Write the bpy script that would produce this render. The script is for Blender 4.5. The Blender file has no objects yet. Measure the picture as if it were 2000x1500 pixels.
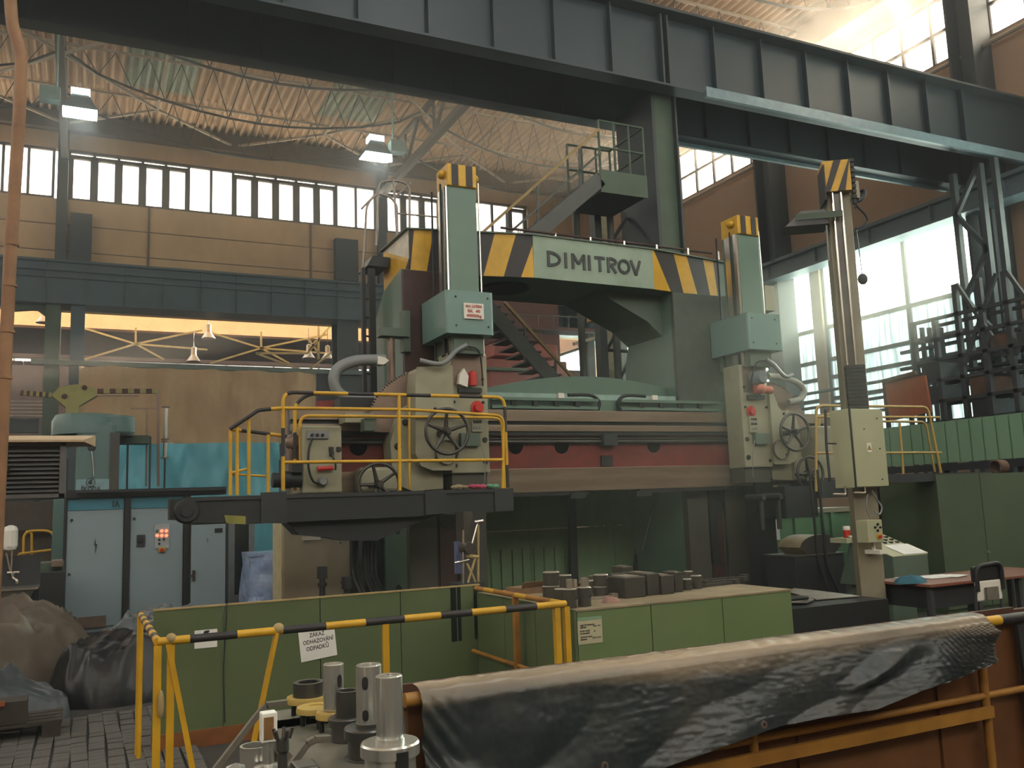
import bpy, bmesh, math, random
from mathutils import Vector, Matrix
random.seed(7)
S = bpy.context.scene
COL = S.collection
V = Vector
# ---------------- camera (two vanishing points of the hall give focal length, pitch and yaw)
F = 1735.0
ex = V((3614, 100, F)).normalized()
ey = V((-840, 265, F)); ey = (ey - ex * ey.dot(ex)).normalized()
ez = ex.cross(ey)
CZ = 1.7
cam = bpy.data.cameras.new('camera'); camo = bpy.data.objects.new('camera', cam); COL.objects.link(camo)
cam.sensor_width = 36; cam.lens = 36 * F / 2000; cam.clip_end = 300; cam.clip_start = 0.05
camo.matrix_world = Matrix(((ex.x, -ex.y, -ex.z, 0), (ey.x, -ey.y, -ey.z, 0), (ez.x, -ez.y, -ez.z, CZ), (0, 0, 0, 1)))
S.camera = camo


def P(u, v, X=None, Y=None, Z=None):
    """point of the scene seen at a photograph pixel, on the plane X=, Y= or Z="""
    c = V((u - 1000, v - 750, F)); d = V((ex.dot(c), ey.dot(c), ez.dot(c)))
    t = X / d.x if X is not None else (Y / d.y if Y is not None else (Z - CZ) / d.z)
    return V((0, 0, CZ)) + d * t


# ---------------- world, lights, exposure
W = bpy.data.worlds.new('sky'); S.world = W; W.use_nodes = True
bg = W.node_tree.nodes['Background']; bg.inputs[0].default_value = (1.0, 0.985, 0.965, 1); bg.inputs[1].default_value = 5.2
S.view_settings.view_transform = 'Standard'; S.view_settings.look = 'None'
S.view_settings.gamma = 1; S.view_settings.use_curve_mapping = False
S.view_settings.exposure = 0.08
S.cycles.max_bounces = 7; S.cycles.diffuse_bounces = 4; S.cycles.glossy_bounces = 3
S.cycles.transmission_bounces = 4; S.cycles.transparent_max_bounces = 12
S.cycles.sample_clamp_indirect = 6; S.cycles.caustics_reflective = False; S.cycles.caustics_refractive = False
HX0, HX1, HY0, HY1, HZ = -16.0, 20.3, -9.0, 33.8, 16.0   # the hall
sun = bpy.data.lights.new('sun', 'SUN'); suno = bpy.data.objects.new('sun', sun); COL.objects.link(suno)
sun.energy = 70.0; sun.angle = math.radians(2.0); sun.color = (1, .86, .68)
suno.rotation_euler = V((-.80, -.54, -.27)).to_track_quat('-Z', 'Y').to_euler()
suno.location = (40, 27, 14)
HAZE = .0075


def portal(cx, cy, cz, w, h, d):
    l = bpy.data.lights.new('window_daylight', 'AREA'); l.shape = 'RECTANGLE'; l.size = w; l.size_y = h
    l.cycles.is_portal = True
    o = bpy.data.objects.new('window_daylight', l); COL.objects.link(o); o.location = (cx, cy, cz)
    o.rotation_euler = V(d).to_track_quat('-Z', 'Z' if abs(d[2]) < .5 else 'Y').to_euler()


portal(6.7, HY1 + .5, 13.8, 22, 2.2, (0, -1, 0))
portal(HX1 + .5, 18, 13.8, 32, 2.2, (-1, 0, 0))
portal(HX1 + .5, 18, 5.8, 32, 6.4, (-1, 0, 0))
portal(HX0 - .5, 14, 12.2, 38, 5, (1, 0, 0))
portal(2, HY0 - .5, 11.5, 34, 6.2, (0, 1, 0))


# ---------------- materials
def hx(h):
    h = h.lstrip('#'); c = [int(h[i:i + 2], 16) / 255 for i in (0, 2, 4)]
    return tuple((x / 12.92 if x <= .04045 else ((x + .055) / 1.055) ** 2.4) for x in c)


MC = {}


def mt(n, col, r=.6, me=0., var=.18, sc=2.5, bump=0., d2=None, d2amt=.45, d2sc=1.2, stretch=None, spec=.4):
    """painted / bare surface with blotchy wear: fine noise in value, large noise towards the dirt colour d2"""
    if n in MC: return MC[n]
    m = bpy.data.materials.new(n); m.use_nodes = True; t = m.node_tree; N = t.nodes; L = t.links
    b = N['Principled BSDF']; c = hx(col) if isinstance(col, str) else col
    tc = N.new('ShaderNodeTexCoord'); mp = N.new('ShaderNodeMapping'); L.new(tc.outputs['Object'], mp.inputs[0])
    if stretch: mp.inputs['Scale'].default_value = stretch
    n1 = N.new('ShaderNodeTexNoise'); n1.inputs['Scale'].default_value = sc * 3; n1.inputs['Detail'].default_value = 4
    n2 = N.new('ShaderNodeTexNoise'); n2.inputs['Scale'].default_value = d2sc; n2.inputs['Detail'].default_value = 6; n2.inputs['Roughness'].default_value = .65
    for q in (n1, n2): L.new(mp.outputs[0], q.inputs['Vector'])
    r1 = N.new('ShaderNodeValToRGB'); L.new(n1.outputs[0], r1.inputs[0])
    r1.color_ramp.elements[0].position = .3; r1.color_ramp.elements[1].position = .7
    r1.color_ramp.elements[0].color = (*[x * (1 - var) for x in c], 1); r1.color_ramp.elements[1].color = (*[min(1, x * (1 + var)) for x in c], 1)
    mx = N.new('ShaderNodeMix'); mx.data_type = 'RGBA'
    r2 = N.new('ShaderNodeValToRGB'); L.new(n2.outputs[0], r2.inputs[0])
    r2.color_ramp.elements[0].position = .45; r2.color_ramp.elements[1].position = .75
    r2.color_ramp.elements[1].color = (d2amt, d2amt, d2amt, 1)
    L.new(r2.outputs[0], mx.inputs[0]); L.new(r1.outputs[0], mx.inputs[6])
    dc = hx(d2) if d2 else tuple(x * .55 for x in c)
    mx.inputs[7].default_value = (*dc, 1)
    L.new(mx.outputs[2], b.inputs['Base Color'])
    b.inputs['Roughness'].default_value = r; b.inputs['Metallic'].default_value = me
    b.inputs['Specular IOR Level'].default_value = spec
    if bump:
        bp = N.new('ShaderNodeBump'); bp.inputs['Strength'].default_value = bump; bp.inputs['Distance'].default_value = .02
        L.new(n1.outputs[0], bp.inputs['Height']); L.new(bp.outputs[0], b.inputs['Normal'])
    MC[n] = m; return m


def emi(n, col, st):
    if n in MC: return MC[n]
    m = bpy.data.materials.new(n); m.use_nodes = True; b = m.node_tree.nodes['Principled BSDF']
    b.inputs['Base Color'].default_value = (*hx(col), 1); b.inputs['Emission Color'].default_value = (*hx(col), 1)
    b.inputs['Emission Strength'].default_value = st; MC[n] = m; return m


def pane_mat(n, col, mixf, streak=0.):
    """dusty glazing: part clear, part scattering the daylight that falls on it"""
    m = bpy.data.materials.new(n); m.use_nodes = True; t = m.node_tree; N = t.nodes; L = t.links
    N.remove(N['Principled BSDF']); out = N['Material Output']
    a = N.new('ShaderNodeBsdfTransparent'); b = N.new('ShaderNodeBsdfTranslucent'); x = N.new('ShaderNodeMixShader')
    x.inputs[0].default_value = mixf
    a.inputs[0].default_value = (*hx(col), 1); b.inputs[0].default_value = (*hx(col), 1)
    if streak:
        tc = N.new('ShaderNodeTexCoord'); mp = N.new('ShaderNodeMapping'); mp.inputs['Scale'].default_value = (1, 6, .35)
        nz = N.new('ShaderNodeTexNoise'); nz.inputs['Scale'].default_value = 1.6; nz.inputs['Detail'].default_value = 5
        rp = N.new('ShaderNodeValToRGB'); rp.color_ramp.elements[0].position = .35; rp.color_ramp.elements[1].position = .6
        c = hx(col)
        rp.color_ramp.elements[0].color = (*[q * (1 - streak) for q in c], 1); rp.color_ramp.elements[1].color = (*c, 1)
        L.new(tc.outputs['Object'], mp.inputs[0]); L.new(mp.outputs[0], nz.inputs['Vector']); L.new(nz.outputs[0], rp.inputs[0])
        L.new(rp.outputs[0], a.inputs[0]); L.new(rp.outputs[0], b.inputs[0])
    L.new(a.outputs[0], x.inputs[1]); L.new(b.outputs[0], x.inputs[2]); L.new(x.outputs[0], out.inputs[0])
    MC[n] = m; return m


# ---------------- mesh builder
class MB:
    def __init__(s): s.v = []; s.f = []; s.m = []; s.sm = []

    def add(s, vs, fs, m=0, sm=False):
        k = len(s.v); s.v += [V(q) for q in vs]
        for f in fs: s.f.append([i + k for i in f]); s.m.append(m); s.sm.append(sm)
        return s

    def hexa(s, p, m=0):
        return s.add(p, [(0, 3, 2, 1), (4, 5, 6, 7), (0, 1, 5, 4), (1, 2, 6, 5), (2, 3, 7, 6), (3, 0, 4, 7)], m)

    def box(s, x0, x1, y0, y1, z0, z1, m=0):
        if x0 > x1: x0, x1 = x1, x0
        if y0 > y1: y0, y1 = y1, y0
        if z0 > z1: z0, z1 = z1, z0
        return s.hexa([(x0, y0, z0), (x1, y0, z0), (x1, y1, z0), (x0, y1, z0), (x0, y0, z1), (x1, y0, z1), (x1, y1, z1), (x0, y1, z1)], m)

    def prism(s, pts, ext, m=0, me=None):
        """planar polygon pts (3d) extruded by the vector ext; me = material of the side faces"""
        n = len(pts); pts = [V(p) for p in pts]; e = V(ext)
        nr = V((0, 0, 0))
        for i in range(n): nr += pts[i].cross(pts[(i + 1) % n])
        if nr.dot(e) > 0: pts = pts[::-1]
        vs = pts + [p + e for p in pts]
        s.add(vs, [tuple(range(n)), tuple(range(2 * n - 1, n - 1, -1))], m)
        return s.add(vs, [(i, i + n, (i + 1) % n + n, (i + 1) % n) for i in range(n)], m if me is None else me)

    def bar(s, p, q, w, h, m=0, up=(0, 0, 1)):
        p = V(p); q = V(q); d = (q - p).normalized(); u = V(up)
        if abs(d.dot(u)) > .98: u = V((1, 0, 0))
        r = d.cross(u).normalized() * w / 2; u2 = r.cross(d).normalized() * h / 2
        return s.hexa([p - r - u2, p + r - u2, q + r - u2, q - r - u2, p - r + u2, p + r + u2, q + r + u2, q - r + u2], m)

    def tube(s, p, q, r, n=8, m=0, r2=None, caps=True):
        return s.path([p, q], r, n, m, radii=None if r2 is None else [r, r2], caps=caps)

    def path(s, pts, r, n=8, m=0, closed=False, radii=None, caps=True, mats=None):
        pts = [V(p) for p in pts]; k = len(pts); rings = []
        d0 = (pts[1] - pts[0]).normalized(); u = V((0, 0, 1)) if abs(d0.z) < .9 else V((1, 0, 0))
        r0 = d0.cross(u).normalized()
        for i, p in enumerate(pts):
            a = pts[(i - 1) % k] if (closed or i) else p; b = pts[(i + 1) % k] if (closed or i < k - 1) else p
            d = (b - a).normalized(); r0 = (r0 - d * r0.dot(d)).normalized(); w = d.cross(r0)
            rr = radii[i] if radii else r
            sc = 1.0
            if 0 < i < k - 1:
                c = (pts[i] - pts[i - 1]).normalized().dot(d); sc = 1 / max(.6, c)
            rings.append([p + (r0 * math.cos(2 * math.pi * j / n) + w * math.sin(2 * math.pi * j / n)) * rr * sc for j in range(n)])
        base = len(s.v)
        for g in rings: s.v += g
        for i in range(k if closed else k - 1):
            i2 = (i + 1) % k
            for j in range(n):
                j2 = (j + 1) % n
                s.f.append([base + i * n + j, base + i * n + j2, base + i2 * n + j2, base + i2 * n + j]); s.m.append(mats[i] if mats else m); s.sm.append(n > 5)
        if not closed and caps:
            s.add(rings[0], [list(range(n - 1, -1, -1))], mats[0] if mats else m); s.add(rings[-1], [list(range(n))], mats[-1] if mats else m)
        return s

    def lathe(s, c, prof, n=24, m=0, ax=(0, 0, 1), mats=None, sm=True):
        c = V(c); a = V(ax).normalized(); u = a.orthogonal().normalized(); w = a.cross(u); base = len(s.v); k = len(prof)
        pf2 = [prof[0]]; m2 = []
        for i in range(1, k):          # rings are doubled at sharp corners so that they shade crisply
            pf2.append(prof[i]); m2.append(mats[i - 1] if mats else m)
            if i < k - 1:
                p, q, e = V((*prof[i - 1], 0)), V((*prof[i], 0)), V((*prof[i + 1], 0))
                if (q - p).length > 1e-7 and (e - q).length > 1e-7 and (q - p).angle(e - q) > .55: pf2.append(prof[i]); m2.append(None)
        for r, z in pf2:
            for j in range(n):
                t = 2 * math.pi * j / n; s.v.append(c + a * z + (u * math.cos(t) + w * math.sin(t)) * r)
        for i in range(len(pf2) - 1):
            if m2[i] is None: continue
            for j in range(n):
                j2 = (j + 1) % n
                s.f.append([base + i * n + j, base + i * n + j2, base + (i + 1) * n + j2, base + (i + 1) * n + j]); s.m.append(m2[i]); s.sm.append(sm)
        return s

    def cyl(s, c, r, h, n=20, m=0, ax=(0, 0, 1)):
        return s.tube(V(c), V(c) + V(ax).normalized() * h, r, n, m)

    def ball(s, c, r, m=0, sz=(1, 1, 1), n=10):
        c = V(c); prof = [(math.sin(math.pi * i / n), -math.cos(math.pi * i / n)) for i in range(n + 1)]
        base = len(s.v); s.lathe((0, 0, 0), prof, n * 2, m)
        for i in range(base, len(s.v)): q = s.v[i]; s.v[i] = c + V((q.x * r * sz[0], q.y * r * sz[1], q.z * r * sz[2]))
        return s

    def build(s, name, mats, parent=None, loc=None, label=None, bevel=0, sub=0, **tg):
        off = V((0, 0, 0)); p = parent
        while p is not None: off += p.location; p = p.parent
        if parent is None:
            if loc is None:
                xs = [q.x for q in s.v]; ys = [q.y for q in s.v]; zs = [q.z for q in s.v]
                loc = V(((min(xs) + max(xs)) / 2, (min(ys) + max(ys)) / 2, min(zs)))
            off = V(loc)
        me = bpy.data.meshes.new(name); me.from_pydata([q - off for q in s.v], [], s.f)
        if not isinstance(mats, (list, tuple)): mats = [mats]
        for m in mats: me.materials.append(m)
        me.polygons.foreach_set('material_index', s.m); me.polygons.foreach_set('use_smooth', s.sm)
        me.update()
        o = bpy.data.objects.new(name, me); COL.objects.link(o)
        if parent is None: o.location = off
        else: o.parent = parent
        if bevel:
            b = o.modifiers.new('b', 'BEVEL'); b.width = bevel; b.segments = 2; b.limit_method = 'ANGLE'; b.angle_limit = .6; b.use_clamp_overlap = True
        if sub:
            b = o.modifiers.new('s', 'SUBSURF'); b.levels = b.render_levels = sub
        tag(o, label, **tg)
        return o


def tag(o, label=None, cat=None, group=None, kind=None):
    if label: o['label'] = label
    if cat: o['category'] = cat
    if group: o['group'] = group
    if kind: o['kind'] = kind
    return o


def E(name, loc, label=None, cat=None, group=None, kind=None):
    o = bpy.data.objects.new(name, None); COL.objects.link(o); o.location = loc; o.empty_display_size = .2
    return tag(o, label, cat, group, kind)


def dup(root, loc, rz=None, label=None, parent=None):
    def cp(o, pa):
        c = o.copy(); COL.objects.link(c); c.parent = pa
        for ch in [x for x in KIDS.get(o.name, [])]: cp(ch, c)
        return c
    global KIDS
    KIDS = {}
    stack = [root]
    while stack:
        q = stack.pop(); KIDS[q.name] = list(q.children); stack += KIDS[q.name]
    r = cp(root, parent); r.location = loc
    if rz is not None: r.rotation_euler = (0, 0, rz)
    if label: r['label'] = label
    return r


def inst(src, name, loc, parent, rot=None, scale=None):
    """another object sharing src's mesh"""
    o = bpy.data.objects.new(name, src.data); COL.objects.link(o); o.parent = parent; o.location = loc
    if rot: o.rotation_euler = rot
    if scale: o.scale = scale
    return o


def text(s, size, mat, parent, loc, rot, name='lettering', ext=.002, bold=0., align='CENTER', sx=1., top=None, sp=1., **tg):
    cu = bpy.data.curves.new('t', 'FONT'); cu.body = s; cu.size = size; cu.align_x = align; cu.align_y = 'CENTER'; cu.extrude = ext; cu.offset = bold; cu.space_character = sp
    cu.resolution_u = 2
    to = bpy.data.objects.new('t', cu); COL.objects.link(to)
    dg = bpy.context.evaluated_depsgraph_get(); me = bpy.data.meshes.new_from_object(to.evaluated_get(dg))
    bpy.data.objects.remove(to); bpy.data.curves.remove(cu)
    me.materials.clear(); me.materials.append(mat); me.name = name
    R = Matrix.Rotation(0, 4, 'X') if rot is None else rot.to_4x4()
    off = V((0, 0, 0)); p = parent
    while p is not None: off += p.location; p = p.parent
    me.transform(Matrix.Translation(V(loc) - off) @ R @ Matrix.Scale(sx, 4, (1, 0, 0)))
    o = bpy.data.objects.new(name, me); COL.objects.link(o); o.parent = parent
    return tag(o, **tg)


def facing(nrm, right=None):
    """rotation whose z is the outward normal and x the reading direction"""
    z = V(nrm).normalized(); x = V(right).normalized() if right else V((0, 0, 1)).cross(z).normalized(); y = z.cross(x).normalized(); x = y.cross(z)
    return Matrix(((x.x, y.x, z.x), (x.y, y.y, z.y), (x.z, y.z, z.z)))


RF = facing((0, -1, 0))      # lettering on a face that looks at -Y


def bez(pts, k=8):
    """Catmull-Rom through the points"""
    pts = [V(p) for p in pts]; q = [pts[0]] + pts + [pts[-1]]; out = []
    for i in range(1, len(q) - 2):
        for j in range(k):
            t = j / k; a, b, c, d = q[i - 1:i + 3]
            out.append(.5 * ((2 * b) + (c - a) * t + (2 * a - 5 * b + 4 * c - d) * t * t + (3 * b - a - 3 * c + d) * t ** 3))
    return out + [pts[-1]]


def rounded(pts, r=.08, k=4):
    """polyline with its corners rounded"""
    pts = [V(p) for p in pts]; o = [pts[0]]
    for i in range(1, len(pts) - 1):
        a = (pts[i - 1] - pts[i]); b = (pts[i + 1] - pts[i]); rr = min(r, a.length * .45, b.length * .45)
        a = pts[i] + a.normalized() * rr; b = pts[i] + b.normalized() * rr
        for j in range(k + 1):
            t = j / k; o.append(a * (1 - t) ** 2 + pts[i] * 2 * t * (1 - t) + b * t * t)
    return o + [pts[-1]]
# ================= THE HALL
m_floor = mt('concrete_floor', '#403e3a', .75, var=.25, sc=1.5, bump=.3, d2='#262422', d2amt=.8)
m_wall = mt('wall_render', '#b99c77', .9, var=.07, sc=1.2, bump=.1, d2='#7d6650', d2amt=.5, d2sc=.35, stretch=(1, 1, .5))
m_rwall = mt('wall_brown', '#a88d74', .9, var=.06, sc=1.2, d2='#a08468', d2amt=.5, d2sc=.3)
m_sheet = mt('roof_sheet', '#cdb191', .7, var=.10, sc=.8, d2='#6d5a48', d2amt=.7, d2sc=.6)
m_sheetg = mt('roof_sheet_pale', '#9fb0a0', .7, var=.1, d2='#7d7a68', d2amt=.5)
m_roofsteel = mt('roof_steel', '#9c907c', .6, var=.15)
m_dsteel = mt('dark_blue_steel', '#32393a', .55, var=.12, sc=1, d2='#23292b', d2amt=.5, d2sc=.8)
m_girder = mt('girder_paint', '#2c383d', .45, var=.12, sc=.7, d2='#2a363c', d2amt=.6, d2sc=.6)
m_blue = mt('blue_girder', '#3d5056', .5, var=.12, sc=.8, d2='#2b3f4c', d2amt=.6, d2sc=.5)
m_rust = mt('rust_patch', '#7c4a38', .8, var=.2)
m_gcol = mt('green_column', '#435344', .6, var=.15, sc=1, d2='#33402f', d2amt=.5)
m_pane = pane_mat('window_glass', '#f6f4ee', .5)
m_pane3 = pane_mat('dusty_blue_glazing', '#8f9c9f', .75, streak=.45)
m_pane2 = pane_mat('corrugated_glazing', '#e6f4f4', .75, streak=.4)
m_frame = mt('window_frame', '#4c4a46', .6, var=.1)
M = MB


def ST(mb, name, mats, parent=None, **k):
    if parent is None: k['kind'] = 'structure'
    return mb.build(name, mats, parent, **k)


fl = ST(M().box(HX0 - 1, HX1 + 1, HY0 - 1, 62, -.3, 0), 'floor', m_floor, loc=(0, 0, 0))
# end-grain wood blocks of the paved aisle at the lower left
m_blk = mt('wood_block', '#575551', .8, var=.3, sc=3, bump=.4, d2='#3c3a36', d2amt=.6, d2sc=4)
bk = None
for j in range(13):
    for i in range(22):
        x = -.75 + .120 * j + .006 * math.sin(i * .35 + j * 2.1); y = 6.35 + .112 * i + .045 * (j % 3)
        hh = random.uniform(.008, .018)
        if bk is None:
            bk = M().box(0, .108, 0, .109, .0, .02).build('wood_block', m_blk, fl)
            bk.location = (x, y, 0)
        else:
            inst(bk, 'wood_block', (x, y + random.uniform(-.003, .003), hh - .012), fl, rot=(random.uniform(-.012, .012), random.uniform(-.012, .012), random.uniform(-.012, .012)))
# roof: corrugated sheets on a deck
ce = ST(M().box(HX0 - .5, HX1 + .5, HY0 - .5, HY1 + .6, HZ + .2, HZ + .4), 'ceiling', m_sheet, loc=(0, 0, HZ))


def sheet_mesh(name, mat, L=3.06, w=1.08, per=4):
    mb = M(); vs = []; n = per * 6
    for j in range(2):
        for i in range(n + 1):
            t = (i / n * per) % 1
            z = .13 * min(1, max(0, (abs(t - .5) * 4 - .55) * 1.6))
            vs.append((i / n * w, j * L, z))
    fs = [(i, i + n + 1, i + n + 2, i + 1) for i in range(n)]
    vs2 = [(x, y, z + .01) for x, y, z in vs]
    mb.add(vs, fs); mb.add(vs2, [f[::-1] for f in fs])
    return mb


sh = None; shg = None
pale = {(7, 10), (8, 10), (9, 9), (13, 10), (14, 10), (12, 9), (16, 8), (17, 8)}
for iy in range(4, 12):
    for ix in range(25):
        x = -6.6 + 1.076 * ix; y = HY1 - 3 * (12 - iy); z = HZ - .0 + (.012 if ix % 2 else 0) - (.015 if iy % 2 else 0)
        g = (ix, iy) in pale
        if g and shg is None:
            shg = sheet_mesh('p', m_sheetg).build('roof_sheet', m_sheetg, ce, label='pale green roof sheet'); shg.location = V((x, y, z - HZ)); shg.data.transform(Matrix.Translation((0, 0, HZ))); continue
        if not g and sh is None:
            sh = sheet_mesh('p', m_sheet).build('roof_sheet', m_sheet, ce); sh.location = V((x, y, z - HZ)); sh.data.transform(Matrix.Translation((0, 0, HZ))); continue
        o = inst(shg if g else sh, 'roof_sheet', (x, y, z - HZ), ce)
        if g: o['label'] = 'pale green roof sheet'
# far wall above the blue crane girder, with its window band
WB, WT = 12.9, 14.75
wf = M()
wf.box(HX0, HX1 + .5, HY1, HY1 + .35, 8.9, WB).box(HX0, HX1 + .5, HY1, HY1 + .35, WT, HZ + .2)
wf.box(HX0, -4.3, HY1, HY1 + .35, WB, WT).box(17.5, HX1 + .5, HY1, HY1 + .35, WB, WT)
wfo = ST(wf, 'wall_back', m_wall)
# shallow pilasters and seams of the wall slabs
for i, x in enumerate((-.9, 10.7)):
    ST(M().box(x - .17, x + .17, HY1 - .3, HY1, 8.9, HZ - .1), 'trim_%d' % (i + 1), m_dsteel)
for z in (10.1, 11.0, 11.95):
    wfo_s = M().box(HX0, HX1, HY1 - .03, HY1, z, z + .03).build('slab_joint', mt('joint', '#6b5846', .9), wfo)
for x in (1.9, 7.8, 13.6):
    M().box(x, x + .07, HY1 - .05, HY1, 8.9, WB).build('slab_joint', MC['joint'], wfo)
nwin = 0


def window_band(a0, a1, z0, z1, pw, axis, pos, transom=False, mat=m_pane, bars=(), fw=.09, th=.12, split=-1):
    """one window: mullioned frame and one object per pane. axis 'x': runs along X at Y=pos; 'y': along Y at X=pos"""
    global nwin
    nwin += 1
    n = max(1, round((a1 - a0) / pw)); pw = (a1 - a0) / n
    def bx(mb, a, b, z, w, t=th, o=0.):
        return mb.box(a, b, pos - t / 2 + o, pos + t / 2 + o, z, w) if axis == 'x' else mb.box(pos - t / 2 + o, pos + t / 2 + o, a, b, z, w)
    loc = ((a0 + a1) / 2, pos, z0) if axis == 'x' else (pos, (a0 + a1) / 2, z0)
    root = E('window_%d' % nwin, loc, kind='structure')
    fr = M(); bx(fr, a0, a1, z0, z0 + fw); bx(fr, a0, a1, z1 - fw, z1)
    for i in range(n + 1): bx(fr, a0 + i * pw - fw / 2, a0 + i * pw + fw / 2, z0, z1)
    for b in bars: bx(fr, a0, a1, b - fw / 2, b + fw / 2)
    tr = [i for i in range(n) if transom and (i % 7) in (0, 1, 2, 3, 4)]
    for i in tr:
        bx(fr, a0 + i * pw, a0 + (i + 1) * pw, z1 - .30, z1 - .17, th * 1.3)
        bx(fr, a0 + i * pw, a0 + i * pw + .13, z0, z1 - .2, th * 1.3); bx(fr, a0 + (i + 1) * pw - .13, a0 + (i + 1) * pw, z0, z1 - .2, th * 1.3)
    fr.build('window_frame', m_frame, root)
    zs = sorted([z0 + fw] + list(bars) + [z1 - fw])
    for i in range(n):
        for za, zb in zip(zs[:-1], zs[1:]):
            p = M(); bx(p, a0 + i * pw + fw / 2, a0 + (i + 1) * pw - fw / 2, za, zb, .012); p.build('pane', mat if za > split else m_pane3, root)
    return root


window_band(-4.3, -1.2, WB, WT, .8, 'x', HY1 + .1)
window_band(-.7, 10.5, WB, WT, .78, 'x', HY1 + .1, True)
window_band(10.9, 17.4, WB, WT, .8, 'x', HY1 + .1, True)
# right wall: solid bands, columns, two glazed bands
wr = M()
wr.box(HX1, HX1 + .35, HY0, 46, WT, HZ + .2).box(HX1, HX1 + .35, HY0, 46, 8.7, WB).box(HX1, HX1 + .35, HY0, 46, 0, 2.6)
cols = [(-9, 2), (13.6, 14.3), (21.0, 21.6), (27.6, 34.2)]
for a, b in cols: wr.box(HX1, HX1 + .35, a, b, WB, WT)
lcols = [(-9, 2), (12.6, 13.8), (19.9, 20.3), (26.5, 26.9), (33.3, 33.9), (40, 46)]
for a, b in lcols: wr.box(HX1, HX1 + .35, a, b, 2.6, 8.7)
ST(wr, 'wall_right', m_rwall)
for (a, b) in zip(cols[:-1], cols[1:]): window_band(a[1], b[0], WB, WT, 1.0, 'y', HX1 + .15, bars=(13.8,), fw=.08)
for (a, b) in zip(lcols[:-1], lcols[1:]): window_band(a[1], b[0], 2.6, 8.7, 3.3, 'y', HX1 + .15, bars=(6.7, 5.7, 5.15, 4.5), mat=m_pane2, fw=.11, split=6.0)
for i, y in enumerate((13.9, 21.3, 27.8)):
    ST(M().box(HX1 - .45, HX1, y - .18, y + .18, 0, HZ).box(HX1 - .7, HX1, y - .35, y - .28, 0, HZ).box(HX1 - .7, HX1, y + .28, y + .35, 0, HZ), 'trim_%d' % (i + 10), m_dsteel)
# the side behind the camera and the left end close the hall
wl = M().box(HX0 - .35, HX0, HY0, 46, 0, 10).box(HX0 - .35, HX0, HY0, 46, 14.5, HZ + .2)
ST(wl, 'wall_left', m_wall)
window_band(HY0, 33, 10, 14.5, 6, 'y', HX0 - .15, fw=.1)
wn = M().box(HX0, HX1, HY0 - .35, HY0, 0, 8.6).box(HX0, HX1, HY0 - .35, HY0, 14.5, HZ + .2)
ST(wn, 'wall_front', m_wall)
window_band(HX0, HX1, 8.6, 14.5, 6, 'x', HY0 - .15, fw=.1)
# pipes / rails running along the right wall
for i, z in enumerate((9.0, 12.6)):
    ST(M().tube((HX1 - .3, 10, z), (HX1 - .3, 33, z), .07, 6).build, 'x', None) if False else M().tube((HX1 - .3, 10, z), (HX1 - .3, 33, z), .06, 6).build('conduit_pipe', m_roofsteel, None, kind='structure')
mb = M().box(HX1 - .9, HX1 - .6, 12, 33, 8.4, 8.9).box(HX1 - 1.05, HX1 - .45, 12, 33, 8.85, 8.95).box(HX1 - 1.05, HX1 - .45, 12, 33, 8.35, 8.42)
for y in range(13, 33, 2): mb.box(HX1 - 1.0, HX1 - .5, y, y + .04, 8.4, 8.85)
mb.build('runway_girder', mt('pale_girder', '#5f7074', .5), None, kind='structure')
mb = M()
for k, z in enumerate((3.9, 4.25, 4.7)): mb.tube((HX1 - .35, 6, z), (HX1 - .35, 33, z), .05, 6)
mb.build('wall_pipes', m_dsteel, None, kind='structure')

# roof steel: lattice purlins (along X), main trusses (along Y), bracing
YP = [31.3, 28.3, 25.3, 22.3, 19.3, 16.3]
for iy, y in enumerate(YP):
    for (xa, xb) in ((-12.4, -.85), (-.85, 10.66), (10.66, 20.2)):
        r = E('lattice_purlin', ((xa + xb) / 2, y, HZ - .2), kind='structure')
        M().bar((xa, y, HZ - .06), (xb, y, HZ - .06), .07, .07).build('top_chord', m_roofsteel, r)
        n = 12; pts = [V((xa + (xb - xa) * i / n, y, HZ - .45 - 1.25 * math.sin(math.pi * i / n) ** .8 if 0 < i < n else HZ - .25)) for i in range(n + 1)]
        M().path(pts, .04, 5).build('bottom_chord', m_dsteel, r)
        w = M()
        for i in range(n):
            top = V(((pts[i].x + pts[i + 1].x) / 2, y, HZ - .08))
            if 0 < i: w.tube(pts[i], top, .014, 4, caps=False)
            if i + 1 < n: w.tube(pts[i + 1], top, .014, 4, caps=False)
        w.build('lattice_web', m_dsteel, r)
for x in (-.85, 10.66):
    r = E('roof_truss', (x, 23, 14), kind='structure')
    M().bar((x, 33.6, 14.35), (x, 10, 14.35), .22, .26).build('bottom_chord', m_dsteel, r)
    M().bar((x, 33.6, 15.75), (x, 10, 15.75), .16, .16).build('top_chord', m_dsteel, r)
    w = M()
    for i in range(8):
        y0 = 33.4 - 3 * i
        w.bar((x, y0, 14.4), (x, y0 - 1.5, 15.75), .1, .1).bar((x, y0 - 1.5, 15.75), (x, y0 - 3, 14.4), .1, .1).bar((x, y0 - 3, 14.4), (x, y0 - 3, 15.75), .08, .08)
    w.build('truss_web', m_dsteel, r)
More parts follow.
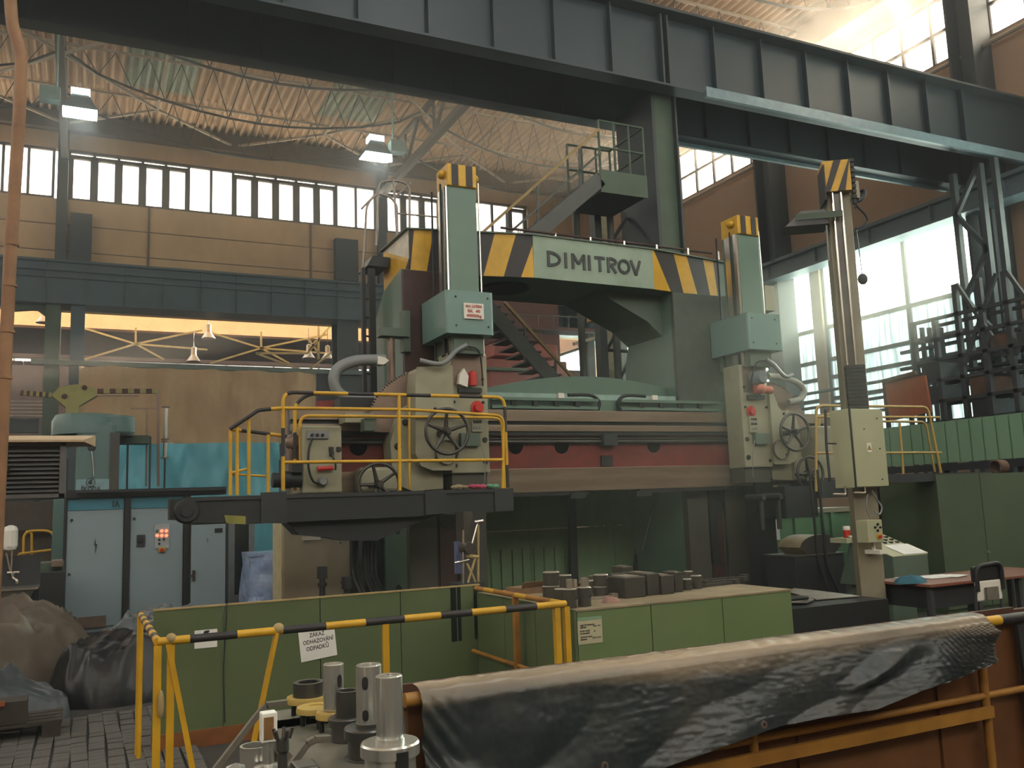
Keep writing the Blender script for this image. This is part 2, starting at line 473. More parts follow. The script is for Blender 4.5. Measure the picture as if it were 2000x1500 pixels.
for k in range(3):
    r = E('roof_bracing', (0, 30, HZ - .5), kind='structure')
    x0 = -6.6 + 11.5 * k; b = M()
    for (xa, ya), (xb, yb) in (((x0, 33.6), (x0 + 2.9, 31.3)), ((x0 + 2.9, 31.3), (x0 + 5.75, 33.6)), ((x0 + 5.75, 33.6), (x0 + 8.6, 31.3)), ((x0 + 8.6, 31.3), (x0 + 11.5, 33.6)),
                               ((x0 + 2.9, 31.3), (x0 + 8.6, 25.3)), ((x0 + 8.6, 31.3), (x0 + 2.9, 25.3)), ((x0 + 8.6, 31.3), (x0 + 8.6, 19)), ((x0 + 2.9, 31.3), (x0 + 2.9, 19))):
        b.bar((xa, ya, HZ - .4), (xb, yb, HZ - .4), .08, .08)
    b.build('brace', m_roofsteel, r)
M().box(HX1 - .7, HX1, 6, HY1, 15.1, HZ).build('eaves_beam', m_dsteel, None, kind='structure')
M().box(-8, HX1, HY1 - .35, HY1, 15.35, HZ).build('eaves_beam', mt('eaves_brown', '#4a3f36', .7), None, kind='structure')
# ---- big crane runway girder across the top of the picture
gy0, gy1, gz0, gz1 = 12.9, 14.7, 9.35, 10.75
r = E('crane_girder', (4, 13.8, gz0), kind='structure')
g = M().box(-9, HX1, gy0, gy0 + .05, gz0, gz1).box(-9, HX1, gy1 - .05, gy1, gz0, gz1)
g.build('web_plate', m_girder, r)
for yy in (gy0, gy1): M().box(-9, HX1, yy - .17, yy + .17, gz0 - .04, gz0).build('bottom_flange', m_girder, r)
M().box(-9, HX1, gy0 - .30, gy0 + .25, gz1, gz1 + .05).box(-9, HX1, gy0 + .25, gy1 + .3, gz1, gz1 + .04).build('top_flange', m_dsteel, r)
stf = None
for i in range(20):
    x = P(1292, 100, Y=gy0).x + (i - 12) * 1.18
    if i == 12: M().box(x - .09, x - .05, gy0 - .14, gy0, gz0, gz1).box(x + .05, x + .09, gy0 - .14, gy0, gz0, gz1).build('stiffener', m_dsteel, r, label='double stiffener over the column'); continue
    if stf is None: stf = M().box(x - .015, x + .015, gy0 - .12, gy0, gz0, gz1).build('stiffener', m_girder, r); sx0 = x
    else: inst(stf, 'stiffener', (x - sx0, 0, 0), r)
    inst(stf, 'stiffener', (x - sx0, gy1 - gy0, 0), r)
rl = M()
for z in (.55, 1.05): rl.tube((9, gy1, gz1 + z), (19.5, gy1, gz1 + z), .025, 6)
rl.build('walkway_rail', m_dsteel, r)
for i in range(7):
    x = 9 + i * 1.7
    M().tube((x, gy1, gz1), (x, gy1, gz1 + 1.05), .025, 6).build('rail_post', m_dsteel, r)
M().box(-9, HX1, gy0 - .02, gy0 + .05, gz1 + .05, gz1 + .17).build('crane_rail', m_rust, r)
# pale angle on the lower edge at the right
M().box(10.5, HX1 - .5, gy0 - .2, gy0 - .12, gz0 - .12, gz0 + .08).build('edge_angle', mt('pale_blue_steel', '#71878e', .35), r)
M().box(10.5, HX1 - .5, gy1 + .12, gy1 + .2, gz0 - .12, gz0 + .02).build('edge_angle', MC['pale_blue_steel'], r)
# column under it
cx = P(1288, 300, Y=13.4).x
r = E('crane_column', (cx, 13.9, 0), kind='structure')
M().box(cx - .20, cx + .20, 13.2, 13.24, 0, gz0).box(cx - .03, cx + .03, 13.24, 14.4, 0, gz0).box(cx - .2, cx + .2, 14.4, 14.44, 0, gz0).build('column_shaft', m_gcol, r)
M().box(cx - .27, cx - .2, 13.2, 14.44, 0, gz0).box(cx + .2, cx + .24, 13.1, 14.44, 0, gz0).build('column_flange', m_dsteel, r)
lc = M()
for z in [i * .9 for i in range(8)]:
    lc.bar((cx - .95, 14.2, z), (cx - .3, 14.2, z + .9), .06, .06).box(cx - 1.0, cx - .3, 14.17, 14.23, z, z + .05)
lc.box(cx - 1.1, cx - .95, 14.1, 14.3, 0, 7.2)
lc.build('lattice', m_dsteel, r)
# ---- blue crane girder along the far wall and its posts
by = 32.5
r = E('crane_girder', (4, by, 8.9), kind='structure')
M().box(-8, 20, by, by + .06, 8.9, 10.25).box(-8, 20, by + .8, by + .86, 8.9, 10.25).build('web_plate', m_blue, r)
M().box(-8, 20, by - .15, by + 1, 10.25, 10.33).box(-8, 20, by - .12, by + 1, 8.84, 8.9).box(-8, 20, by - .15, by - .05, 9.95, 10.02).box(-8, 20, by - .1, by, 9.72, 9.77).build('flange', m_blue, r)
for i in range(20):
    x = -5 + 1.23 * i
    M().box(x, x + .03, by - .1, by, 8.9, 10.25).build('stiffener', m_blue, r)
M().box(11.4, 16, by - .17, by - .15, 9.7, 10.33).build('rusty_edge', m_rust, r, label='rust coloured stretch')
for k, (u0, u1, mat, nm) in enumerate(((88, 118, m_gcol, 'green_column'), (138, 166, m_blue, 'blue_column'), (660, 700, m_dsteel, 'dark_column'))):
    xa = P(u0, 620, Y=by).x; xb = P(u1, 620, Y=by).x
    c = M().box(xa, xb, by + .05, by + .12, 0, 8.85).box(xa, xb, by + .9, by + .97, 0, 8.85).box((xa + xb) / 2 - .03, (xa + xb) / 2 + .03, by + .1, by + .9, 0, 8.85)
    for z in (2, 4.2, 6.85): c.box(xa - .03, xb + .03, by + .02, by + .05, z, z + .06)
    c.build(nm, mat, None, kind='structure')
r = E('haunch_bracket', (P(70, 600, Y=by).x, by, 7.9), kind='structure')
a = [P(q, w, Y=by + .3) for q, w in ((20, 592), (92, 592), (92, 618), (72, 603), (20, 606))]
M().prism(a, (0, .3, 0)).build('gusset', m_gcol, r)
# dark boxes stand in for shadowy recesses where columns meet the wall above
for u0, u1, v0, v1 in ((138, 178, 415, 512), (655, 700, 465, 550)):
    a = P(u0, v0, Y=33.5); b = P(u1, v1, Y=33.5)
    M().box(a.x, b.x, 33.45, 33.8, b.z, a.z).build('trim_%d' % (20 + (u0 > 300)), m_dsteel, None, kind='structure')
# ---- the next hall seen under the blue girder
NY = 48
m_ora = mt('warm_lit_wall', '#c69c6c', .9, var=.08)  # warm light of the next hall put into the wall colour
m_dark = mt('dark_roof', '#3a2c24', .8, var=.3, sc=1)
m_ygr = mt('yellow_green_beam', '#8c8a5c', .6)
za, zb = P(300, 700, Y=NY).z, P(300, 621, Y=NY).z
b = M().box(-14, HX1, NY, NY + .3, 0, P(300, 716, Y=NY).z, 1).box(-14, HX1, NY, NY + .3, P(300, 706, Y=NY).z, P(300, 655, Y=NY).z, 1).box(-14, HX1, NY, NY + .3, P(300, 655, Y=NY).z, zb + .05)
b.build('wall_beyond', [m_ora, m_dark], None, kind='structure')
b = M().box(-14, HX1, NY, NY + .3, P(300, 602, Y=NY).z, 16)
b.build('wall_upper_beyond', m_dark, None, kind='structure')
window_band(-8, 14, zb + .05, P(300, 602, Y=NY).z, 1.4, 'x', NY + .1, fw=.12)
window_band(-8, 14, P(300, 716, Y=NY).z, P(300, 706, Y=NY).z, 2.4, 'x', NY + .1, fw=.06)
portal(3, NY + .6, 9.6, 24, 5, (0, -1, 0))
# low dark roof of the next hall, rising towards us
z1 = P(300, 662, Y=44).z; z2 = P(300, 704, Y=36).z
b = M()
for i in range(28):
    x = -9 + i * 1.0
    b.box(x, x + .96, 35.5, 36.2, z2 - .3, z2 - .25)
b.box(-10, 19, 38, 44, z1 - .9, z1 - .8)
b.build('low_roof', m_dark, None, kind='structure')
M().bar((-10, 44, z1 + .1), (19, 44, z1 + .1), .3, .35).build('pale_beam', m_ygr, None, kind='structure')
for k in range(2):
    u = 160 + k * 245
    r = E('lattice_frame', (P(u, 680, Y=36).x, 36, 8), kind='structure'); t = M()
    for (ua, va, ub, vb) in ((0, 640, 105, 672), (105, 672, 235, 645), (105, 672, 5, 702), (105, 640, 105, 672), (105, 672, 245, 683), (160, 702, 105, 672), (-5, 720, 245, 722)):
        t.bar(P(u + ua, va + (k * 8), Y=36), P(u + ub, vb + (k * 8), Y=36), .07, .07)
    t.build('lattice_bar', mt('olive_steel', '#8f8862', .6), r)
r = E('lattice_frame', (P(620, 680, Y=35).x, 35, 8), kind='structure'); t = M()
for (ua, va, ub, vb) in ((600, 690, 655, 625), (600, 690, 500, 690), (622, 637, 622, 702), (602, 662, 622, 690), (618, 665, 602, 685), (500, 690, 592, 724), (602, 724, 655, 682)):
    t.bar(P(ua, va, Y=35), P(ub, vb, Y=35), .08, .08)
t.build('lattice_bar', MC['olive_steel'], r)
# bay lamps of the next hall
m_lampg = mt('lamp_metal', '#8d8372', .4, me=.6)
for u, v, lb in ((407, 655, 'higher bell lamp left of the middle, under the blue girder'), (378, 700, 'lower bell lamp just above the tan curtain\'s middle'), (603, 694, 'left one of the two bell lamps above the curtain\'s right end'), (640, 696, 'right one of the two bell lamps above the curtain\'s right end'), (86, 624, 'bell lamp beside the green column at the far left')):
    c = P(u, v, Y=35.3); r = E('bay_lamp', c, lb, 'lamp', 'bay lamps in the next hall')
    M().lathe(c, [(.04, .45), (.1, .42), (.1, .15), (.12, .1), (.27, -.12), (.26, -.13), (.1, .08)], 14).build('lamp_shade', m_lampg, r)
    M().tube(c + V((0, 0, .45)), c + V((0, 0, 1.1)), .012, 5).build('hanger', m_dsteel, r)
# flood lamps under the roof
m_lamp = emi('lamp_glass', '#f4ffff', 14)
m_lbox = mt('lamp_box', '#5c7068', .5)
FL = None
for u, v, lb, sx in ((157, 205, 'lit floodlight on the roof truss at the far left, green gear box on its left', -1), (733, 292, 'lit floodlight on the roof truss beside the middle column, gear box on its right', 1)):
    c = P(u, v, Y=22.0); r = E('floodlight', c, lb, 'lamp')
    w = .36
    M().hexa([c + V(q) for q in ((-w, -.3, -.2), (w, -.3, -.2), (w, .3, -.2), (-w, .3, -.2), (-w * .5, -.15, .2), (w * .5, -.15, .2), (w * .5, .15, .2), (-w * .5, .15, .2))]).build('reflector', mt('refl', '#3d4a48', .4), r)
    M().hexa([c + V(q) for q in ((-w, -.3, -.42), (w, -.32, -.42), (w, .3, -.22), (-w, .3, -.22), (-w, -.32, -.21), (w, -.32, -.21), (w, .3, -.2), (-w, .3, -.2))]).build('lamp_glass', m_lamp, r)
    M().box(c.x - .2, c.x + .2, c.y - .17, c.y + .17, c.z + .2, c.z + .34).build('lit_slot', m_lamp, r)
    M().box(c.x + sx * .42, c.x + sx * .85, c.y - .1, c.y + .2, c.z, c.z + .32).build('gear_box', m_lbox, r)
    M().tube(c + V((sx * .5, 0, .3)), (c.x + sx * .5, c.y, HZ - .03), .03, 6).build('bracket', m_lbox, r)
    l = bpy.data.lights.new('lamp_light', 'AREA'); l.size = .6; l.energy = 60; l.color = (.85, 1, 1)
    lo = bpy.data.objects.new('lamp_light', l); COL.objects.link(lo); lo.location = c - V((0, 0, .45))

    FL = r
# extra floodlights added out of view to brighten the front of the lathe
for i, (x, y) in enumerate(((-2.5, 7.5), (6.5, 6.0), (13.5, 4.5), (2.5, -2.0), (10.5, -3.0))):
    q = dup(FL, (x, y, 14.3), label=('added unseen floodlight under the roof above the aisle', 'added unseen floodlight under the roof in front of the lathe', 'added unseen floodlight under the roof above the desk', 'added unseen floodlight under the roof behind the viewer, left', 'added unseen floodlight under the roof behind the viewer, right')[i])
    l = bpy.data.lights.new('lamp_light', 'AREA'); l.size = .7; l.energy = 190; l.color = (.93, 1, 1)  # fill light added below each unseen lamp
    lo = bpy.data.objects.new('lamp_light', l); COL.objects.link(lo); lo.location = (x, y, 13.8)
    M().tube((x + .5, y, 14.6), (x + .5, y, HZ), .03, 6).build('added_lamp_hanger', m_dsteel, None, kind='structure')
# ================= THE VERTICAL LATHE
m_teal = mt('lathe_green', '#5a7265', .38, var=.07, sc=.8, d2='#4d665c', d2amt=.5, d2sc=1.0)
m_teald = mt('lathe_green_dull', '#566558', .5, var=.1, sc=.8, d2='#3c4c42', d2amt=.6, d2sc=.8)
m_hood = mt('hood_teal', '#64807a', .3, var=.05, sc=.8, d2='#4f786c', d2amt=.4)
m_cream = mt('cream_casting', '#8f8d76', .42, var=.07, sc=1.5, d2='#77705a', d2amt=.5, d2sc=2)
m_way = mt('ground_guideway', '#988a7a', .28, me=.75, var=.12, sc=.6, d2='#6d5f55', d2amt=.6, stretch=(.5, 1, 6))
m_wayd = mt('dull_guideway', '#4b4a43', .5, me=.2, var=.2, sc=.8, d2='#3b3631', d2amt=.7)
m_red = mt('red_recess', '#6e2723', .6, var=.12, d2='#38201c', d2amt=.6, d2sc=.9)
m_blk = mt('black_steel', '#1d1e1f', .55, var=.2)
m_char = mt('charcoal_paint', '#2b2d2f', .5, var=.12, d2='#1c1d1e', d2amt=.5)
m_yel = mt('yellow_paint', '#c79a22', .42, var=.08, d2='#8a6a20', d2amt=.5, d2sc=3)
m_black = mt('stripe_black', '#2b2728', .5, var=.1)
m_brown = mt('brown_guide', '#3c2622', .55, var=.2, d2='#2f2220', d2amt=.6)
m_quad = mt('gear_steel', '#7a685c', .45, me=.5, var=.15)
m_wheel = mt('handwheel_steel', '#4d4a47', .35, me=.6, var=.15)
m_grey = mt('grey_plastic', '#7d8080', .5, var=.05)
m_white = mt('white_plate', '#d8d4c8', .6, var=.03, d2='#b0aa98', d2amt=.3)
m_redp = mt('red_plastic', '#b3261c', .4, var=.05)
m_plate = mt('name_panel', '#8a9c8a', .5, var=.06, d2='#6e7c68', d2amt=.6, d2sc=2)
m_chrome = mt('bright_steel', '#c9c4bc', .2, me=.9, var=.05)
LA = E('vertical_lathe', (6.5, 11.5, 0), 'huge green double column vertical lathe with a striped top beam', 'machine')
YR = 10.75                                   # front of the crossrail


def zc(v, y=YR, u=1200): return P(u, v, Y=y).z


# columns
def column(x0, x1, us):
    c = M(); pf = [V((x0, y, z)) for y, z in ((11.1, 0), (11.1, 4.9), (11.9, 4.75), (12.25, 4.45), (12.45, 3.9), (12.45, 0))]
    c.prism(pf, (x1 - x0, 0, 0)); o = c.build('column', m_teal, LA, bevel=.03)
    M().box(x0, x1, 11.02, 11.1, 0, 4.86).build('front_face', m_brown if x0 < 5 else mt('dull_column_face', '#454e44', .5, d2='#33352e', d2amt=.6), o)
    M().box(x0 + .42, x1 - .42, 11.0, 11.03, 0, 1.9).build('recess', m_brown, o)
    M().box(x0 - .01, x0 + .36, 10.96, 11.06, 0, 1.95).build('guideway', m_wayd, o)
    M().box(x1 - .38, x1 + .01, 10.96, 11.06, 0, 1.95).build('guideway', m_wayd, o)
    for z in ((.55, 1.5) if x0 < 5 else ()): M().lathe((x0 - .006, 11.45, z), [(0, 0), (.15, 0), (.15, .012)], 20, 0, (1, 0, 0)).build('core_hole', m_blk, o)
    M().lathe((x0 - .006, 11.75, 3.25), [(0, 0), (.12, 0), (.12, .012)], 20, 0, (1, 0, 0)).build('core_hole', m_blk, o)
    M().lathe(((x0 + x1) / 2, 10.99, 1.55), [(0, 0), (.13, 0), (.13, .02)], 18, 0, (0, -1, 0)).build('core_hole', m_blk, o)
    return o


c1 = column(3.79, 4.85, 0)
c2 = column(8.17, 9.25, 0)
M().box(3.79, 3.83, 12.5, 12.9, .25, 1.6).build('side_plate', mt('pale_green_panel', '#7fa58a', .5), c1)
# top beam
ZT, ZB = 5.49, 4.87
plan = [(3.96, 11.23), (5.70, 10.92), (7.87, 10.99), (9.42, 11.26), (9.42, 12.36), (3.96, 12.36)]
bm = M().prism([(x, y, ZB) for x, y in plan], (0, 0, ZT - ZB)).build('top_beam', m_teald, LA)
M().prism([(x, y, ZT) for x, y in [(3.9, 11.2), (5.7, 10.88), (7.87, 10.95), (9.46, 11.22), (9.46, 12.4), (3.9, 12.4)]], (0, 0, .02)).build('beam_cap', m_teald, bm)


def face_pt(X, Z, off=.0):
    for (xa, ya), (xb, yb) in zip(plan[:3], plan[1:4]):
        if X <= xb + 1e-6 or xb > 9:
            t = (X - xa) / (xb - xa); y = ya + (yb - ya) * t; return V((X, y - off, Z))


def stripe(ut0, ut1, ub0, ub1, mat):
    vt = lambda u: 462 + max(0, u - 1040) * .125; q = []
    for u, z, v in ((ut0, ZT, vt(ut0)), (ut1, ZT, vt(ut1)), (ub1, ZB, vt(ub1) + 75), (ub0, ZB, vt(ub0) + 75)):
        x = P(u, v, Y=10.95 if 1040 <= u <= 1280 else 11.08).x
        q.append(face_pt(min(9.42, max(3.96, x)), z, .004))
    M().prism(q, (0, -.008, 0)).build('hazard_stripe', mat, bm)


for a in ((799, 815, 799, 800, 0), (815, 851, 800, 838, 1), (851, 895, 838, 880, 0), (895, 930, 880, 912, 1), (930, 962, 912, 942, 0), (962, 1000, 942, 978, 1), (1000, 1036, 978, 1009, 0), (1036, 1040, 1009, 1040, 1),
          (1276, 1279, 1276, 1306, 1), (1279, 1313, 1306, 1335, 0), (1313, 1342, 1335, 1367, 1), (1342, 1379, 1367, 1396, 0), (1379, 1402, 1396, 1414, 1), (1402, 1414, 1413, 1414, 0)):
    stripe(*a[:4], m_yel if a[4] else m_black)
# left end of the beam: white corner and yellow corner
pe = lambda y, z: V((3.955, y, z))
M().prism([pe(11.23, ZT), pe(12.36, ZT), pe(11.23, 5.08)], (-.008, 0, 0)).build('hazard_stripe', mt('pale_stripe', '#c9c4b4', .4), bm, label='pale triangle on the beam end')
M().prism([pe(12.36, ZT), pe(12.36, ZB), pe(11.5, ZB), pe(11.23, 5.08)], (-.008, 0, 0)).build('hazard_stripe', m_yel, bm)
M().prism([pe(11.5, ZB), pe(11.23, 5.08), pe(11.23, ZB)], (-.008, 0, 0)).build('hazard_stripe', m_black, bm)
xl, xr = P(1041, 500, Y=10.92).x, P(1275, 520, Y=10.98).x
M().prism([face_pt(xl, ZT, .004), face_pt(xr, ZT, .004), face_pt(xr, ZB, .004), face_pt(xl, ZB, .004)], (0, -.012, 0)).build('name_panel', m_plate, bm)


def fit_text(s, w, size, mat, parent, c, R, bold=0., ext=.002, **k):
    o = text(s, size, mat, parent, c, R, bold=bold, ext=ext, **k)
    loc = V(c); off = V((0, 0, 0)); p = parent
    while p is not None: off += p.location; p = p.parent
    xa = R @ V((1, 0, 0)); vs = [(v.co + off - loc) for v in o.data.vertices]
    d = [q.dot(xa) for q in vs]; ww = max(d) - min(d); mid = (max(d) + min(d)) / 2; f = w / ww
    ya = R @ V((0, 1, 0)); za = R @ V((0, 0, 1))
    for v, q, e in zip(o.data.vertices, vs, d):
        v.co = loc - off + xa * (e - mid) * f + ya * q.dot(ya) + za * q.dot(za)
    return o


a = face_pt(P(1070, 510, Y=10.93).x, 5.17); b = face_pt(P(1250, 525, Y=10.96).x, 5.17)
m_let = mt('letter_grey', '#3f4442', .5)
xd = (b - a).normalized(); wl = (b - a).length; pos = {'D': (0, .11), 'I': (.18, 0), 'M': (.255, .12), 'I2': (.432, 0), 'T': (.492, .11), 'R': (.64, .085), 'O': (.758, .115), 'V': (.897, .105)}
H = .23; sw = .042
def arc2(cx_, cz_, rx, rz, t0, t1, n=12): return [(cx_ + rx * math.cos(math.radians(t0 + (t1 - t0) * i / n)), cz_ + rz * math.sin(math.radians(t0 + (t1 - t0) * i / n))) for i in range(n + 1)]
def letter(k):
    x0, w_ = pos[k]; x0 *= wl; w_ *= wl; h = H / 2; L = []
    if k[0] == 'I': L = [[(0, -h), (0, h)]]
    if k == 'T': L = [[(0, h - sw / 2), (w_, h - sw / 2)], [(w_ / 2, -h), (w_ / 2, h)]]
    if k == 'M': L = [[(0, -h), (0, h)], [(w_, -h), (w_, h)], [(0, h - .01), (w_ / 2, -h * .3)], [(w_ / 2, -h * .3), (w_, h - .01)]]
    if k == 'V': L = [[(0, h), (w_ / 2, -h)], [(w_ / 2, -h), (w_, h)]]
    if k == 'D': L = [[(0, -h), (0, h)], arc2(0.01, 0, w_, h - sw / 2, -90, 90)]
    if k == 'O': L = [arc2(w_ / 2, 0, w_ / 2, h - sw / 2, 0, 360, 24)]
    if k == 'R': L = [[(0, -h), (0, h)], arc2(0.03, h * .47, w_ - .03, h * .42, -90, 90, 8), [(w_ * .35, .0), (w_, -h)]]
    mb = M()
    for l_ in L:
        for p, q_ in zip(l_[:-1], l_[1:]):
            P0 = a + xd * (x0 + p[0]) + V((0, -.024, p[1])); P1 = a + xd * (x0 + q_[0]) + V((0, -.024, q_[1])); d_ = (P1 - P0).normalized() * (.008 if len(l_) > 2 else 0)
            mb.bar(P0 - d_, P1 + d_, .016, sw, 0, up=xd.cross((P1 - P0).normalized()).cross((P1 - P0)) if False else (P1 - P0).cross(xd.cross(V((0, 0, 1)))).normalized())
    mb.build('letter', m_let, bm)
for k in pos: letter(k)
hr = M().path([(5.3, 11.1, ZT + .13), (7.87, 11.15, ZT + .13), (9.3, 11.4, ZT + .2)], .018, 6).build('beam_handrail', m_brown, bm)
for i in range(7):
    x = 5.6 + .6 * i; M().tube((x, 11.12, ZT), (x, 11.12, ZT + .14), .02, 6).build('rail_post', m_chrome, hr)
M().prism([(7.0, 11.35, ZB), (8.2, 11.35, ZB), (8.2, 11.35, 4.2), (7.9, 11.35, 4.45)], (0, 1.0, 0)).build('haunch', m_teald, LA)
c = P(992, 560, Z=4.86); M().lathe((c.x, c.y + .1, 4.84), [(0, 0), (.36, 0), (.36, .03)], 28).build('cover_disc', m_blk, LA)
# crossrail, one long beam of stacked bands
X0, X1 = 2.25, 10.85
z = {k: zc(k) for k in (765, 780, 803, 824, 831, 843, 850, 912, 957, 966, 862)}
cr = M().box(X0, X1, YR + .12, 11.0, z[957] + .03, z[803]).build('crossrail', m_wayd, LA)
M().box(X0, X1, YR, YR + .14, z[824], z[803]).build('guideway', m_way, cr, bevel=.006)
M().box(X0, X1, YR, YR + .14, z[843], z[831]).build('guideway', m_way, cr, bevel=.006)
M().box(X0, X1, YR + .05, YR + .14, z[831], z[824]).build('oil_groove', m_blk, cr)
M().box(X0 + .1, X1 - .1, YR + .09, YR + .125, z[912], z[850]).build('red_web', m_red, cr)
M().box(X0, X1, YR - .01, YR + .14, z[957], z[912]).build('guideway', m_way, cr, bevel=.006)
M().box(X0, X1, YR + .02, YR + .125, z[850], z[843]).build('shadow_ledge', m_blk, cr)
M().tube((X0 + .1, YR + .04, z[862]), (X1 - .1, YR + .04, z[862]), .026, 10).build('feed_screw', m_wheel, cr)
M().tube((X0 + .1, YR + .07, z[862] + .045), (X1 - .1, YR + .07, z[862] + .045), .014, 8).build('feed_shaft', m_wayd, cr)
for u in (1007, 1097, 1277, 700):
    c = P(u, 868, Y=YR + .08); M().lathe((c.x, YR + .09, z[862] - .05), [(0, 0), (.11, 0), (.11, .01)], 20, 0, (0, -1, 0)).build('core_hole', m_blk, cr)
c = P(1190, 900, Y=YR); M().box(c.x - .09, c.x + .09, YR + .05, YR + .1, c.z - .07, c.z + .08).build('square_port', m_blk, cr)
M().box(c.x - .1, c.x + .13, YR - .05, YR + .1, z[862] - .06, z[862] + .1).build('screw_bracket', m_char, cr)
for ua, ub in ((960, 1143), (1242, 1425)):
    a, b = P(ua, 960, Y=YR + .1).x, P(ub, 960, Y=YR + .1).x
    M().box(a, b, YR, YR + .3, z[957] - .05, z[957]).build('chip_wiper', m_blk, cr)
M().box(P(1113, 960, Y=YR).x, P(1143, 960, Y=YR).x, YR - .02, YR + .2, z[957] - .1, z[957] - .02).box(P(1242, 960, Y=YR).x, P(1272, 960, Y=YR).x, YR - .02, YR + .2, z[957] - .1, z[957] - .02).build('limit_stop', m_blk, cr)
# teal trough and domed cover on top of the rail
M().box(4.6, 9.2, YR + .1, 11.3, z[803], z[780]).build('top_ledge', m_teal, cr)
M().box(4.6, 9.0, YR + .35, 11.4, z[780], z[765]).build('upper_ledge', mt('pale_teal', '#8fa8a0', .4), cr)
dm = M(); n = 24; dz = zc(742, 11.6) - z[765]
arc = [V((4.75 + 4.1 * i / n, 11.35, z[765] + dz * math.sin(math.pi * i / n) ** .9)) for i in range(n + 1)]
dm.prism(arc, (0, 1.0, 0)); dm.build('dome_cover', m_teal, cr)
for (ua, ub, s) in ((958, 1164, 1), (1210, 1400, -1)):
    a, b = P(ua, 785, Y=YR + .05), P(ub, 785, Y=YR + .05)
    t = M().box(a.x, b.x, YR - .02, YR + .06, z[803] + .13, z[803] + .17).box(a.x, b.x, YR - .0, YR + .05, z[803] + .02, z[803] + .06)
    o = t.build('cable_duct', m_teal, cr)
    for k in range(4):
        x = a.x + (b.x - a.x) * (.2 + .2 * k); M().box(x - .035, x + .035, YR, YR + .05, z[803] + .05, z[803] + .14).build('duct_clip', m_char, o)
    e = b if s > 0 else a
    M().path(bez([e + V((-s * .45, 0, .09)), e + V((-s * .1, -.02, .09)), e + V((s * .04, -.02, .0)), e + V((s * .02, 0, -.12))]), .025, 7).build('hose', m_blk, o)
M().box(P(1089, 770, Y=YR).x, P(1100, 770, Y=YR).x, YR - .03, YR + .05, z[780], z[780] + .07).build('white_tag', m_white, cr)
M().box(P(1272, 770, Y=YR).x, P(1282, 770, Y=YR).x, YR - .03, YR + .05, z[780], z[780] + .07).build('white_tag', m_white, cr)


def wheel(c, r, parent, tilt=0., rim=.022, name='handwheel', hubr=.05, grips=True):
    c = V(c); w = M(); n = 32
    w.path([c + V((math.cos(t) * r, 0, math.sin(t) * r)) for t in [2 * math.pi * i / n for i in range(n)]], rim, 8, 0, True)
    w.lathe(c + V((0, .1, 0)), [(0, -.17), (hubr * .7, -.17), (hubr, -.13), (hubr, 0), (.03, .02), (.03, .2)], 14, 0, (0, 1, 0))
    for i in range(5):
        t = 2 * math.pi * i / 5 + .3 + tilt
        w.path([c + V((math.cos(t) * .03, .04, math.sin(t) * .03)), c + V((math.cos(t) * r * .6, .02, math.sin(t) * r * .6)), c + V((math.cos(t) * r, 0, math.sin(t) * r))], .02, 6, radii=[.03, .022, .018])
    return w.build(name, m_wheel, parent)


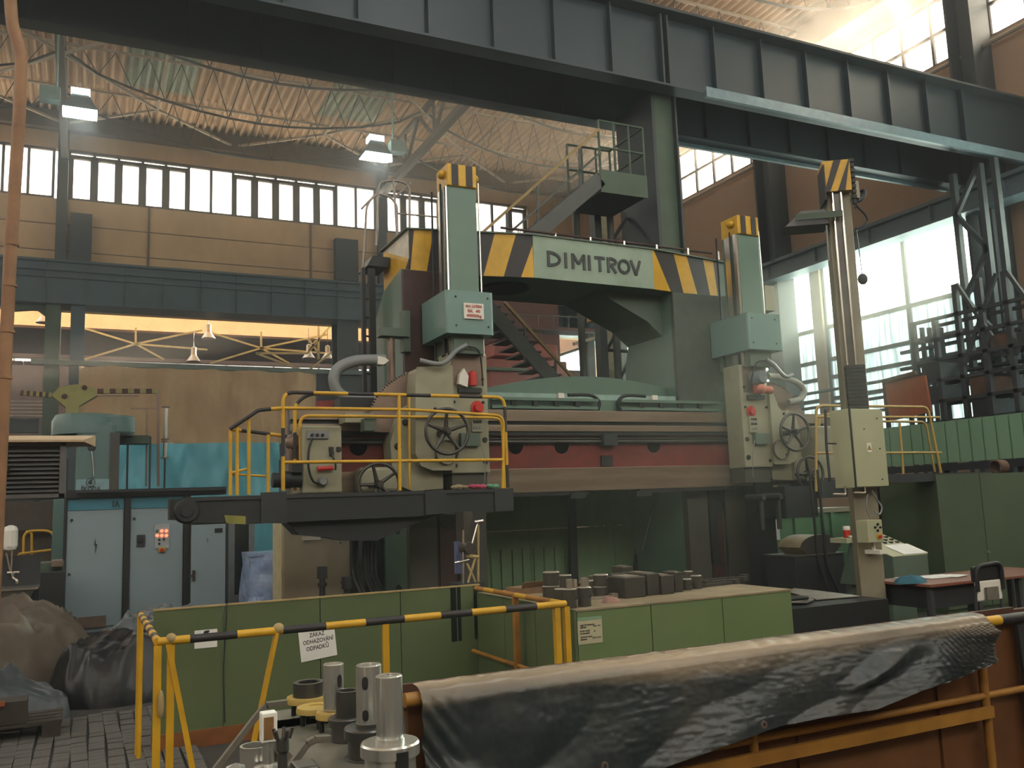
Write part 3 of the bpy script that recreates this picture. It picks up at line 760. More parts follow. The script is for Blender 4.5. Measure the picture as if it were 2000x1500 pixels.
def tool_head(c, s, ztop, lab):
    """saddle, swivel quadrant, ram and gear hood; c = inner edge, s = direction away from the machine's middle"""
    Q = lambda q: c + s * q
    z0, z1 = 2.10, 3.64; yf = 10.35
    sd = M().box(Q(0), Q(.53), yf, 10.72, z0, z1).build('saddle', m_cream, LA, bevel=.015)
    M().box(Q(.02), Q(.5), yf + .06, 10.72, z0 - .22, z0).build('lower_slide', m_wayd, sd)
    M().box(Q(.06), Q(.5), yf - .004, yf, z1 - .42, z1 - .04).build('bare_plate', m_quad, sd)
    # bulge with rounded bottom
    b = M(); pts = [(.5, 3.46), (.98, 3.42), (1.0, 3.2), (1.02, 2.35), (.95, 2.2), (.8, 2.14), (.5, 2.14)]
    if s > 0: pts = [(.5, 3.3), (.55, 3.28), (.66, 3.0), (.72, 2.95), (.98, 2.93)] + pts[3:]
    b.prism([V((Q(q), yf - .06, zz)) for q, zz in pts], (0, .45, 0)); b.build('gear_housing', m_cream, sd, bevel=.05)
    b = M(); pts = [(.98, 3.0), (1.15, 2.9), (1.28, 2.5), (1.25, 2.0), (1.0, 1.9), (.6, 1.92), (.6, 2.2)]
    b.prism([V((Q(q), yf + .12, zz)) for q, zz in pts], (0, .3, 0)); b.build('swivel_body', m_cream, sd, bevel=.04)
    # toothed quadrant
    cc = V((Q(.72), yf + .27, 2.62)); R1 = .80; pts = []
    a0, a1 = (math.radians(95), math.radians(178)) if s < 0 else (math.radians(2), math.radians(85))
    pts.append(cc)
    nt = 30
    for i in range(nt):
        for k, rr in ((0, R1), (.5, R1), (.5, R1 + .022), (1, R1 + .022)):
            t = a0 + (a1 - a0) * (i + k) / nt; pts.append(cc + V((math.cos(t) * rr, 0, math.sin(t) * rr)))
    M().prism(pts, (0, .07, 0)).build('toothed_quadrant', m_quad, sd)
    # cylindrical cover plate low on the housing
    M().lathe((Q(.62), yf - .06, 2.36), [(0, -.02), (.14, -.02), (.15, 0), (.15, .05)], 24, 0, (0, -1, 0)).build('cover_plate', m_quad, sd)
    wheel((Q(.70), yf - .32, 2.60), .275, sd)
    M().tube((Q(.70), yf - .2, 2.60), (Q(.70), yf, 2.60), .04, 10).build('wheel_shaft', m_wheel, sd)
    for q, zz, r in ((.06, 2.52, .036), (.06, 2.25, .04), (1.08, 2.75, .045), (1.18, 2.45, .05), (.07, 3.0, .02), (.07, 3.3, .02), (.47, 3.0, .02), (.47, 2.2, .025), (.75, 2.9, .022), (.75, 2.28, .025)):
        M().lathe((Q(q), yf - (.06 if q > .5 else 0) + (.18 if q > 1.05 else 0), zz), [(0, -.0), (0.001, -.02), (r * .8, -.02), (r, 0)], 12, 0, (0, 1, 0)).build('bolt_head', m_blk, sd)
    # electrics on the plate
    M().box(Q(.1), Q(.42), yf - .05, yf, 3.12, 3.18).build('terminal_strip', m_char, sd)
    M().tube((Q(.24), yf - .08, 3.2), (Q(.24), yf - .08, 3.34), .055, 12).ball((Q(.24), yf - .08, 3.34), .055).build('warning_lamp', m_redp, sd)
    M().prism([V((Q(q), yf - .1, zz)) for q, zz in ((.32, 3.18), (.44, 3.22), (.42, 3.34), (.36, 3.42), (.3, 3.32))], (0, .08, 0)).build('paper_cup', m_white, sd)
    M().lathe((Q(.16), yf, 2.93), [(0, -.07), (.05, -.07), (.055, -.02), (.09, -.02), (.09, 0)], 16, 0, (0, 1, 0), mats=[0, 0, 0, 1]).build('stop_button', [m_redp, m_cream], sd)
    bx = M().box(Q(.10), Q(.25), yf - .04, yf, 2.62, 2.86).build('button_panel', m_cream, sd)
    for i in range(3):
        for j in range(3): M().box(Q(.125 + .04 * i), Q(.15 + .04 * i), yf - .052, yf - .04, 2.66 + .07 * j, 2.69 + .07 * j).build('push_button', m_blk if j else m_grey, bx)
    M().box(Q(.16), Q(.42), yf - .08, yf, 2.44, 2.6).build('junction_box', m_teald, sd)
    M().path(bez([(Q(.16), yf - .05, 2.5), (Q(.1), yf - .06, 2.3), (Q(.1), yf - .03, 2.0), (Q(.12), yf - .02, 1.95)]), .006, 5).build('cable', m_grey, sd)
    M().path(bez([(Q(.35), yf - .2, 3.68), (Q(.2), yf - .18, 3.65), (Q(.14), yf - .14, 3.5), (Q(.1), yf - .08, 3.2)]), .010, 5).build('cable', m_blk, sd)
    M().path(bez([(Q(.95), yf - .1, 3.5), (Q(.7), yf - .2, 3.45), (Q(.5), yf - .2, 3.62), (Q(.36), yf - .2, 3.7)]), .03, 8).build('hose', m_grey, sd)
    # ram
    rm = M().prism([V((Q(q), y, 2.6)) for q, y in ((.1, 10.62), (.1, 10.3), (.14, 10.26), (.47, 10.26), (.51, 10.3), (.51, 10.62))], (0, 0, ztop - 2.9))
    rm = M().box(Q(.1), Q(.51), 10.28, 10.66, 3.6, ztop - .3).build('ram', m_teal, LA, bevel=.02)
    M().box(Q(.065) if s > 0 else Q(.53), Q(.1) if s > 0 else Q(.51), 10.3, 10.37, 3.6, ztop - .3).build('bright_way', m_chrome, rm)
    M().box(Q(.08), Q(.53), 10.45, 10.58, 3.6, ztop - .3).build('bright_way', m_chrome, rm)
    for y in (10.4, 10.72): M().tube((Q(.56) if s < 0 else Q(.045), y, 3.6), (Q(.56) if s < 0 else Q(.045), y, ztop - .25), .014, 6).build('cable_run', m_blk, rm)
    M().tube((Q(.05) if s < 0 else Q(.56), 10.33, 3.6), (Q(.05) if s < 0 else Q(.56), 10.33, ztop - .2), .013, 8).build('rim_highlight_rod', m_chrome, rm)  # bright rod standing in for the rim highlight on the ram's right edge
    cp = M().box(Q(.1), Q(.51), 10.26, 10.66, ztop - .3, ztop).build('ram_cap', m_yel, rm, bevel=.015)
    for i in range(2):
        x0 = min(Q(.1), Q(.51)) + .06 + i * .2
        M().box(x0, x0 + .09, 10.25, 10.26, ztop - .29, ztop - .01).build('hazard_stripe', m_black, rm)
    for x in (Q(.54), Q(.07)): M().ball((x, 10.4, ztop - .12), .055, 0, (1, 1.3, 1)).build('pulley_lug', m_yel, rm)
    # gear hood
    hd = M().box(Q(-.0), Q(.655), 10.08, 10.98, 3.83, 4.38)
    hd = M().prism([V((Q(q), y, 3.83)) for q, y in ((0, 10.08), (.655, 10.08), (.655, 10.98), (0, 10.98))], (0, 0, .55)).build('gear_hood', m_hood, LA, bevel=.035)
    for q, zz in ((.08, 3.93), (.08, 4.3), (.52, 3.93), (.52, 4.3)): M().lathe((Q(q), 10.08, zz), [(0.001, -.006), (.014, -.006), (.014, 0)], 8, 0, (0, 1, 0)).build('screw', m_blk, hd)
    M().box(Q(.1), Q(.51), 10.2, 10.9, 3.6, 3.83).build('hood_neck', m_teald, hd)
    return sd, rm, hd


sdL, rmL, hdL = tool_head(4.67, -1, 6.12, 0)
sdR, rmR, hdR = tool_head(8.80, 1, 5.95, 1)
pl = M().box(4.25, 4.52, 10.055, 10.08, 4.02, 4.22).build('load_plate', m_white, hdL)
fr = M()
for a in ((4.25, 4.52, 4.02, 4.027), (4.25, 4.52, 4.213, 4.22), (4.25, 4.256, 4.02, 4.22), (4.514, 4.52, 4.02, 4.22)): fr.box(a[0], a[1], 10.052, 10.056, a[2], a[3])
fr.box(4.25, 4.25, 10, 10, 4, 4)
m_rtx = mt('red_lettering', '#a8322a', .5, var=.02)
fit_text('MAX. ZATÍŽENÍ', .22, .045, m_rtx, hdL, (4.385, 10.052, 4.178), RF, bold=.001, ext=.001)
fit_text('BK  40', .17, .055, m_rtx, hdL, (4.385, 10.052, 4.118), RF, bold=.001, ext=.001)
fit_text('40000kg', .21, .055, m_rtx, hdL, (4.385, 10.052, 4.058), RF, bold=.001, ext=.001)
M().box(9.55, 9.75, 10.5, 10.7, 4.55, 4.95).build('limit_box', m_cream, rmR)
# flexible conduits looping out of both heads
def loop(pts, Y, r, mat, parent, nm='flexible_conduit'):
    return M().path(bez([P(u, v, Y=Y) for u, v in pts], 6), r, 8).build(nm, mat, parent)


loop(((752, 703), (720, 703), (690, 706), (663, 718), (652, 738), (658, 762), (678, 778), (705, 784), (740, 783)), 10.9, .072, m_grey, sdL)
M().prism([P(u, v, Y=10.82) for u, v in ((738, 695), (752, 698), (760, 704), (750, 712), (738, 711))], (0, .16, 0)).build('conduit_end', m_white, sdL)
loop(((1500, 735), (1520, 736), (1545, 742), (1563, 752), (1570, 766), (1562, 780), (1540, 786)), 10.5, .05, mt('grey_conduit2', '#8f9187', .5), sdR)
# left end of the crossrail: feed gearbox, lower handwheel, control cabinet
gb = M().box(2.3, 3.0, 10.4, 10.8, 2.2, 2.7)
x0, x1 = P(590, 890, Y=10.15).x, P(668, 890, Y=10.15).x
cb = M().box(x0, x1, 10.15, 10.7, 1.9, P(620, 831, Y=10.15).z).build('end_cabinet', m_cream, LA, bevel=.02)
zz = P(620, 850, Y=10.15).z
sw = M().box(x0 + .05, x0 + .3, 10.12, 10.15, zz - .04, zz + .05).build('switch_plate', m_grey, cb)
for i in range(3): M().lathe((x0 + .11 + .06 * i, 10.12, zz), [(0.001, -.03), (.015, -.03), (.02, 0)], 10, 0, (0, 1, 0)).build('knob', m_blk, sw)
for u, v in ((647, 877), (662, 877), (648, 886)):
    c = P(u, v, Y=10.13); M().box(c.x - .025, c.x + .025, 10.12, 10.15, c.z - .025, c.z + .025).build('push_button', m_blk, cb)
a, b = P(620, 916, Y=10.1), P(650, 914, Y=10.1)
M().tube(a, b, .028, 10).build('red_coupling', m_redp, cb)
c = P(630, 940, Y=10.1); M().lathe(c, [(0.001, -.05), (.04, -.05), (.06, 0), (.06, .05)], 14, 0, (0, 1, 0)).build('pump_head', m_grey, cb)
M().path(bez([P(610, 856, Y=10.1), P(603, 880, Y=10.08), P(603, 915, Y=10.08), P(612, 940, Y=10.08), P(626, 945, Y=10.1)]), .014, 6).build('hose', m_blk, cb)
M().path(bez([P(648, 888, Y=10.1), P(655, 905, Y=10.07), P(655, 918, Y=10.08)]), .012, 6).build('hose', m_blk, cb)
wheel(P(740, 947, Y=10.05), .25, sdL, .3)
M().tube(P(740, 947, Y=10.05), P(740, 947, Y=10.05) + V((0, .6, 0)), .03, 8).build('wheel_shaft', m_wheel, sdL)
M().box(P(700, 930, Y=10.5).x, P(775, 930, Y=10.5).x, 10.4, 10.7, 1.9, 2.2).build('feed_box', m_cream, sdL, bevel=.04)
a, b = P(532, 938, Y=10.2), P(588, 938, Y=10.2)
M().tube(a, b, .085, 14).tube(a + V((.12, 0, 0)), a + V((.2, 0, 0)), .1, 14).box(a.x + .2, b.x, 10.1, 10.3, a.z + .08, a.z + .2).build('feed_motor', m_blk, cb)
c = P(572, 870, Y=10.4); M().box(c.x - .06, x0 + .05, 10.3, 10.5, c.z - .3, c.z + .1).ball(c + V((0, -.05, .03)), .1).build('end_bearing', m_quad, cb)
M().box(P(672, 810, Y=10.5).x, P(728, 810, Y=10.5).x, 10.45, 10.75, P(700, 826, Y=10.5).z, P(700, 808, Y=10.5).z).build('wiper_box', m_cream, cr)
M().box(P(712, 830, Y=10.3).x, P(735, 830, Y=10.3).x, 10.3, 10.5, P(720, 841, Y=10.3).z, P(720, 817, Y=10.3).z).build('limit_switch', m_teald, cr)
c = P(680, 785, Y=10.8); M().box(c.x - .1, P(740, 785, Y=10.8).x, 10.8, 11.1, P(700, 800, Y=10.8).z, P(700, 776, Y=10.8).z).build('conduit_carrier', m_blk, cr)
# right end
x0, x1 = P(1597, 900, Y=10.15).x, P(1640, 900, Y=10.15).x
ce2 = M().box(x0, x1 + .1, 10.15, 10.7, 1.9, P(1610, 832, Y=10.15).z).build('end_cabinet', m_cream, LA, bevel=.02)
wheel(P(1583, 925, Y=10.05), .25, sdR, .3)
M().box(P(1545, 930, Y=10.5).x, P(1600, 930, Y=10.5).x, 10.4, 10.7, 1.9, 2.25).build('feed_box', m_cream, sdR, bevel=.04)
c = P(1482, 738, Y=10.2); M().lathe(c + V((0, 0, 0)), [(0.001, -.1), (.08, -.1), (.11, -.05), (.11, .1)], 16, 0, (0, 1, 0)).build('blower_hood', mt('blue_grey', '#5c646c', .4), sdR)
c = P(1487, 760, Y=10.1); M().tube(c, P(1506, 762, Y=10.1), .06, 12).ball(c, .075).build('red_motor', mt('faded_red', '#b0604c', .5), sdR)
# vertical screw with bracket on the left column's side
c = P(764, 700, Y=11.0)
o = M().tube((c.x, 11.0, 2.9), (c.x, 11.0, zc(648, 11, 764)), .05, 10).build('lift_screw', m_quad, c1)
b0 = P(764, 650, Y=11.0); M().box(b0.x - .17, b0.x + .22, 10.9, 11.1, b0.z - .06, b0.z + .05).box(b0.x + .15, b0.x + .25, 10.95, 11.1, b0.z - .25, b0.z + .3).build('screw_bracket', m_teald, c1)
# caged ladder and little platform at the upper left
ld = E('access_ladder', (3.55, 12.2, 0), 'dark caged ladder on the left side of the lathe rising to its top beam', 'ladder')
LY = 12.0
a, b = P(708, 600, Y=LY).x, P(722, 600, Y=LY).x
for x, w in ((a, .05), (b, .09)): M().box(x, x + w, LY, LY + .08, .0, P(715, 523, Y=LY).z).build('stringer', m_blk, ld)
for i in range(17): M().tube((a, LY + .04, .35 + .27 * i), (b, LY + .04, .35 + .27 * i), .014, 6).build('rung', m_blk, ld)
M().prism([P(u, v, Y=LY) for u, v in ((718, 518), (728, 499), (762, 503), (758, 522))], (0, .5, 0)).build('landing', m_char, ld)
m_pipe = mt('rail_pipe', '#8a8078', .4, me=.3)
for pts in (((706, 560), (712, 480), (716, 400), (735, 378), (762, 384), (775, 400), (776, 470)), ((735, 480), (738, 375), (742, 355), (768, 352), (792, 357), (800, 370), (800, 450)),
            ((768, 352), (771, 386), (776, 470)), ((706, 408), (735, 378)), ((771, 386), (803, 355))):
    M().path(rounded([P(u, v, Y=LY + .2) for u, v in pts], .12), .018, 6).build('hoop', m_pipe, ld)
M().tube(P(777, 417, Y=LY + .2), P(855, 424, Y=LY + .2), .014, 6).build('hoop', m_pipe, ld)
# hoses coming down from the platform bracket, pipe stubs
hs = M()
for i, u in enumerate((690, 697, 712, 718, 725, 733)):
    hs = M().path(bez([P(u, 1050, Y=10.6), P(u - 1, 1090, Y=10.6), P(u + 3 - 2 * (i % 2), 1125, Y=10.5), P(u + 14, 1155, Y=10.2), P(u + 22, 1175, Y=9.9)]), .024, 7)
    hs.build('supply_hose', m_blk, LA)
# splash guard panels behind the turning table
gd = E('splash_guard', (7, 12.7, 0), 'tall green splash guard of flat panels standing behind the lathe table', 'guard')
m_gp = mt('guard_green', '#748f6a', .5, var=.07, sc=.8, d2='#354c35', d2amt=.5, d2sc=.8)
xs = [P(u, 1050, Y=12.7).x for u in (930, 1035, 1118, 1200, 1256)]
for i in range(4): M().box(xs[i] + .005, xs[i + 1] - .005, 12.7, 12.74, .1, 1.28).box(xs[i] + .005, xs[i + 1] - .005, 12.7, 12.74, 1.29, 2.6).build('panel', m_gp, gd)
for i, u in enumerate((958, 978, 1000, 1020, 1042, 1062, 1083, 1103)): x = P(u, 1100, Y=12.7).x; M().box(x, x + .02, 12.66, 12.7, .1, 1.0).build('rib', m_gp, gd)
M().prism([P(u, v, Y=12.5) for u, v in ((1113, 960), (1124, 960), (1130, 1140), (1116, 1140))], (0, .08, 0)).build('guard_post', m_char, gd)
M().prism([P(u, v, Y=12.4) for u, v in ((1250, 1035), (1254, 1040), (1256, 1140), (1238, 1140))], (0, .08, 0)).build('torn_flap', m_blk, gd)
M().path(bez([P(1284, 962, Y=11.5), P(1270, 1010, Y=11.4), P(1254, 1075, Y=11.4)]), .016, 6).build('hose', m_char, gd)
# stack of right column details
M().prism([P(u, v, Y=10.94) for u, v in ((1384, 960), (1398, 960), (1406, 1095), (1414, 1100), (1394, 1100), (1390, 1060))], (0, .05, 0)).build('way_cover', m_blk, c2)
M().box(9.25, 9.6, 10.7, 12.2, 0, 1.9).build('side_box', m_char, c2)

# ================= OPERATOR PLATFORMS
m_deck = mt('deck_paint', '#252729', .5, var=.1, d2='#17181a', d2amt=.5)
PY = 9.7


def pf(pts, Y, th, name, mat, parent, **k):
    return M().prism([P(u, v, Y=Y) for u, v in pts], (0, th, 0)).build(name, mat, parent, **k)


def rail_pipe(pts, Y, r, name, parent, bands=None, rd=.12):
    """bent pipe; bands = (yellow length, black length) in metres"""
    q = rounded([V(p) if len(p) == 3 else P(p[0], p[1], Y=Y) for p in pts], rd, 5)
    mats = None
    if bands:
        out = [q[0]]; mats = []; pos = 0; per = sum(bands)
        for a, b in zip(q[:-1], q[1:]):
            L = (b - a).length; n = max(1, int(L / .03)) if L > .05 else 1
            for i in range(n):
                pm = pos + L * (i + .5) / n; c = 0 if pm % per < bands[0] else 1
                if i < n - 1 and c == (0 if (pos + L * (i + 1.5) / n) % per < bands[0] else 1): continue
                out.append(a.lerp(b, (i + 1) / n)); mats.append(c)
            pos += L
        q = out
        mats.append(mats[-1])
    return M().path(q, r, 8, 0, mats=mats).build(name, [m_yel, m_black], parent)


pt = E('operator_platform', (2.8, 10, 1.6), 'dark hanging operator platform with yellow railings at the lathe\'s left head', 'platform')
pf(((338, 975), (1003, 955), (1003, 997), (930, 1003), (480, 1024), (338, 1016)), PY, .06, 'fascia', m_deck, pt)
zt = P(1000, 955, Y=PY).z
M().box(.9, 4.67, PY + .02, 10.33, zt - .04, zt).build('deck_plate', m_deck, pt)
M().box(.95, 4.66, PY - .02, PY + .09, zt - .03, zt + .01).build('edge_strip', m_char, pt)
pf(((510, 962), (560, 960), (560, 1022), (510, 1022)), PY - .03, .04, 'fascia_plate', m_char, pt)
pf(((830, 958), (872, 957), (872, 1002), (832, 1006)), PY - .03, .04, 'fascia_plate', m_char, pt)
pf(((966, 955), (1003, 954), (1003, 997), (968, 999)), PY - .03, .04, 'fascia_plate', m_char, pt)
pf(((556, 1015), (585, 1045), (640, 1050), (668, 1056), (735, 1056), (785, 1034), (868, 1000), (860, 985)), PY + .12, .4, 'bracket', m_deck, pt)
c = P(365, 998, Y=PY - .02)
M().lathe(c, [(0.001, -.03), (.06, -.03), (.07, -.01), (.11, -.01), (.13, .02), (.13, .1)], 26, 0, (0, 1, 0)).build('end_wheel', m_char, pt)
pf(((331, 975), (352, 975), (352, 1012), (331, 1016)), PY + .03, .2, 'end_block', m_char, pt)
pf(((438, 1006), (480, 1008), (480, 1024), (442, 1022)), PY - .01, .05, 'yellow_cap', mt('dirty_yellow', '#7c7a3a', .5), pt)
R1, R2 = .021, .019
rail_pipe(((553, 958), (553, 766), (985, 776), (992, 958)), PY + .05, R1, 'top_rail', pt, (.38, .3))
rail_pipe(((553, 797), (800, 800), (984, 812), (982, 958)), PY + .05, R2, 'middle_rail', pt)
rail_pipe(((588, 958), (585, 812), (980, 816), (986, 955)), 10.25, R2, 'inner_rail', pt)
rail_pipe(((553, 903), (982, 898)), PY + .05, R2, 'lower_rail', pt)
rail_pipe(((779, 772), (781, 958)), PY + .05, R1, 'post', pt)
rail_pipe(((799, 770), (800, 955)), 10.25, .015, 'post', pt)
rail_pipe(((576, 958), (576, 790), (600, 770), (640, 768)), 10.25, R1, 'post', pt, (.35, .3))
rail_pipe(((553, 797), (505, 801), (449, 838)), PY + .05, R1, 'sloping_rail', pt, (.12, .5), .03)
rail_pipe(((449, 838), (560, 852)), PY + .15, R2, 'sloping_rail', pt, (.12, .3), .03)
for u, v, vb in ((450, 840, 967), (463, 832, 967), (486, 816, 966), (524, 849, 965)): rail_pipe(((u, v), (u, vb)), PY + .08, R2, 'post', pt)
rail_pipe(((449, 924), (482, 916)), PY + .08, .012, 'lower_rail', pt); rail_pipe(((449, 926), (520, 930)), PY + .12, .012, 'lower_rail', pt)
for nm, u, v, mat, lb, k in (('rag', 934, 944, mt('pink_rag', '#a8405c', .9), 'pink rag lying on the right end of the left platform', 1), ('glove', 898, 948, mt('buff_rag', '#8a7a60', .9), 'buff work glove lying left of the pink rag on the platform', 2), ('rag', 962, 946, mt('green_rag', '#5c8a6c', .9), 'small green rag right of the pink rag on the platform', 3)):
    c = P(u, v + 8, Y=9.8); c.z = zt + .012; g = M(); random.seed(k)
    for j in range(7): g.v = g.v; g.ball(c + V((random.uniform(-.09, .09), random.uniform(-.03, .06), .02 + random.uniform(0, .015))), random.uniform(.03, .05), 0, (1.3, .9, .7), 4)
    g.build(nm, mat, None, label=lb, cat='rag')
# right platform
p2 = E('operator_platform', (11, 10, 1.6), 'dark operator platform with pale yellow railings right of the lathe, behind the post cabinet', 'platform')
M().box(9.6, 12.2, PY, 10.33, zt - .26, zt).build('deck_plate', m_deck, p2)
M().box(9.0, 9.6, PY + .1, 10.3, 1.35, 1.8).build('bracket', m_deck, p2)
for u, v in ((1487, 972), (1520, 970)):
    c = P(u, v, Y=PY); M().lathe(c, [(0.001, -.06), (.04, -.06), (.05, 0), (.05, .3)], 14, 0, (0, 1, 0)).tube(c + V((.03, .05, -.02)), c + V((.03, .05, -.45)), .035, 10).build('roller', m_char, p2)
m_yp = mt('pale_yellow_paint', '#a98d4c', .5, var=.1)
m_yel_save = m_yel
m_yel = m_yp
rail_pipe(((1594, 960), (1594, 792), (1812, 795), (1840, 935)), PY + .05, R1, 'top_rail', p2)
rail_pipe(((1594, 814), (1835, 815)), PY + .05, R2, 'middle_rail', p2)
rail_pipe(((1600, 950), (1600, 812), (1625, 808), (1640, 808)), 10.2, R2, 'inner_rail', p2)
rail_pipe(((1722, 823), (1808, 824), (1826, 922)), 10.2, R2, 'inner_rail', p2)
rail_pipe(((1594, 885), (1838, 884)), PY + .05, R2, 'lower_rail', p2)
rail_pipe(((1757, 826), (1765, 935)), PY + .05, R2, 'post', p2)
m_yel = m_yel_save
# ================= BEHIND THE LATHE: stairs, posts, red crane parts
m_stair = mt('stair_steel', '#4a4c48', .6, var=.15)
m_ochre = mt('ochre_rail', '#8f7646', .55, var=.15)
st = E('steel_staircase', (8.5, 12.95, 0), 'grey steel staircase with a railed landing beside the tall crane column', 'staircase')
SY = 12.95
b0, b1 = P(1178, 345, Y=SY), P(1256, 355, Y=SY)
lx0, lx1, lz = b0.x - .05, b1.x + .05, b0.z
M().box(lx0, lx1, SY, SY + 1.2, lz - .28, lz).build('landing', m_stair, st)
M().box(lx0 - .02, lx1 + .02, SY - .03, SY, lz - .3, lz + .12).build('fascia', m_gcol, st)
for y in (SY, SY + 1.15):
    for k in range(4):
        x = lx0 + (lx1 - lx0) * k / 3; M().tube((x, y, lz), (x, y, lz + 1.05), .022, 6).build('post', m_gcol, st)
    for z in (.55, 1.05): M().tube((lx0, y, lz + z), (lx1, y, lz + z), .022, 6).build('rail', m_gcol, st)
for z in (.55, 1.05): M().tube((lx1, SY, lz + z), (lx1, SY + 1.15, lz + z), .022, 6).build('rail', m_gcol, st)
def seg(u0, v0, u1, v1, Y, w, h, nm, mat, par): return M().bar(P(u0, v0, Y=Y), P(u1, v1, Y=Y), w, h).build(nm, mat, par)
# upper flight descends to the left, lower flight to the right
for y in (SY, SY + .8):
    seg(1172, 350, 940, 548, y, .06, .26, 'stringer', m_stair, st)
    seg(1170, 252, 930, 465, y, .045, .045, 'rail', m_ochre if y == SY else m_stair, st)
    seg(1172, 298, 935, 508, y, .035, .035, 'rail', m_stair, st)
    for u in (1132, 1050, 990): v = 252 + (1170 - u) * .8875; seg(u, v, u + 1, v + 98, y, .035, .035, 'post', m_stair, st)
for i in range(14):
    p = P(1166 - i * 17, 352 + i * 14.5, Y=SY); M().box(p.x - .14, p.x + .12, SY + .03, SY + .8, p.z - .02, p.z + .01).build('tread', m_stair, st)
LY2 = 14.0
for y in (LY2, LY2 + .95):
    seg(945, 590, 1110, 775, y, .06, .26, 'stringer', m_stair, st)
    seg(985, 590, 1150, 772, y, .05, .05, 'rail', m_ochre if y == LY2 else m_stair, st)
    for u in (1025, 1085): v = 590 + (u - 985) * 1.1; seg(u, v, u, v + 75, y, .035, .035, 'post', m_stair, st)
for i in range(12):
    p = P(948 + i * 13, 605 + i * 14.6, Y=LY2 + .4); M().box(p.x - .15, p.x + .15, LY2 + .03, LY2 + .95, p.z - .02, p.z + .01).build('tread', m_stair, st)
c = P(940, 575, Y=SY + 1); M().box(c.x - 1.2, c.x + .1, SY, LY2 + 1, c.z - .12, c.z).build('landing', m_stair, st)
for x in (c.x - 1.1, c.x): M().tube((x, LY2 + .9, 0), (x, LY2 + .9, c.z), .06, 8).build('landing_leg', m_stair, st)
for x in (lx0 + .1, lx1 - .1): M().tube((x, SY + 1.1, 0), (x, SY + 1.1, lz - .28), .07, 8).build('landing_leg', m_stair, st)
# cream post with a yellow box
a, b = P(1182, 700, Y=14.9), P(1200, 700, Y=14.9)
cp = E('service_post', (a.x, 14.9, 0), 'slim cream service post with an ochre box, seen under the striped beam', 'post')
M().box(a.x, b.x, 14.9, 15.05, 0, P(1182, 405, Y=14.9).z).build('post', mt('cream_post', '#b3a684', .6), cp)
q = P(1155, 605, Y=14.9); w = P(1186, 628, Y=14.9); M().box(q.x, w.x, 14.85, 15.1, w.z, q.z).build('box', mt('ochre_box', '#a07a34', .6), cp)
# salmon red crane trolley and gantry far behind
m_sal = mt('salmon_red', '#8c453c', .5, var=.1)
m_drk = mt('dark_red_brown', '#4a2c26', .7, var=.2)
rc = E('gantry_machine', (P(990, 700, Y=22).x, 22, 0), 'salmon red machine tool with stepped covers beyond the stairs', 'machine')
for u0, v0, u1, v1, y, m in ((955, 700, 1110, 770, 21.5, m_sal), (965, 668, 1090, 700, 21.8, m_sal), (975, 645, 1060, 668, 22.0, m_drk), (950, 716, 1030, 726, 21.4, m_teald), (1100, 722, 1150, 770, 22, m_drk)):
    a, b = P(u0, v0, Y=y), P(u1, v1, Y=y); M().box(a.x, b.x, y, y + 1.2, max(0, b.z), a.z).build('cover', m, rc, bevel=.03)
a = P(955, 770, Y=21.6); b = P(1110, 770, Y=21.6); M().box(a.x, b.x, 21.6, 22.6, 0, a.z + .02).build('bed', m_drk, rc)
gw = E('gallery_walkway', (P(1080, 640, Y=28).x, 28, 4), kind='structure')
M().bar(P(950, 640, Y=28), P(1210, 652, Y=28), .8, .12).build('deck', m_drk, gw)
for k in range(9): u = 960 + k * 30; M().tube(P(u, 612 + k * 1.2, Y=28), P(u, 642 + k * 1.2, Y=28), .03, 5).build('post', m_stair, gw)
M().tube(P(950, 612, Y=28), P(1210, 623, Y=28), .03, 5).build('rail', m_stair, gw)
M().box(P(940, 600, Y=30).x, P(1090, 600, Y=30).x, 30, 30.3, 0, P(1000, 560, Y=30).z).build('wall_partition', mt('maroon_wall', '#5a3a34', .8), None, kind='structure')
seg(1120, 672, 1245, 636, 24, .1, .1, 'roof_strut', m_roofsteel, gw)
for u in (1150, 1215):
    M().box(P(u, 700, Y=24).x, P(u + 12, 700, Y=24).x, 24, 24.2, 0, 7).build('dark_column', m_dsteel, None, kind='structure')

# ================= SUSPENDED PENDANT MAST at the right
m_mast = mt('mast_cream', '#857e6a', .5, var=.08, d2='#6a6454', d2amt=.5)
m_box = mt('cabinet_cream', '#a3a586', .42, var=.04, sc=1, d2='#8f9074', d2amt=.3)
MX, MY = P(1712, 1275, Z=0).x, P(1712, 1275, Z=0).y
ma = E('control_mast', (MX, MY, 0), 'tall cream mast with bright guide rods, striped cap and hanging switch cabinet', 'mast')
ms = .125
ztop = P(1630, 375, Y=MY - ms).z
M().box(MX - ms, MX + ms, MY - ms, MY + ms, 0, ztop + .2).build('shaft', m_mast, ma, bevel=.01)
M().box(MX - ms - .12, MX + ms + .12, MY - ms - .12, MY + ms + .12, 0, .04).build('foot_plate', m_char, ma)
for x in (-.075, .015): M().tube((MX + x, MY - ms - .062, 2.2), (MX + x, MY - ms - .062, ztop), .014, 8).build('guide_rod', m_chrome, ma)
M().box(MX - .06, MX + .03, MY - ms - .05, MY - ms, 2.2, ztop).build('dark_channel', m_wheel, ma)
zb0, zb1 = P(1668, 797, Y=MY - .2).z, P(1668, 712, Y=MY - .2).z
bl = M()
for i in range(12):
    z0 = zb0 + (zb1 - zb0) * i / 12; bl.box(MX - .11, MX + .09, MY - ms - .13, MY - ms - .05, z0, z0 + (zb1 - zb0) / 12 - .006)
bl.box(MX - .1, MX + .08, MY - ms - .12, MY - ms - .05, zb0, zb1); bl.build('bellows', m_blk, ma)
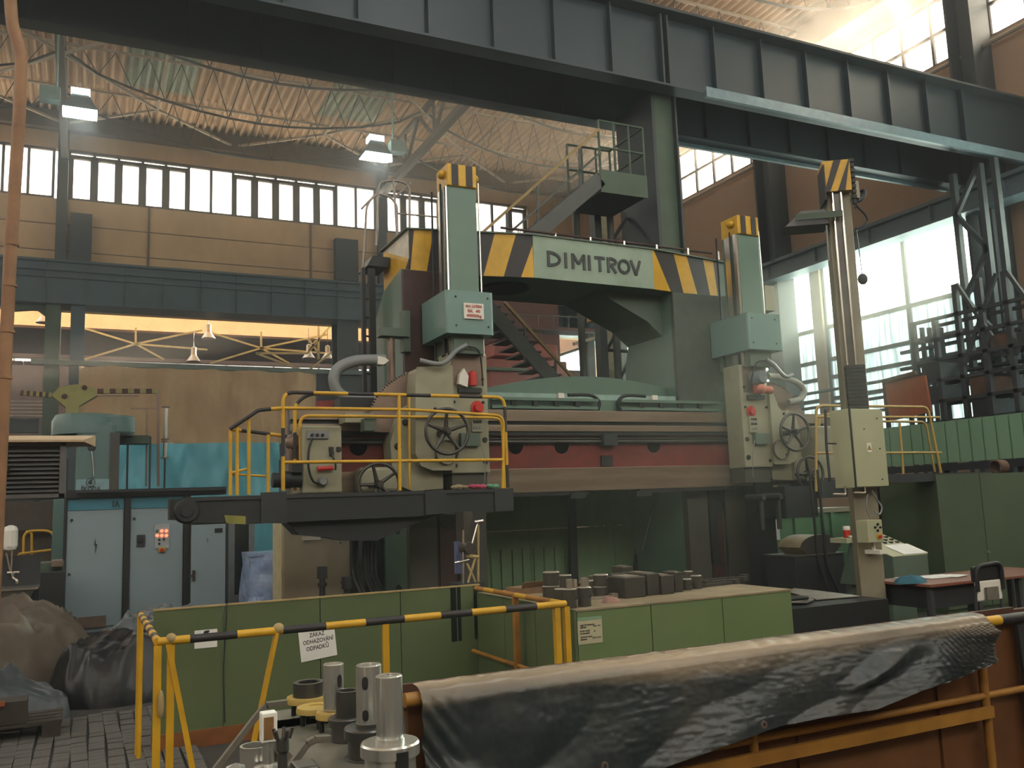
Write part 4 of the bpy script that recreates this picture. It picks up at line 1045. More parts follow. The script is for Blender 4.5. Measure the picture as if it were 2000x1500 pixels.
# striped cap
ca = M(); z0, z1 = ztop, P(1630, 310, Y=MY - .2).z
ca.box(MX - .16, MX + .13, MY - .22, MY + .1, z0, z1); cap = ca.build('mast_cap', m_yel, ma)
w = .29; h = z1 - z0
for k in range(2):
    x0 = MX - .16 - .02 + .16 * k
    pts = [(x0, z0 + .0), (x0 + .08, z0), (x0 + .08 + .14, z1), (x0 + .14, z1)]
    pts = [(min(MX + .13, max(MX - .16, x)), z) for x, z in pts]
    M().prism([V((x, MY - .222, z)) for x, z in pts], (0, -.004, 0)).build('hazard_stripe', m_black, cap)
M().box(MX - .165, MX - .15, MY - .26, MY + .1, z0 - .1, z1 - .05).build('drag_chain', m_blk, ma)
ch = M()
for i in range(9): ch.box(MX + .14, MX + .18, MY - .2, MY - .14, z0 - .15 + i * .06, z0 - .11 + i * .06)
ch.box(MX + .15, MX + .17, MY - .18, MY - .16, z0 - .2, z1).build('roller_chain', m_blk, ma)
q = P(1668, 370, Y=MY - .1); M().box(q.x - .03, q.x + .06, MY - .12, MY + .02, q.z - .1, q.z + .1).build('limit_box', m_cream, ma)
M().path(bez([q + V((.05, 0, -.1)), P(1672, 400, Y=MY), P(1690, 420, Y=MY), P(1694, 432, Y=MY), P(1684, 442, Y=MY), P(1672, 447, Y=MY)]), .012, 6).build('cable', m_blk, ma)
M().path(bez([P(1672, 392, Y=MY), P(1682, 388, Y=MY), P(1687, 378, Y=MY), P(1684, 370, Y=MY)]), .03, 8).build('connector', m_blk, ma)
M().tube(P(1673, 447, Y=MY), P(1685, 545, Y=MY), .006, 5).build('cord', m_grey, ma)
c = P(1685, 545, Y=MY); M().ball(c, .055, 0, (1, 1, 1.2), 6).build('counterweight', m_blk, ma)
zf = P(1600, 425, Y=MY).z; fl2 = M(); fl2.hexa([(MX - .62, MY - .25, zf - .10), (MX - .14, MY - .25, zf - .10), (MX - .14, MY + .1, zf - .10), (MX - .62, MY + .1, zf - .10), (MX - .42, MY - .15, zf + .1), (MX - .16, MY - .15, zf + .1), (MX - .16, MY + .05, zf + .1), (MX - .42, MY + .05, zf + .1)]); fo = fl2.build('floodlight_housing', mt('lamp_grey', '#4b4a45', .5), ma, bevel=.01)
M().box(MX - .5, MX, MY - .27, MY - .25, zf - .04, zf + .03).build('lamp_arm', m_gcol, ma)
M().tube(P(1614, 440, Y=MY - .1), P(1619, 510, Y=MY - .1), .01, 5).build('cord', m_grey, ma)
for o in ma.children:
    if o.name.split('.')[0] in ('shaft', 'foot_plate', 'guide_rod', 'dark_channel', 'bellows', 'mast_cap', 'drag_chain', 'roller_chain', 'floodlight_housing', 'lamp_arm'): o.rotation_euler = (0, 0, -.62)
# hanging switch cabinet
kz0, kz1 = P(1660, 953, Y=6.8).z, P(1660, 798, Y=6.8).z
kx0, kx1 = P(1662, 870, Y=6.8).x, P(1726, 870, Y=6.8).x
kb = M().box(kx0, kx1, 6.8, 7.06, kz0, kz1).build('switch_cabinet', m_box, ma, bevel=.006)
M().box(kx0 + .02, kx1 + .005, 6.785, 6.8, kz0 + .01, kz1 - .01).build('cabinet_door', m_box, kb)
M().box(kx0 + .004, kx0 + .016, 6.78, 6.8, kz0, kz1).build('door_gap', m_blk, kb)
c = P(1698, 874, Y=6.78); sg = M().box(c.x - .032, c.x + .032, 6.78, 6.785, c.z - .05, c.z + .05).build('warning_sign', m_white, kb)
tri = lambda r, y, m, nm: M().prism([V((c.x + r * math.cos(a), y, c.z - .008 + r * math.sin(a))) for a in (math.pi / 2, math.pi * 7 / 6, math.pi * 11 / 6)], (0, -.001, 0)).build(nm, m, sg)
tri(.034, 6.78, m_blk, 'triangle_border'); tri(.026, 6.779, m_yel, 'warning_triangle')
M().prism([V((c.x + a, 6.7775, c.z + b)) for a, b in ((.003, .014), (-.006, -.006), (0, -.005), (-.003, -.02), (.006, -.001), (0, -.002))], (0, -.001, 0)).build('lightning_bolt', m_blk, sg)
for u, v in ((1713, 817), (1719, 876), (1724, 936), (1688, 838)):
    q = P(u, v, Y=6.78); M().lathe((q.x, 6.785, q.z), [(0.001, -.008), (.007, -.008), (.007, 0)], 8, 0, (0, 1, 0)).build('lock', m_blk, kb)
for u0, u1, v in ((1627, 1652, 965), (1668, 1690, 962)):
    q = P(u0, v, Y=6.8); e = P(u1, v + 1, Y=6.8); M().path(rounded([q, e, e + V((0, 0, .09))], .02), .011, 7).build('grab_handle', m_chrome, kb)
M().path(rounded([P(1612, 800, Y=7.0), P(1614, 870, Y=7.0), P(1621, 940, Y=7.0)], .05), .014, 6).build('hanging_rod', m_blk, ma)
M().tube(P(1617, 866, Y=7.0), P(1642, 867, Y=7.0), .008, 5).build('rod_bracket', m_blk, ma)
# button box on the mast
cx0 = P(1703, 1035, Y=6.80).x; cx1 = P(1724, 1035, Y=6.80).x; bz0, bz1 = P(1713, 1059, Y=6.80).z, P(1713, 1015, Y=6.80).z
bb = M().box(cx0 - .06, cx1, 6.80, 6.95, bz0, bz1).build('button_box', m_box, ma, bevel=.005)
for u, v in ((1715, 1024), (1710, 1030), (1720, 1030), (1715, 1036)):
    q = P(u, v, Y=6.79); M().lathe((q.x, 6.80, q.z), [(0.001, -.015), (.012, -.015), (.013, 0)], 10, 0, (0, 1, 0)).build('push_button', m_blk, bb)
q = P(1718, 1048, Y=6.79); M().lathe((q.x, 6.80, q.z), [(0.001, -.03), (.018, -.03), (.018, -.012), (.028, -.01), (.028, 0)], 14, 0, (0, 1, 0), mats=[0, 0, 1, 1]).build('stop_button', [m_redp, m_yel], bb)
M().path(bez([P(1695, 965, Y=6.85), P(1692, 990, Y=6.85), P(1700, 1012, Y=6.85)]), .008, 5).path(bez([P(1703, 958, Y=6.85), P(1712, 975, Y=6.85), P(1722, 990, Y=6.85), P(1718, 1004, Y=6.85), P(1708, 1000, Y=6.85)]), .01, 5).build('cables', m_grey, ma)
q = P(1718, 1078, Y=6.85); M().box(q.x - .05, q.x + .04, 6.8, 7.0, q.z - .02, q.z + .02).tube(q + V((-.02, .05, 0)), q + V((-.04, .05, .12)), .02, 8).build('hook', m_white, ma)

# ================= RIGHT SIDE BACKGROUND
m_gcor = mt('pale_green_panels', '#7c9c80', .5, var=.05, sc=.6, d2='#5f8a62', d2amt=.4)
fn = E('panel_fence', (14, 12, 2.5), 'long fence of pale green upright metal panels at the right wall', 'fence')
ptop = [P(1700, 841, X=14), P(2000, 803, X=14)]; pbot = [P(1736, 912, X=14), P(2000, 893, X=14)]
y0, y1 = P(2000, 803, X=14).y - 1.2, P(1715, 838, X=14).y
zt_, zb_ = P(1860, 821, X=14).z, P(1860, 903, X=14).z
n = 17
for i in range(n):
    ya = y0 + (y1 - y0) * i / n; yb = y0 + (y1 - y0) * (i + 1) / n
    M().box(14, 14.03, ya + .015, yb - .015, zb_, zt_).build('panel', m_gcor, fn)
M().box(14.03, 14.05, y0, y1, zb_, zt_).build('backing', m_gp, fn)
M().box(13.95, 14.1, y0, y1, zb_ - .14, zb_ - .02).box(14, 14.2, y0, y1, 0, .2).build('sill_beam', m_char, fn)
for i in range(4): y = y0 + (y1 - y0) * i / 3; M().box(14.05, 14.15, y - .05, y + .05, 0, zt_).build('post', m_char, fn)
r = M().path(bez([P(1745, 898, X=13.9), P(1752, 890, X=13.9), P(1770, 885, X=13.9), P(1788, 900, X=13.9)]), .1, 6)
m_rr = mt('rack_steel', '#3b3c3d', .6, var=.15)
rk = E('storage_rack', (16.5, 11.5, 0), 'tall dark steel storage rack of many bays behind the green panel fence', 'rack')
yf_, yn_ = P(1790, 700, X=16.2).y, P(2000, 600, X=16.2).y - .8
ztr = P(1900, 545, X=16.2).z
for xx in (16.2,):
    for i in range(7):
        y = yf_ + (yn_ - yf_) * i / 6; M().box(xx, xx + .1, y, y + .1, 0, ztr - (.6 if i < 2 else 0)).build('upright', m_rr, rk)
random.seed(3)
m_tim = mt('dull_timber', '#5a4232', .8, var=.3)
for k in range(7):
    z = 2.6 + k * (ztr - 2.6) / 7.5
    M().box(16.2, 16.27, yn_, yf_ + .1, z, z + .07).box(16.95, 17.02, yn_, yf_ + .1, z, z + .07).build('shelf_beam', m_rr, rk)
for k in range(7):
    z = 2.67 + k * (ztr - 2.6) / 7.5
    for i in range(6):
        if random.random() < .28:
            y = yf_ + (yn_ - yf_) * (i + .15) / 6; d = abs(yn_ - yf_) / 6 * .7; h = random.uniform(.15, .4)
            M().box(16.22, 17.0, y - d, y, z, z + h).build('stored_part', random.choice([m_tim, m_rr, m_char]), rk)
for i in (2, 4): y = yf_ + (yn_ - yf_) * i / 6; M().bar((16.25, y, 4.2), (16.25, y - .9, ztr), .07, .07).bar((16.25, y - .9, 4.2), (16.25, y, ztr), .07, .07).build('cross_brace', m_rr, rk)
# lattice column at far right with its windows behind
lt = E('lattice_column', (17.5, 11.8, 0), kind='structure')
for u in (1880, 1935, 1965): a = P(u, 560, X=18.2); M().box(18.2, 18.35, a.y - .06, a.y + .06, 0, 9.0).build('chord', m_dsteel, lt)
ya, yb = P(1880, 560, X=18.2).y, P(1935, 560, X=18.2).y
for k in range(6):
    z = 3 + k * 1.0; (M().bar((18.25, ya, z), (18.25, yb, z + 1), .1, .1) if k % 2 else M().bar((18.25, yb, z), (18.25, ya, z + 1), .1, .1)).build('lattice', m_dsteel, lt)
hp = E('horizontal_gallery', (18, 12, 4), kind='structure')
for v in (690, 722, 745): a = P(1760, v, X=17.8); M().tube((17.8, 8, a.z), (17.8, a.y, a.z), .05, 6).build('rail', m_dsteel, hp)
for u in (1798, 1812, 1835): a = P(u, 640, X=17.8); M().box(17.8, 17.88, a.y - .04, a.y + .04, 0, a.z).build('post', m_dsteel, hp)
# orange sheet panels leaning above the fence
q = [P(u, v, X=15.0) for u, v in ((1727, 742), (1806, 733), (1818, 805), (1738, 822))]
ob = E('sheet_stack', (15, q[0].y, 0), 'rust orange steel sheet leaning above the green panel fence', 'sheet')
M().prism(q, (.05, 0, 0)).build('sheet', mt('rust_orange', '#9a5634', .6, var=.1, d2='#6b3c28'), ob)
for u in (1727, 1773, 1808): a = P(u, 760, X=15.06); M().box(15.06, 15.12, a.y - .04, a.y + .04, 0, a.z + .2).build('stand', m_char, ob)
M().bar(P(1725, 745, X=14.95), P(1790, 728, X=14.95), .06, .08).build('top_bar', m_olv if False else m_tim, ob)
# dark green cabinets
m_dg = mt('dark_green_sheet', '#47553f', .5, var=.08, sc=.7, d2='#3a4336', d2amt=.6, d2sc=.7)
gx = P(1828, 930, Y=8.6).x; gx2 = P(1913, 930, Y=8.6).x; zt2 = P(1828, 927, Y=8.6).z
gc = E('sheet_cabinet', (gx + 2, 9, 0), 'large dark green sheet metal cabinet behind the desk at the far right', 'cabinet')
M().box(gx + .01, gx + 3.2, 8.63, 9.6, .0, zt2 - .01).build('body', m_dg, gc)
M().box(gx, gx2 - .006, 8.6, 8.63, .05, zt2).build('door', m_dg, gc)
M().box(gx2 + .006, gx2 + 1.6, 8.6, 8.63, .05, zt2).build('door', m_dg, gc)
M().box(gx2 + 1.612, gx2 + 3.2, 8.6, 8.63, .05, zt2).build('door', m_dg, gc)
q = P(1929, 1078, Y=8.58); M().lathe(q, [(0.001, -.04), (.02, -.04), (.025, 0)], 10, 0, (0, 1, 0)).build('door_knob', m_chrome, gc)
M().box(P(1732, 925, Y=8.62).x, gx + 1.2, 8.62, 8.9, zt2 - .09, zt2 + .02).build('lintel', m_char, gc)
for i in range(4):
    M().lathe((gx + 1.9 + .25 * (i % 3), 9.0, zt2 + .1), [(.09, -.1), (.11, -.08), (.11, .08), (.09, .1)], 12, 0, (1, 0, 0)).build('coil', m_tim, gc) if i < 1 else None
gx_ = gx; gx = P(1735, 1000, Y=10.3).x + 1.6
dr = E('shelf_unit', (gx - .6, 10.5, 0), 'dark reddish shelf unit in the gap left of the green cabinet', 'shelf')
for z in (.1, .5, .95, 1.4, 1.8): M().box(gx - 1.6, gx + .3, 10.3, 10.9, z, z + .05).build('shelf', m_drk, dr)
for x in (gx - 1.6, gx - .65, gx + .25): M().box(x, x + .05, 10.3, 10.9, 0, 1.85).build('side', m_drk, dr)
M().box(gx - 1.6, gx + .3, 10.88, 10.92, 0, 1.85).build('back', m_char, dr)
random.seed(5)
for z in (.15, .55, 1.0, 1.45):
    for k in range(4): x = gx - 1.5 + .43 * k + (.04 if k > 1 else 0); M().box(x, x + random.uniform(.2, .34), 10.4, 10.8, z, z + random.uniform(.1, .3)).build('stored_part', random.choice([m_drk, m_char, m_tim]), dr)
gx = gx_
q = [P(u, v, Y=10.2) for u, v in ((1823, 1022), (1835, 1021), (1838, 1036), (1837, 1060), (1823, 1058), (1820, 1040))]
M().prism(q, (0, .05, 0)).build('hi_vis_vest', mt('vest_orange', '#c25a20', .7), None, label='orange work vest hanging left of the dark green cabinet', cat='vest')
# desk with papers, rag, chair
m_dtop = mt('desk_top', '#7a4a38', .35, var=.08)
dk0 = P(1712, 1137, Z=.75); dk1 = P(1930, 1136, Z=.75)
DY0 = 6.35; dx0, dx1 = 7.05, 9.2
dx0 = P(1725, 1135, Z=.75).x; 
dk = E('desk', (8.2, 6.7, 0), 'reddish brown topped desk standing right of the cream mast', 'desk')
M().box(dx0, dx0 + 2.2, DY0, DY0 + .75, .72, .75).build('desk_top', m_dtop, dk, bevel=.004)
for x in (dx0 + .05, dx0 + .75, dx0 + 1.4, dx0 + 2.1):
    M().box(x, x + .05, DY0 + .05, DY0 + .1, 0, .72).build('leg', m_rr, dk); M().box(x, x + .05, DY0 + .65, DY0 + .7, 0, .72).build('leg', m_rr, dk)
M().box(dx0 + .08, dx0 + .75, DY0 + .08, DY0 + .68, .5, .71).build('drawer_box', m_char, dk)
m_paper = mt('paper', '#dcdcd6', .8, var=.02)
for i, (u, v, w, h, a) in enumerate(((1780, 1127, .32, .22, .2), (1830, 1126, .45, .3, -.1), (1862, 1125, .3, .21, .3), (1750, 1128, .2, .15, .1))):
    c = P(u, v, Z=.755); o = M().box(-w / 2, w / 2, -h / 2, h / 2, 0, .003).build('paper_sheet', m_paper, None, loc=(0, 0, 0), label=('papers on the desk beside the blue rag', 'largest white sheet in the middle of the desk', 'white sheet on the desk nearest the chair', 'small paper half under the blue rag on the desk')[i], cat='paper')
    o.location = (c.x, min(DY0 + .6, c.y), .751 + .0035 * i); o.rotation_euler = (0, 0, a)


def rag(nm, c, rx, ry, rz, mat, lb, seed, n=9, cat='rag'):
    """crumpled cloth: a low displaced dome"""
    from mathutils import noise
    g = M(); N1, N2 = 16, 24; vs = []; c = V(c)
    for i in range(N1 + 1):
        for j in range(N2):
            t = 2 * math.pi * j / N2; f = i / N1
            e = 1 + .25 * noise.noise(V((math.cos(t) * 1.5 + seed, math.sin(t) * 1.5, 0)))
            x = math.cos(t) * f * rx * e; y = math.sin(t) * f * ry * e
            z = rz * (1 - f ** 3) * (.65 + .8 * abs(noise.noise(V((x / rx * 2.2 + seed, y / ry * 2.2, seed)))))
            vs.append(c + V((x, y, max(0, z))))
    fs = [(i * N2 + j, (i + 1) * N2 + j, (i + 1) * N2 + (j + 1) % N2, i * N2 + (j + 1) % N2) for i in range(N1) for j in range(N2)]
    g.add(vs, fs, 0, True); g.add([vs[N1 * N2 + j] for j in range(N2)], [tuple(range(N2 - 1, -1, -1))])
    return g.build(nm, mat, None, label=lb, cat=cat)


c = P(1738, 1135, Z=.75); rag('rag', (c.x, DY0 + .28, .751), .2, .13, .09, mt('blue_rag', '#2e5a68', .9, var=.2), 'dark blue rag on the left end of the desk', 11)
chx = P(1896, 1200, Y=5.75).x
chr_ = E('chair', (chx, 5.75, 0), 'chair with a white and black backrest pulled up to the desk', 'chair')
q = [V((chx + x, 5.55, z)) for x, z in ((-.17, .72), (.17, .74), (.2, .80), (.185, .93), (-.14, .91), (-.2, .84))]
bx0, bz = chx, P(1896, 1145, Y=5.55).z
M().box(chx - .17, chx + .17, 5.53, 5.56, bz - .14, bz + .04).build('backrest', m_white, chr_, bevel=.03)
M().path(rounded([V((chx - .17, 5.52, bz - .05)), V((chx - .17, 5.52, bz + .17)), V((chx + .17, 5.52, bz + .19)), V((chx + .17, 5.52, bz - .05))], .08), .02, 7).build('frame_tube', m_blk, chr_)
M().box(chx - .19, chx + .19, 5.535, 5.57, bz + .03, bz + .17).build('back_pad', m_blk, chr_, bevel=.03)
M().box(chx - .08, chx + .08, 5.50, 5.52, bz - .13, bz - .02).build('back_bracket', mt('taupe', '#6a665a', .6), chr_)
M().box(chx - .2, chx + .2, 5.57, 5.97, .43, .47).build('seat', m_blk, chr_, bevel=.015)
for sx in (-.17, .17):
    M().tube((chx + sx, 5.54, bz), (chx + sx, 5.6, 0), .013, 7).build('leg', m_rr, chr_)
    M().tube((chx + sx, 5.95, .44), (chx + sx * 1.05, 6.0, 0), .013, 7).build('leg', m_rr, chr_)
# operator console
cyb = 8.2; k0 = P(1712, 1060, Y=8.3); k1 = P(1812, 1080, Y=8.0)
con = E('operator_console', (k0.x + .4, 8.4, 0), 'sloping machine control console with a sheet of paper on its keys', 'console')
xx0, xx1 = P(1730, 1080, Y=8.1).x, P(1812, 1085, Y=8.0).x
zl, zh = P(1790, 1085, Y=8.0).z, P(1755, 1045, Y=8.6).z
M().hexa([(xx0, 8.0, .5), (xx1, 8.0, .5), (xx1, 8.9, .5), (xx0, 8.9, .5), (xx0, 8.0, zl), (xx1, 8.0, zl), (xx1, 8.65, zh), (xx0, 8.65, zh)]).box(xx0 + .1, xx1 - .1, 8.15, 8.8, 0, .5).build('console_body', m_teald, con, bevel=.01)
nd = (V((0, .65, zh - zl))).normalized(); nn = V((0, -nd.z, nd.y))
pl0 = V((xx0, 8.0, zl))
M().hexa([pl0 + V((.0, 0, 0)) + nn * .002, pl0 + V((xx1 - xx0, 0, 0)) + nn * .002, pl0 + V((xx1 - xx0, 0, 0)) + nd * .74 + nn * .002, pl0 + nd * .74 + nn * .002] + [pl0 + V((.0, 0, 0)) + nn * .012, pl0 + V((xx1 - xx0, 0, 0)) + nn * .012, pl0 + V((xx1 - xx0, 0, 0)) + nd * .74 + nn * .012, pl0 + nd * .74 + nn * .012]).build('key_panel', m_box, con)
for i in range(7):
    for j in range(3):
        c = pl0 + V((.1 + .11 * i, 0, 0)) + nd * (.42 + .09 * j) + nn * .02
        if c.x < xx1 - .05: M().box(c.x - .02, c.x + .02, c.y - .02, c.y + .02, c.z - .015, c.z + .008).build('key', m_char, con)
a = pl0 + V((.22, 0, 0)) + nd * .02 + nn * .016
M().hexa([a, a + V((.42, 0, 0)), a + V((.42, 0, 0)) + nd * .32, a + nd * .32] + [q + nn * .003 for q in (a, a + V((.42, 0, 0)), a + V((.42, 0, 0)) + nd * .32, a + nd * .32)]).build('paper_sheet', m_paper, None, label='white paper lying on the keys of the sloping console', cat='paper')
c = P(1728, 1055, Y=8.6); c.z = zh + .012; M().cyl((xx0 + .06, 8.72, .5), .03, .01).build('spacer', m_char, con)
can = E('can', (xx0 + .05, 8.75, zh), 'red and white can standing on the console behind the mast box', 'can')
M().box(xx0 - .1, xx1, 8.62, 8.9, zh - .06, zh).build('shelf_ledge', m_box, con)
M().lathe((xx0 + .05, 8.75, zh), [(0.001, 0), (.045, 0), (.045, .1), (.045, .14), (.04, .15), (0.001, .15)], 16, 0, mats=[0, 0, 1, 1, 1]).build('can_body', [m_redp, m_white], can)
# pulley guard on a dark machine bench, green machine bed behind
gb = E('green_machine_bed', (P(1580, 1100, Y=12.5).x, 12.6, 0), 'pale green machine bed with a ribbed side behind the pulley guard', 'machine')
a, b = P(1496, 1000, Y=12.4), P(1668, 1000, Y=12.4)
M().box(a.x, b.x, 12.4, 13.4, 0, a.z).build('bed', mt('bed_green', '#5f8a63', .5, var=.06, d2='#4b6a50'), gb)
M().box(a.x - .02, b.x, 12.34, 13.4, a.z - .06, a.z + .02).build('top_edge', m_cream, gb)
for u in (1550, 1605, 1622): x = P(u, 1050, Y=12.4).x; M().box(x, x + .07, 12.34, 12.4, 0, a.z - .06).build('rib', MC['bed_green'], gb)
M().box(a.x + .02, P(1520, 1000, Y=12.3).x, 12.3, 12.34, P(1510, 1055, Y=12.3).z, P(1510, 1016, Y=12.3).z).build('notice', m_paper, gb, label='blank white notice')
M().box(a.x + .5, b.x, 11.9, 12.4, 0, .35).build('tray', m_quad, gb)
pb = E('pulley_guard', (P(1600, 1130, Y=9.6).x, 9.8, 0), 'round topped steel pulley guard on a black bench left of the mast', 'machine')
a, b = P(1556, 1128, Y=9.6), P(1652, 1128, Y=9.6); zz = P(1600, 1084, Y=9.6).z
M().box(a.x, b.x, 9.6, 10.2, 0, zz).build('bench', m_char, pb, bevel=.01)
M().box(a.x - .02, b.x + .02, 9.58, 10.22, zz, zz + .015).build('bench_top', m_wayd, pb)
c = P(1600, 1084, Y=9.7); R0 = (P(1640, 1084, Y=9.7).x - P(1560, 1084, Y=9.7).x) / 2; zr = P(1600, 1046, Y=9.7).z - zz
arc = [V((c.x + R0 * math.cos(t), 9.65, zz + .015 + .1 + (zr - .1) * math.sin(t))) for t in [math.pi * i / 16 for i in range(17)]] + [V((c.x - R0 * .7, 9.65, zz + .015)), V((c.x + R0 * .7, 9.65, zz + .015))]
M().prism(arc, (0, .45, 0), 0, 1).build('guard', [m_wheel, mt('tan_steel', '#8c8064', .5)], pb)
for dx in (-.05, .1): M().path(bez([c + V((dx - .1, -.1, 1.2)), c + V((dx - .1, -.12, .3)), c + V((dx - .08, -.12, -.1)), c + V((dx, -.2, -.5))]), .02, 6).build('hose', m_blk, pb)
# flat sheets on a black base left of the mast
sb = E('sheet_pallet', (P(1610, 1170, Y=7.6).x, 7.7, 0), 'black steel block with pale sheet plates on it between the green chest and the mast', 'block')
zz = .62; a = P(1548, 1165, Z=zz); b = P(1678, 1170, Z=zz)
M().box(5.75, 7.3, 6.6, 7.9, 0, .62).build('block_body', m_blk, sb)
for i, pts in enumerate((((1540, 1157), (1600, 1143), (1678, 1145), (1680, 1165), (1595, 1172)), ((1540, 1166), (1570, 1163), (1590, 1172), (1575, 1178), (1540, 1178)))):
    q = [P(u, v, Z=.63 + .01 * i) for u, v in pts]; q = [V((min(7.28, max(5.2, w.x)), min(7.9, max(6.45, w.y)), w.z)) for w in q]
    M().prism(q, (0, 0, .008)).build('sheet_plate', mt('sheet_bright', '#a8a298', .35, me=.5, var=.2, d2='#6d675c'), sb)
M().path(bez([(6.0, 6.9, .671), (6.3, 6.75, .69), (6.5, 6.9, .671), (6.35, 7.05, .671), (6.15, 6.95, .671)]), .02, 6).build('hose', m_blk, None, label='loop of black hose lying on the pale plates', cat='hose')
M().box(5.2, 5.74, 5.8, 6.5, 0, .42).build('dark_crate', m_blk, None, label='low black crate at the right foot of the green chest', cat='crate')
# ================= LEFT BACKGROUND: control cabinets and machines
m_cab = mt('cabinet_blue', '#86969c', .45, var=.03, sc=.8, d2='#6b8b98', d2amt=.3)
m_cabt = mt('cabinet_band', '#3a7f92', .45, var=.04)
CY = 15.3


def PX_(u, v=1100, Y=CY): return P(u, v, Y=Y).x


zt3 = P(190, 972, Y=CY).z; zb3 = P(190, 997, Y=CY).z


def cabinet(u0, u1, lab, y=CY):
    x0, x1 = PX_(u0), PX_(u1)
    r = E('control_cabinet', ((x0 + x1) / 2, y + .3, 0), lab, 'cabinet')
    M().box(x0, x1, y + .02, y + .6, 0, zt3).build('body', m_cab, r)
    M().box(x0 + .01, x1 - .01, y, y + .02, zb3 + .01, zt3).build('top_band', m_cabt, r)
    M().box(x0 + .01, x1 - .01, y, y + .02, .08, zb3).build('door', m_cab, r)
    return r, x0, x1


r, x0, x1 = cabinet(128, 240, 'light blue control cabinet marked 1A, left of the black post')
fit_text('1A', .11, .13, mt('dark_lettering', '#1f2e38', .5), r, (P(227, 985, Y=CY - .01).x, CY - .004, P(227, 985, Y=CY).z), RF, bold=.008)
x = P(186, 1066, Y=CY); M().prism([x + V((a, -.006, b)) for a, b in ((.0, .12), (-.02, 0), (.0, .01), (-.0, -.12), (.03, .03), (.008, .02))], (0, -.003, 0)).build('lightning_mark', m_char, r)
for u, v in ((140, 1016), (135, 1122)): q = P(u, v, Y=CY); M().lathe((q.x, CY, q.z), [(0.001, -.02), (.022, -.02), (.022, 0)], 10, 0, (0, 1, 0)).build('lock', m_char, r)
q = P(180, 1213, Y=CY); M().box(P(152, 1213, Y=CY).x, P(207, 1213, Y=CY).x, CY - .02, CY, q.z - .1, q.z + .07).build('vent_plate', m_quad, r)
r, x0, x1 = cabinet(253, 357, 'light blue control cabinet with rows of lit red indicator lamps')
q = P(275, 1056, Y=CY); s_ = M().box(q.x - .06, q.x + .06, CY - .03, CY, q.z - .09, q.z + .09).build('main_switch', m_char, r)
M().lathe((q.x, CY - .03, q.z), [(0.001, -.03), (.03, -.03), (.035, 0)], 12, 0, (0, 1, 0)).build('switch_knob', m_blk, s_)
a, b = P(302, 1024, Y=CY), P(330, 1070, Y=CY)
lp_ = M().box(a.x, b.x, CY - .02, CY, b.z, a.z).build('lamp_panel', mt('panel_grey', '#9aa4a4', .5), r)
m_led = emi('lit_red_lamp', '#ff6a4a', 3); m_grn = mt('green_lamp', '#3d6a50', .4)
for i in range(3):
    for j in range(2):
        q = P(307 + 9 * i, 1037 + 9 * j, Y=CY - .02); M().lathe((q.x, CY - .02, q.z), [(0.001, -.02), (.022, -.015), (.026, 0)], 10, 0, (0, 1, 0)).build('indicator_lamp', m_grn if (i == 0 and j == 0) else m_led, lp_, label='unlit green lamp' if (i == 0 and j == 0) else None)
for u, v in ((311, 1054), (320, 1053), (311, 1062)): q = P(u, v, Y=CY - .02); M().lathe((q.x, CY - .02, q.z), [(0.001, -.02), (.018, -.02), (.018, 0)], 8, 0, (0, 1, 0)).build('knob', m_blk, lp_)
q = P(316, 1074, Y=CY); M().box(q.x - .05, q.x + .05, CY - .03, CY, q.z - .03, q.z + .04).build('stop_button_base', m_yel, r)
M().lathe((q.x, CY - .03, q.z), [(0.001, -.04), (.03, -.04), (.03, 0)], 12, 0, (0, 1, 0)).build('stop_button', m_redp, r)
q = P(262, 1013, Y=CY); M().lathe((q.x, CY, q.z), [(0.001, -.02), (.022, -.02), (.022, 0)], 10, 0, (0, 1, 0)).build('lock', m_char, r)
fr_ = E('cabinet_frame', (PX_(250), CY, 0), 'black steel frame with posts between the light blue cabinets', 'frame')
for u0, u1 in ((241, 252), (358, 371)): M().box(PX_(u0), PX_(u1), CY - .05, CY + .5, 0, zt3 + .03).build('post', m_blk, fr_)
M().box(PX_(122), PX_(127.5), CY - .05, CY + .5, 0, zt3 + .6).build('post', m_blk, fr_)
M().box(PX_(122), PX_(440), CY - .08, CY + .5, zt3 + .002, zt3 + .12).build('top_beam', m_blk, fr_)
M().tube(P(150, 962, Y=CY - .2), P(440, 956, Y=CY - .2), .03, 6).build('cable_tube', m_blk, fr_)
# third cabinet, lower with gauges
y3 = 15.0; x0, x1 = P(373, 1100, Y=y3).x, P(440, 1100, Y=y3).x
r = E('control_cabinet', ((x0 + x1) / 2, y3 + .3, 0), 'narrow light blue cabinet with gauges and one lit lamp above its door', 'cabinet')
zz = P(400, 1022, Y=y3).z; zq = P(400, 1003, Y=y3).z
M().box(x0, x1 + .05, y3 + .02, y3 + .6, 0, zq).build('body', m_char, r)
M().box(x0, x1, y3, y3 + .02, .05, zz - .02).build('door', m_cab, r)
M().box(x0 - .0, x1, y3 - .01, y3 + .02, zz, zq - .01).build('gauge_strip', m_blk, r)
for u in (385, 398, 411): q = P(u, 1013, Y=y3); M().box(q.x - .045, q.x + .045, y3 - .02, y3 - .01, q.z - .045, q.z + .045).build('gauge', m_white, r)
q = P(428, 1013, Y=y3); M().lathe((q.x, y3 - .01, q.z), [(0.001, -.02), (.025, -.02), (.025, 0)], 10, 0, (0, 1, 0)).build('lit_lamp', m_led, r)
q = P(427, 1036, Y=y3); M().box(q.x - .06, q.x + .06, y3 - .01, y3, q.z - .035, q.z + .035).build('display', m_blk, r)
q = P(378, 1124, Y=y3); M().box(q.x - .02, q.x + .02, y3 - .03, y3, q.z - .08, q.z + .08).box(q.x - .08, q.x + .02, y3 - .05, y3 - .03, q.z - .015, q.z + .015).build('door_handle', m_wheel, r)
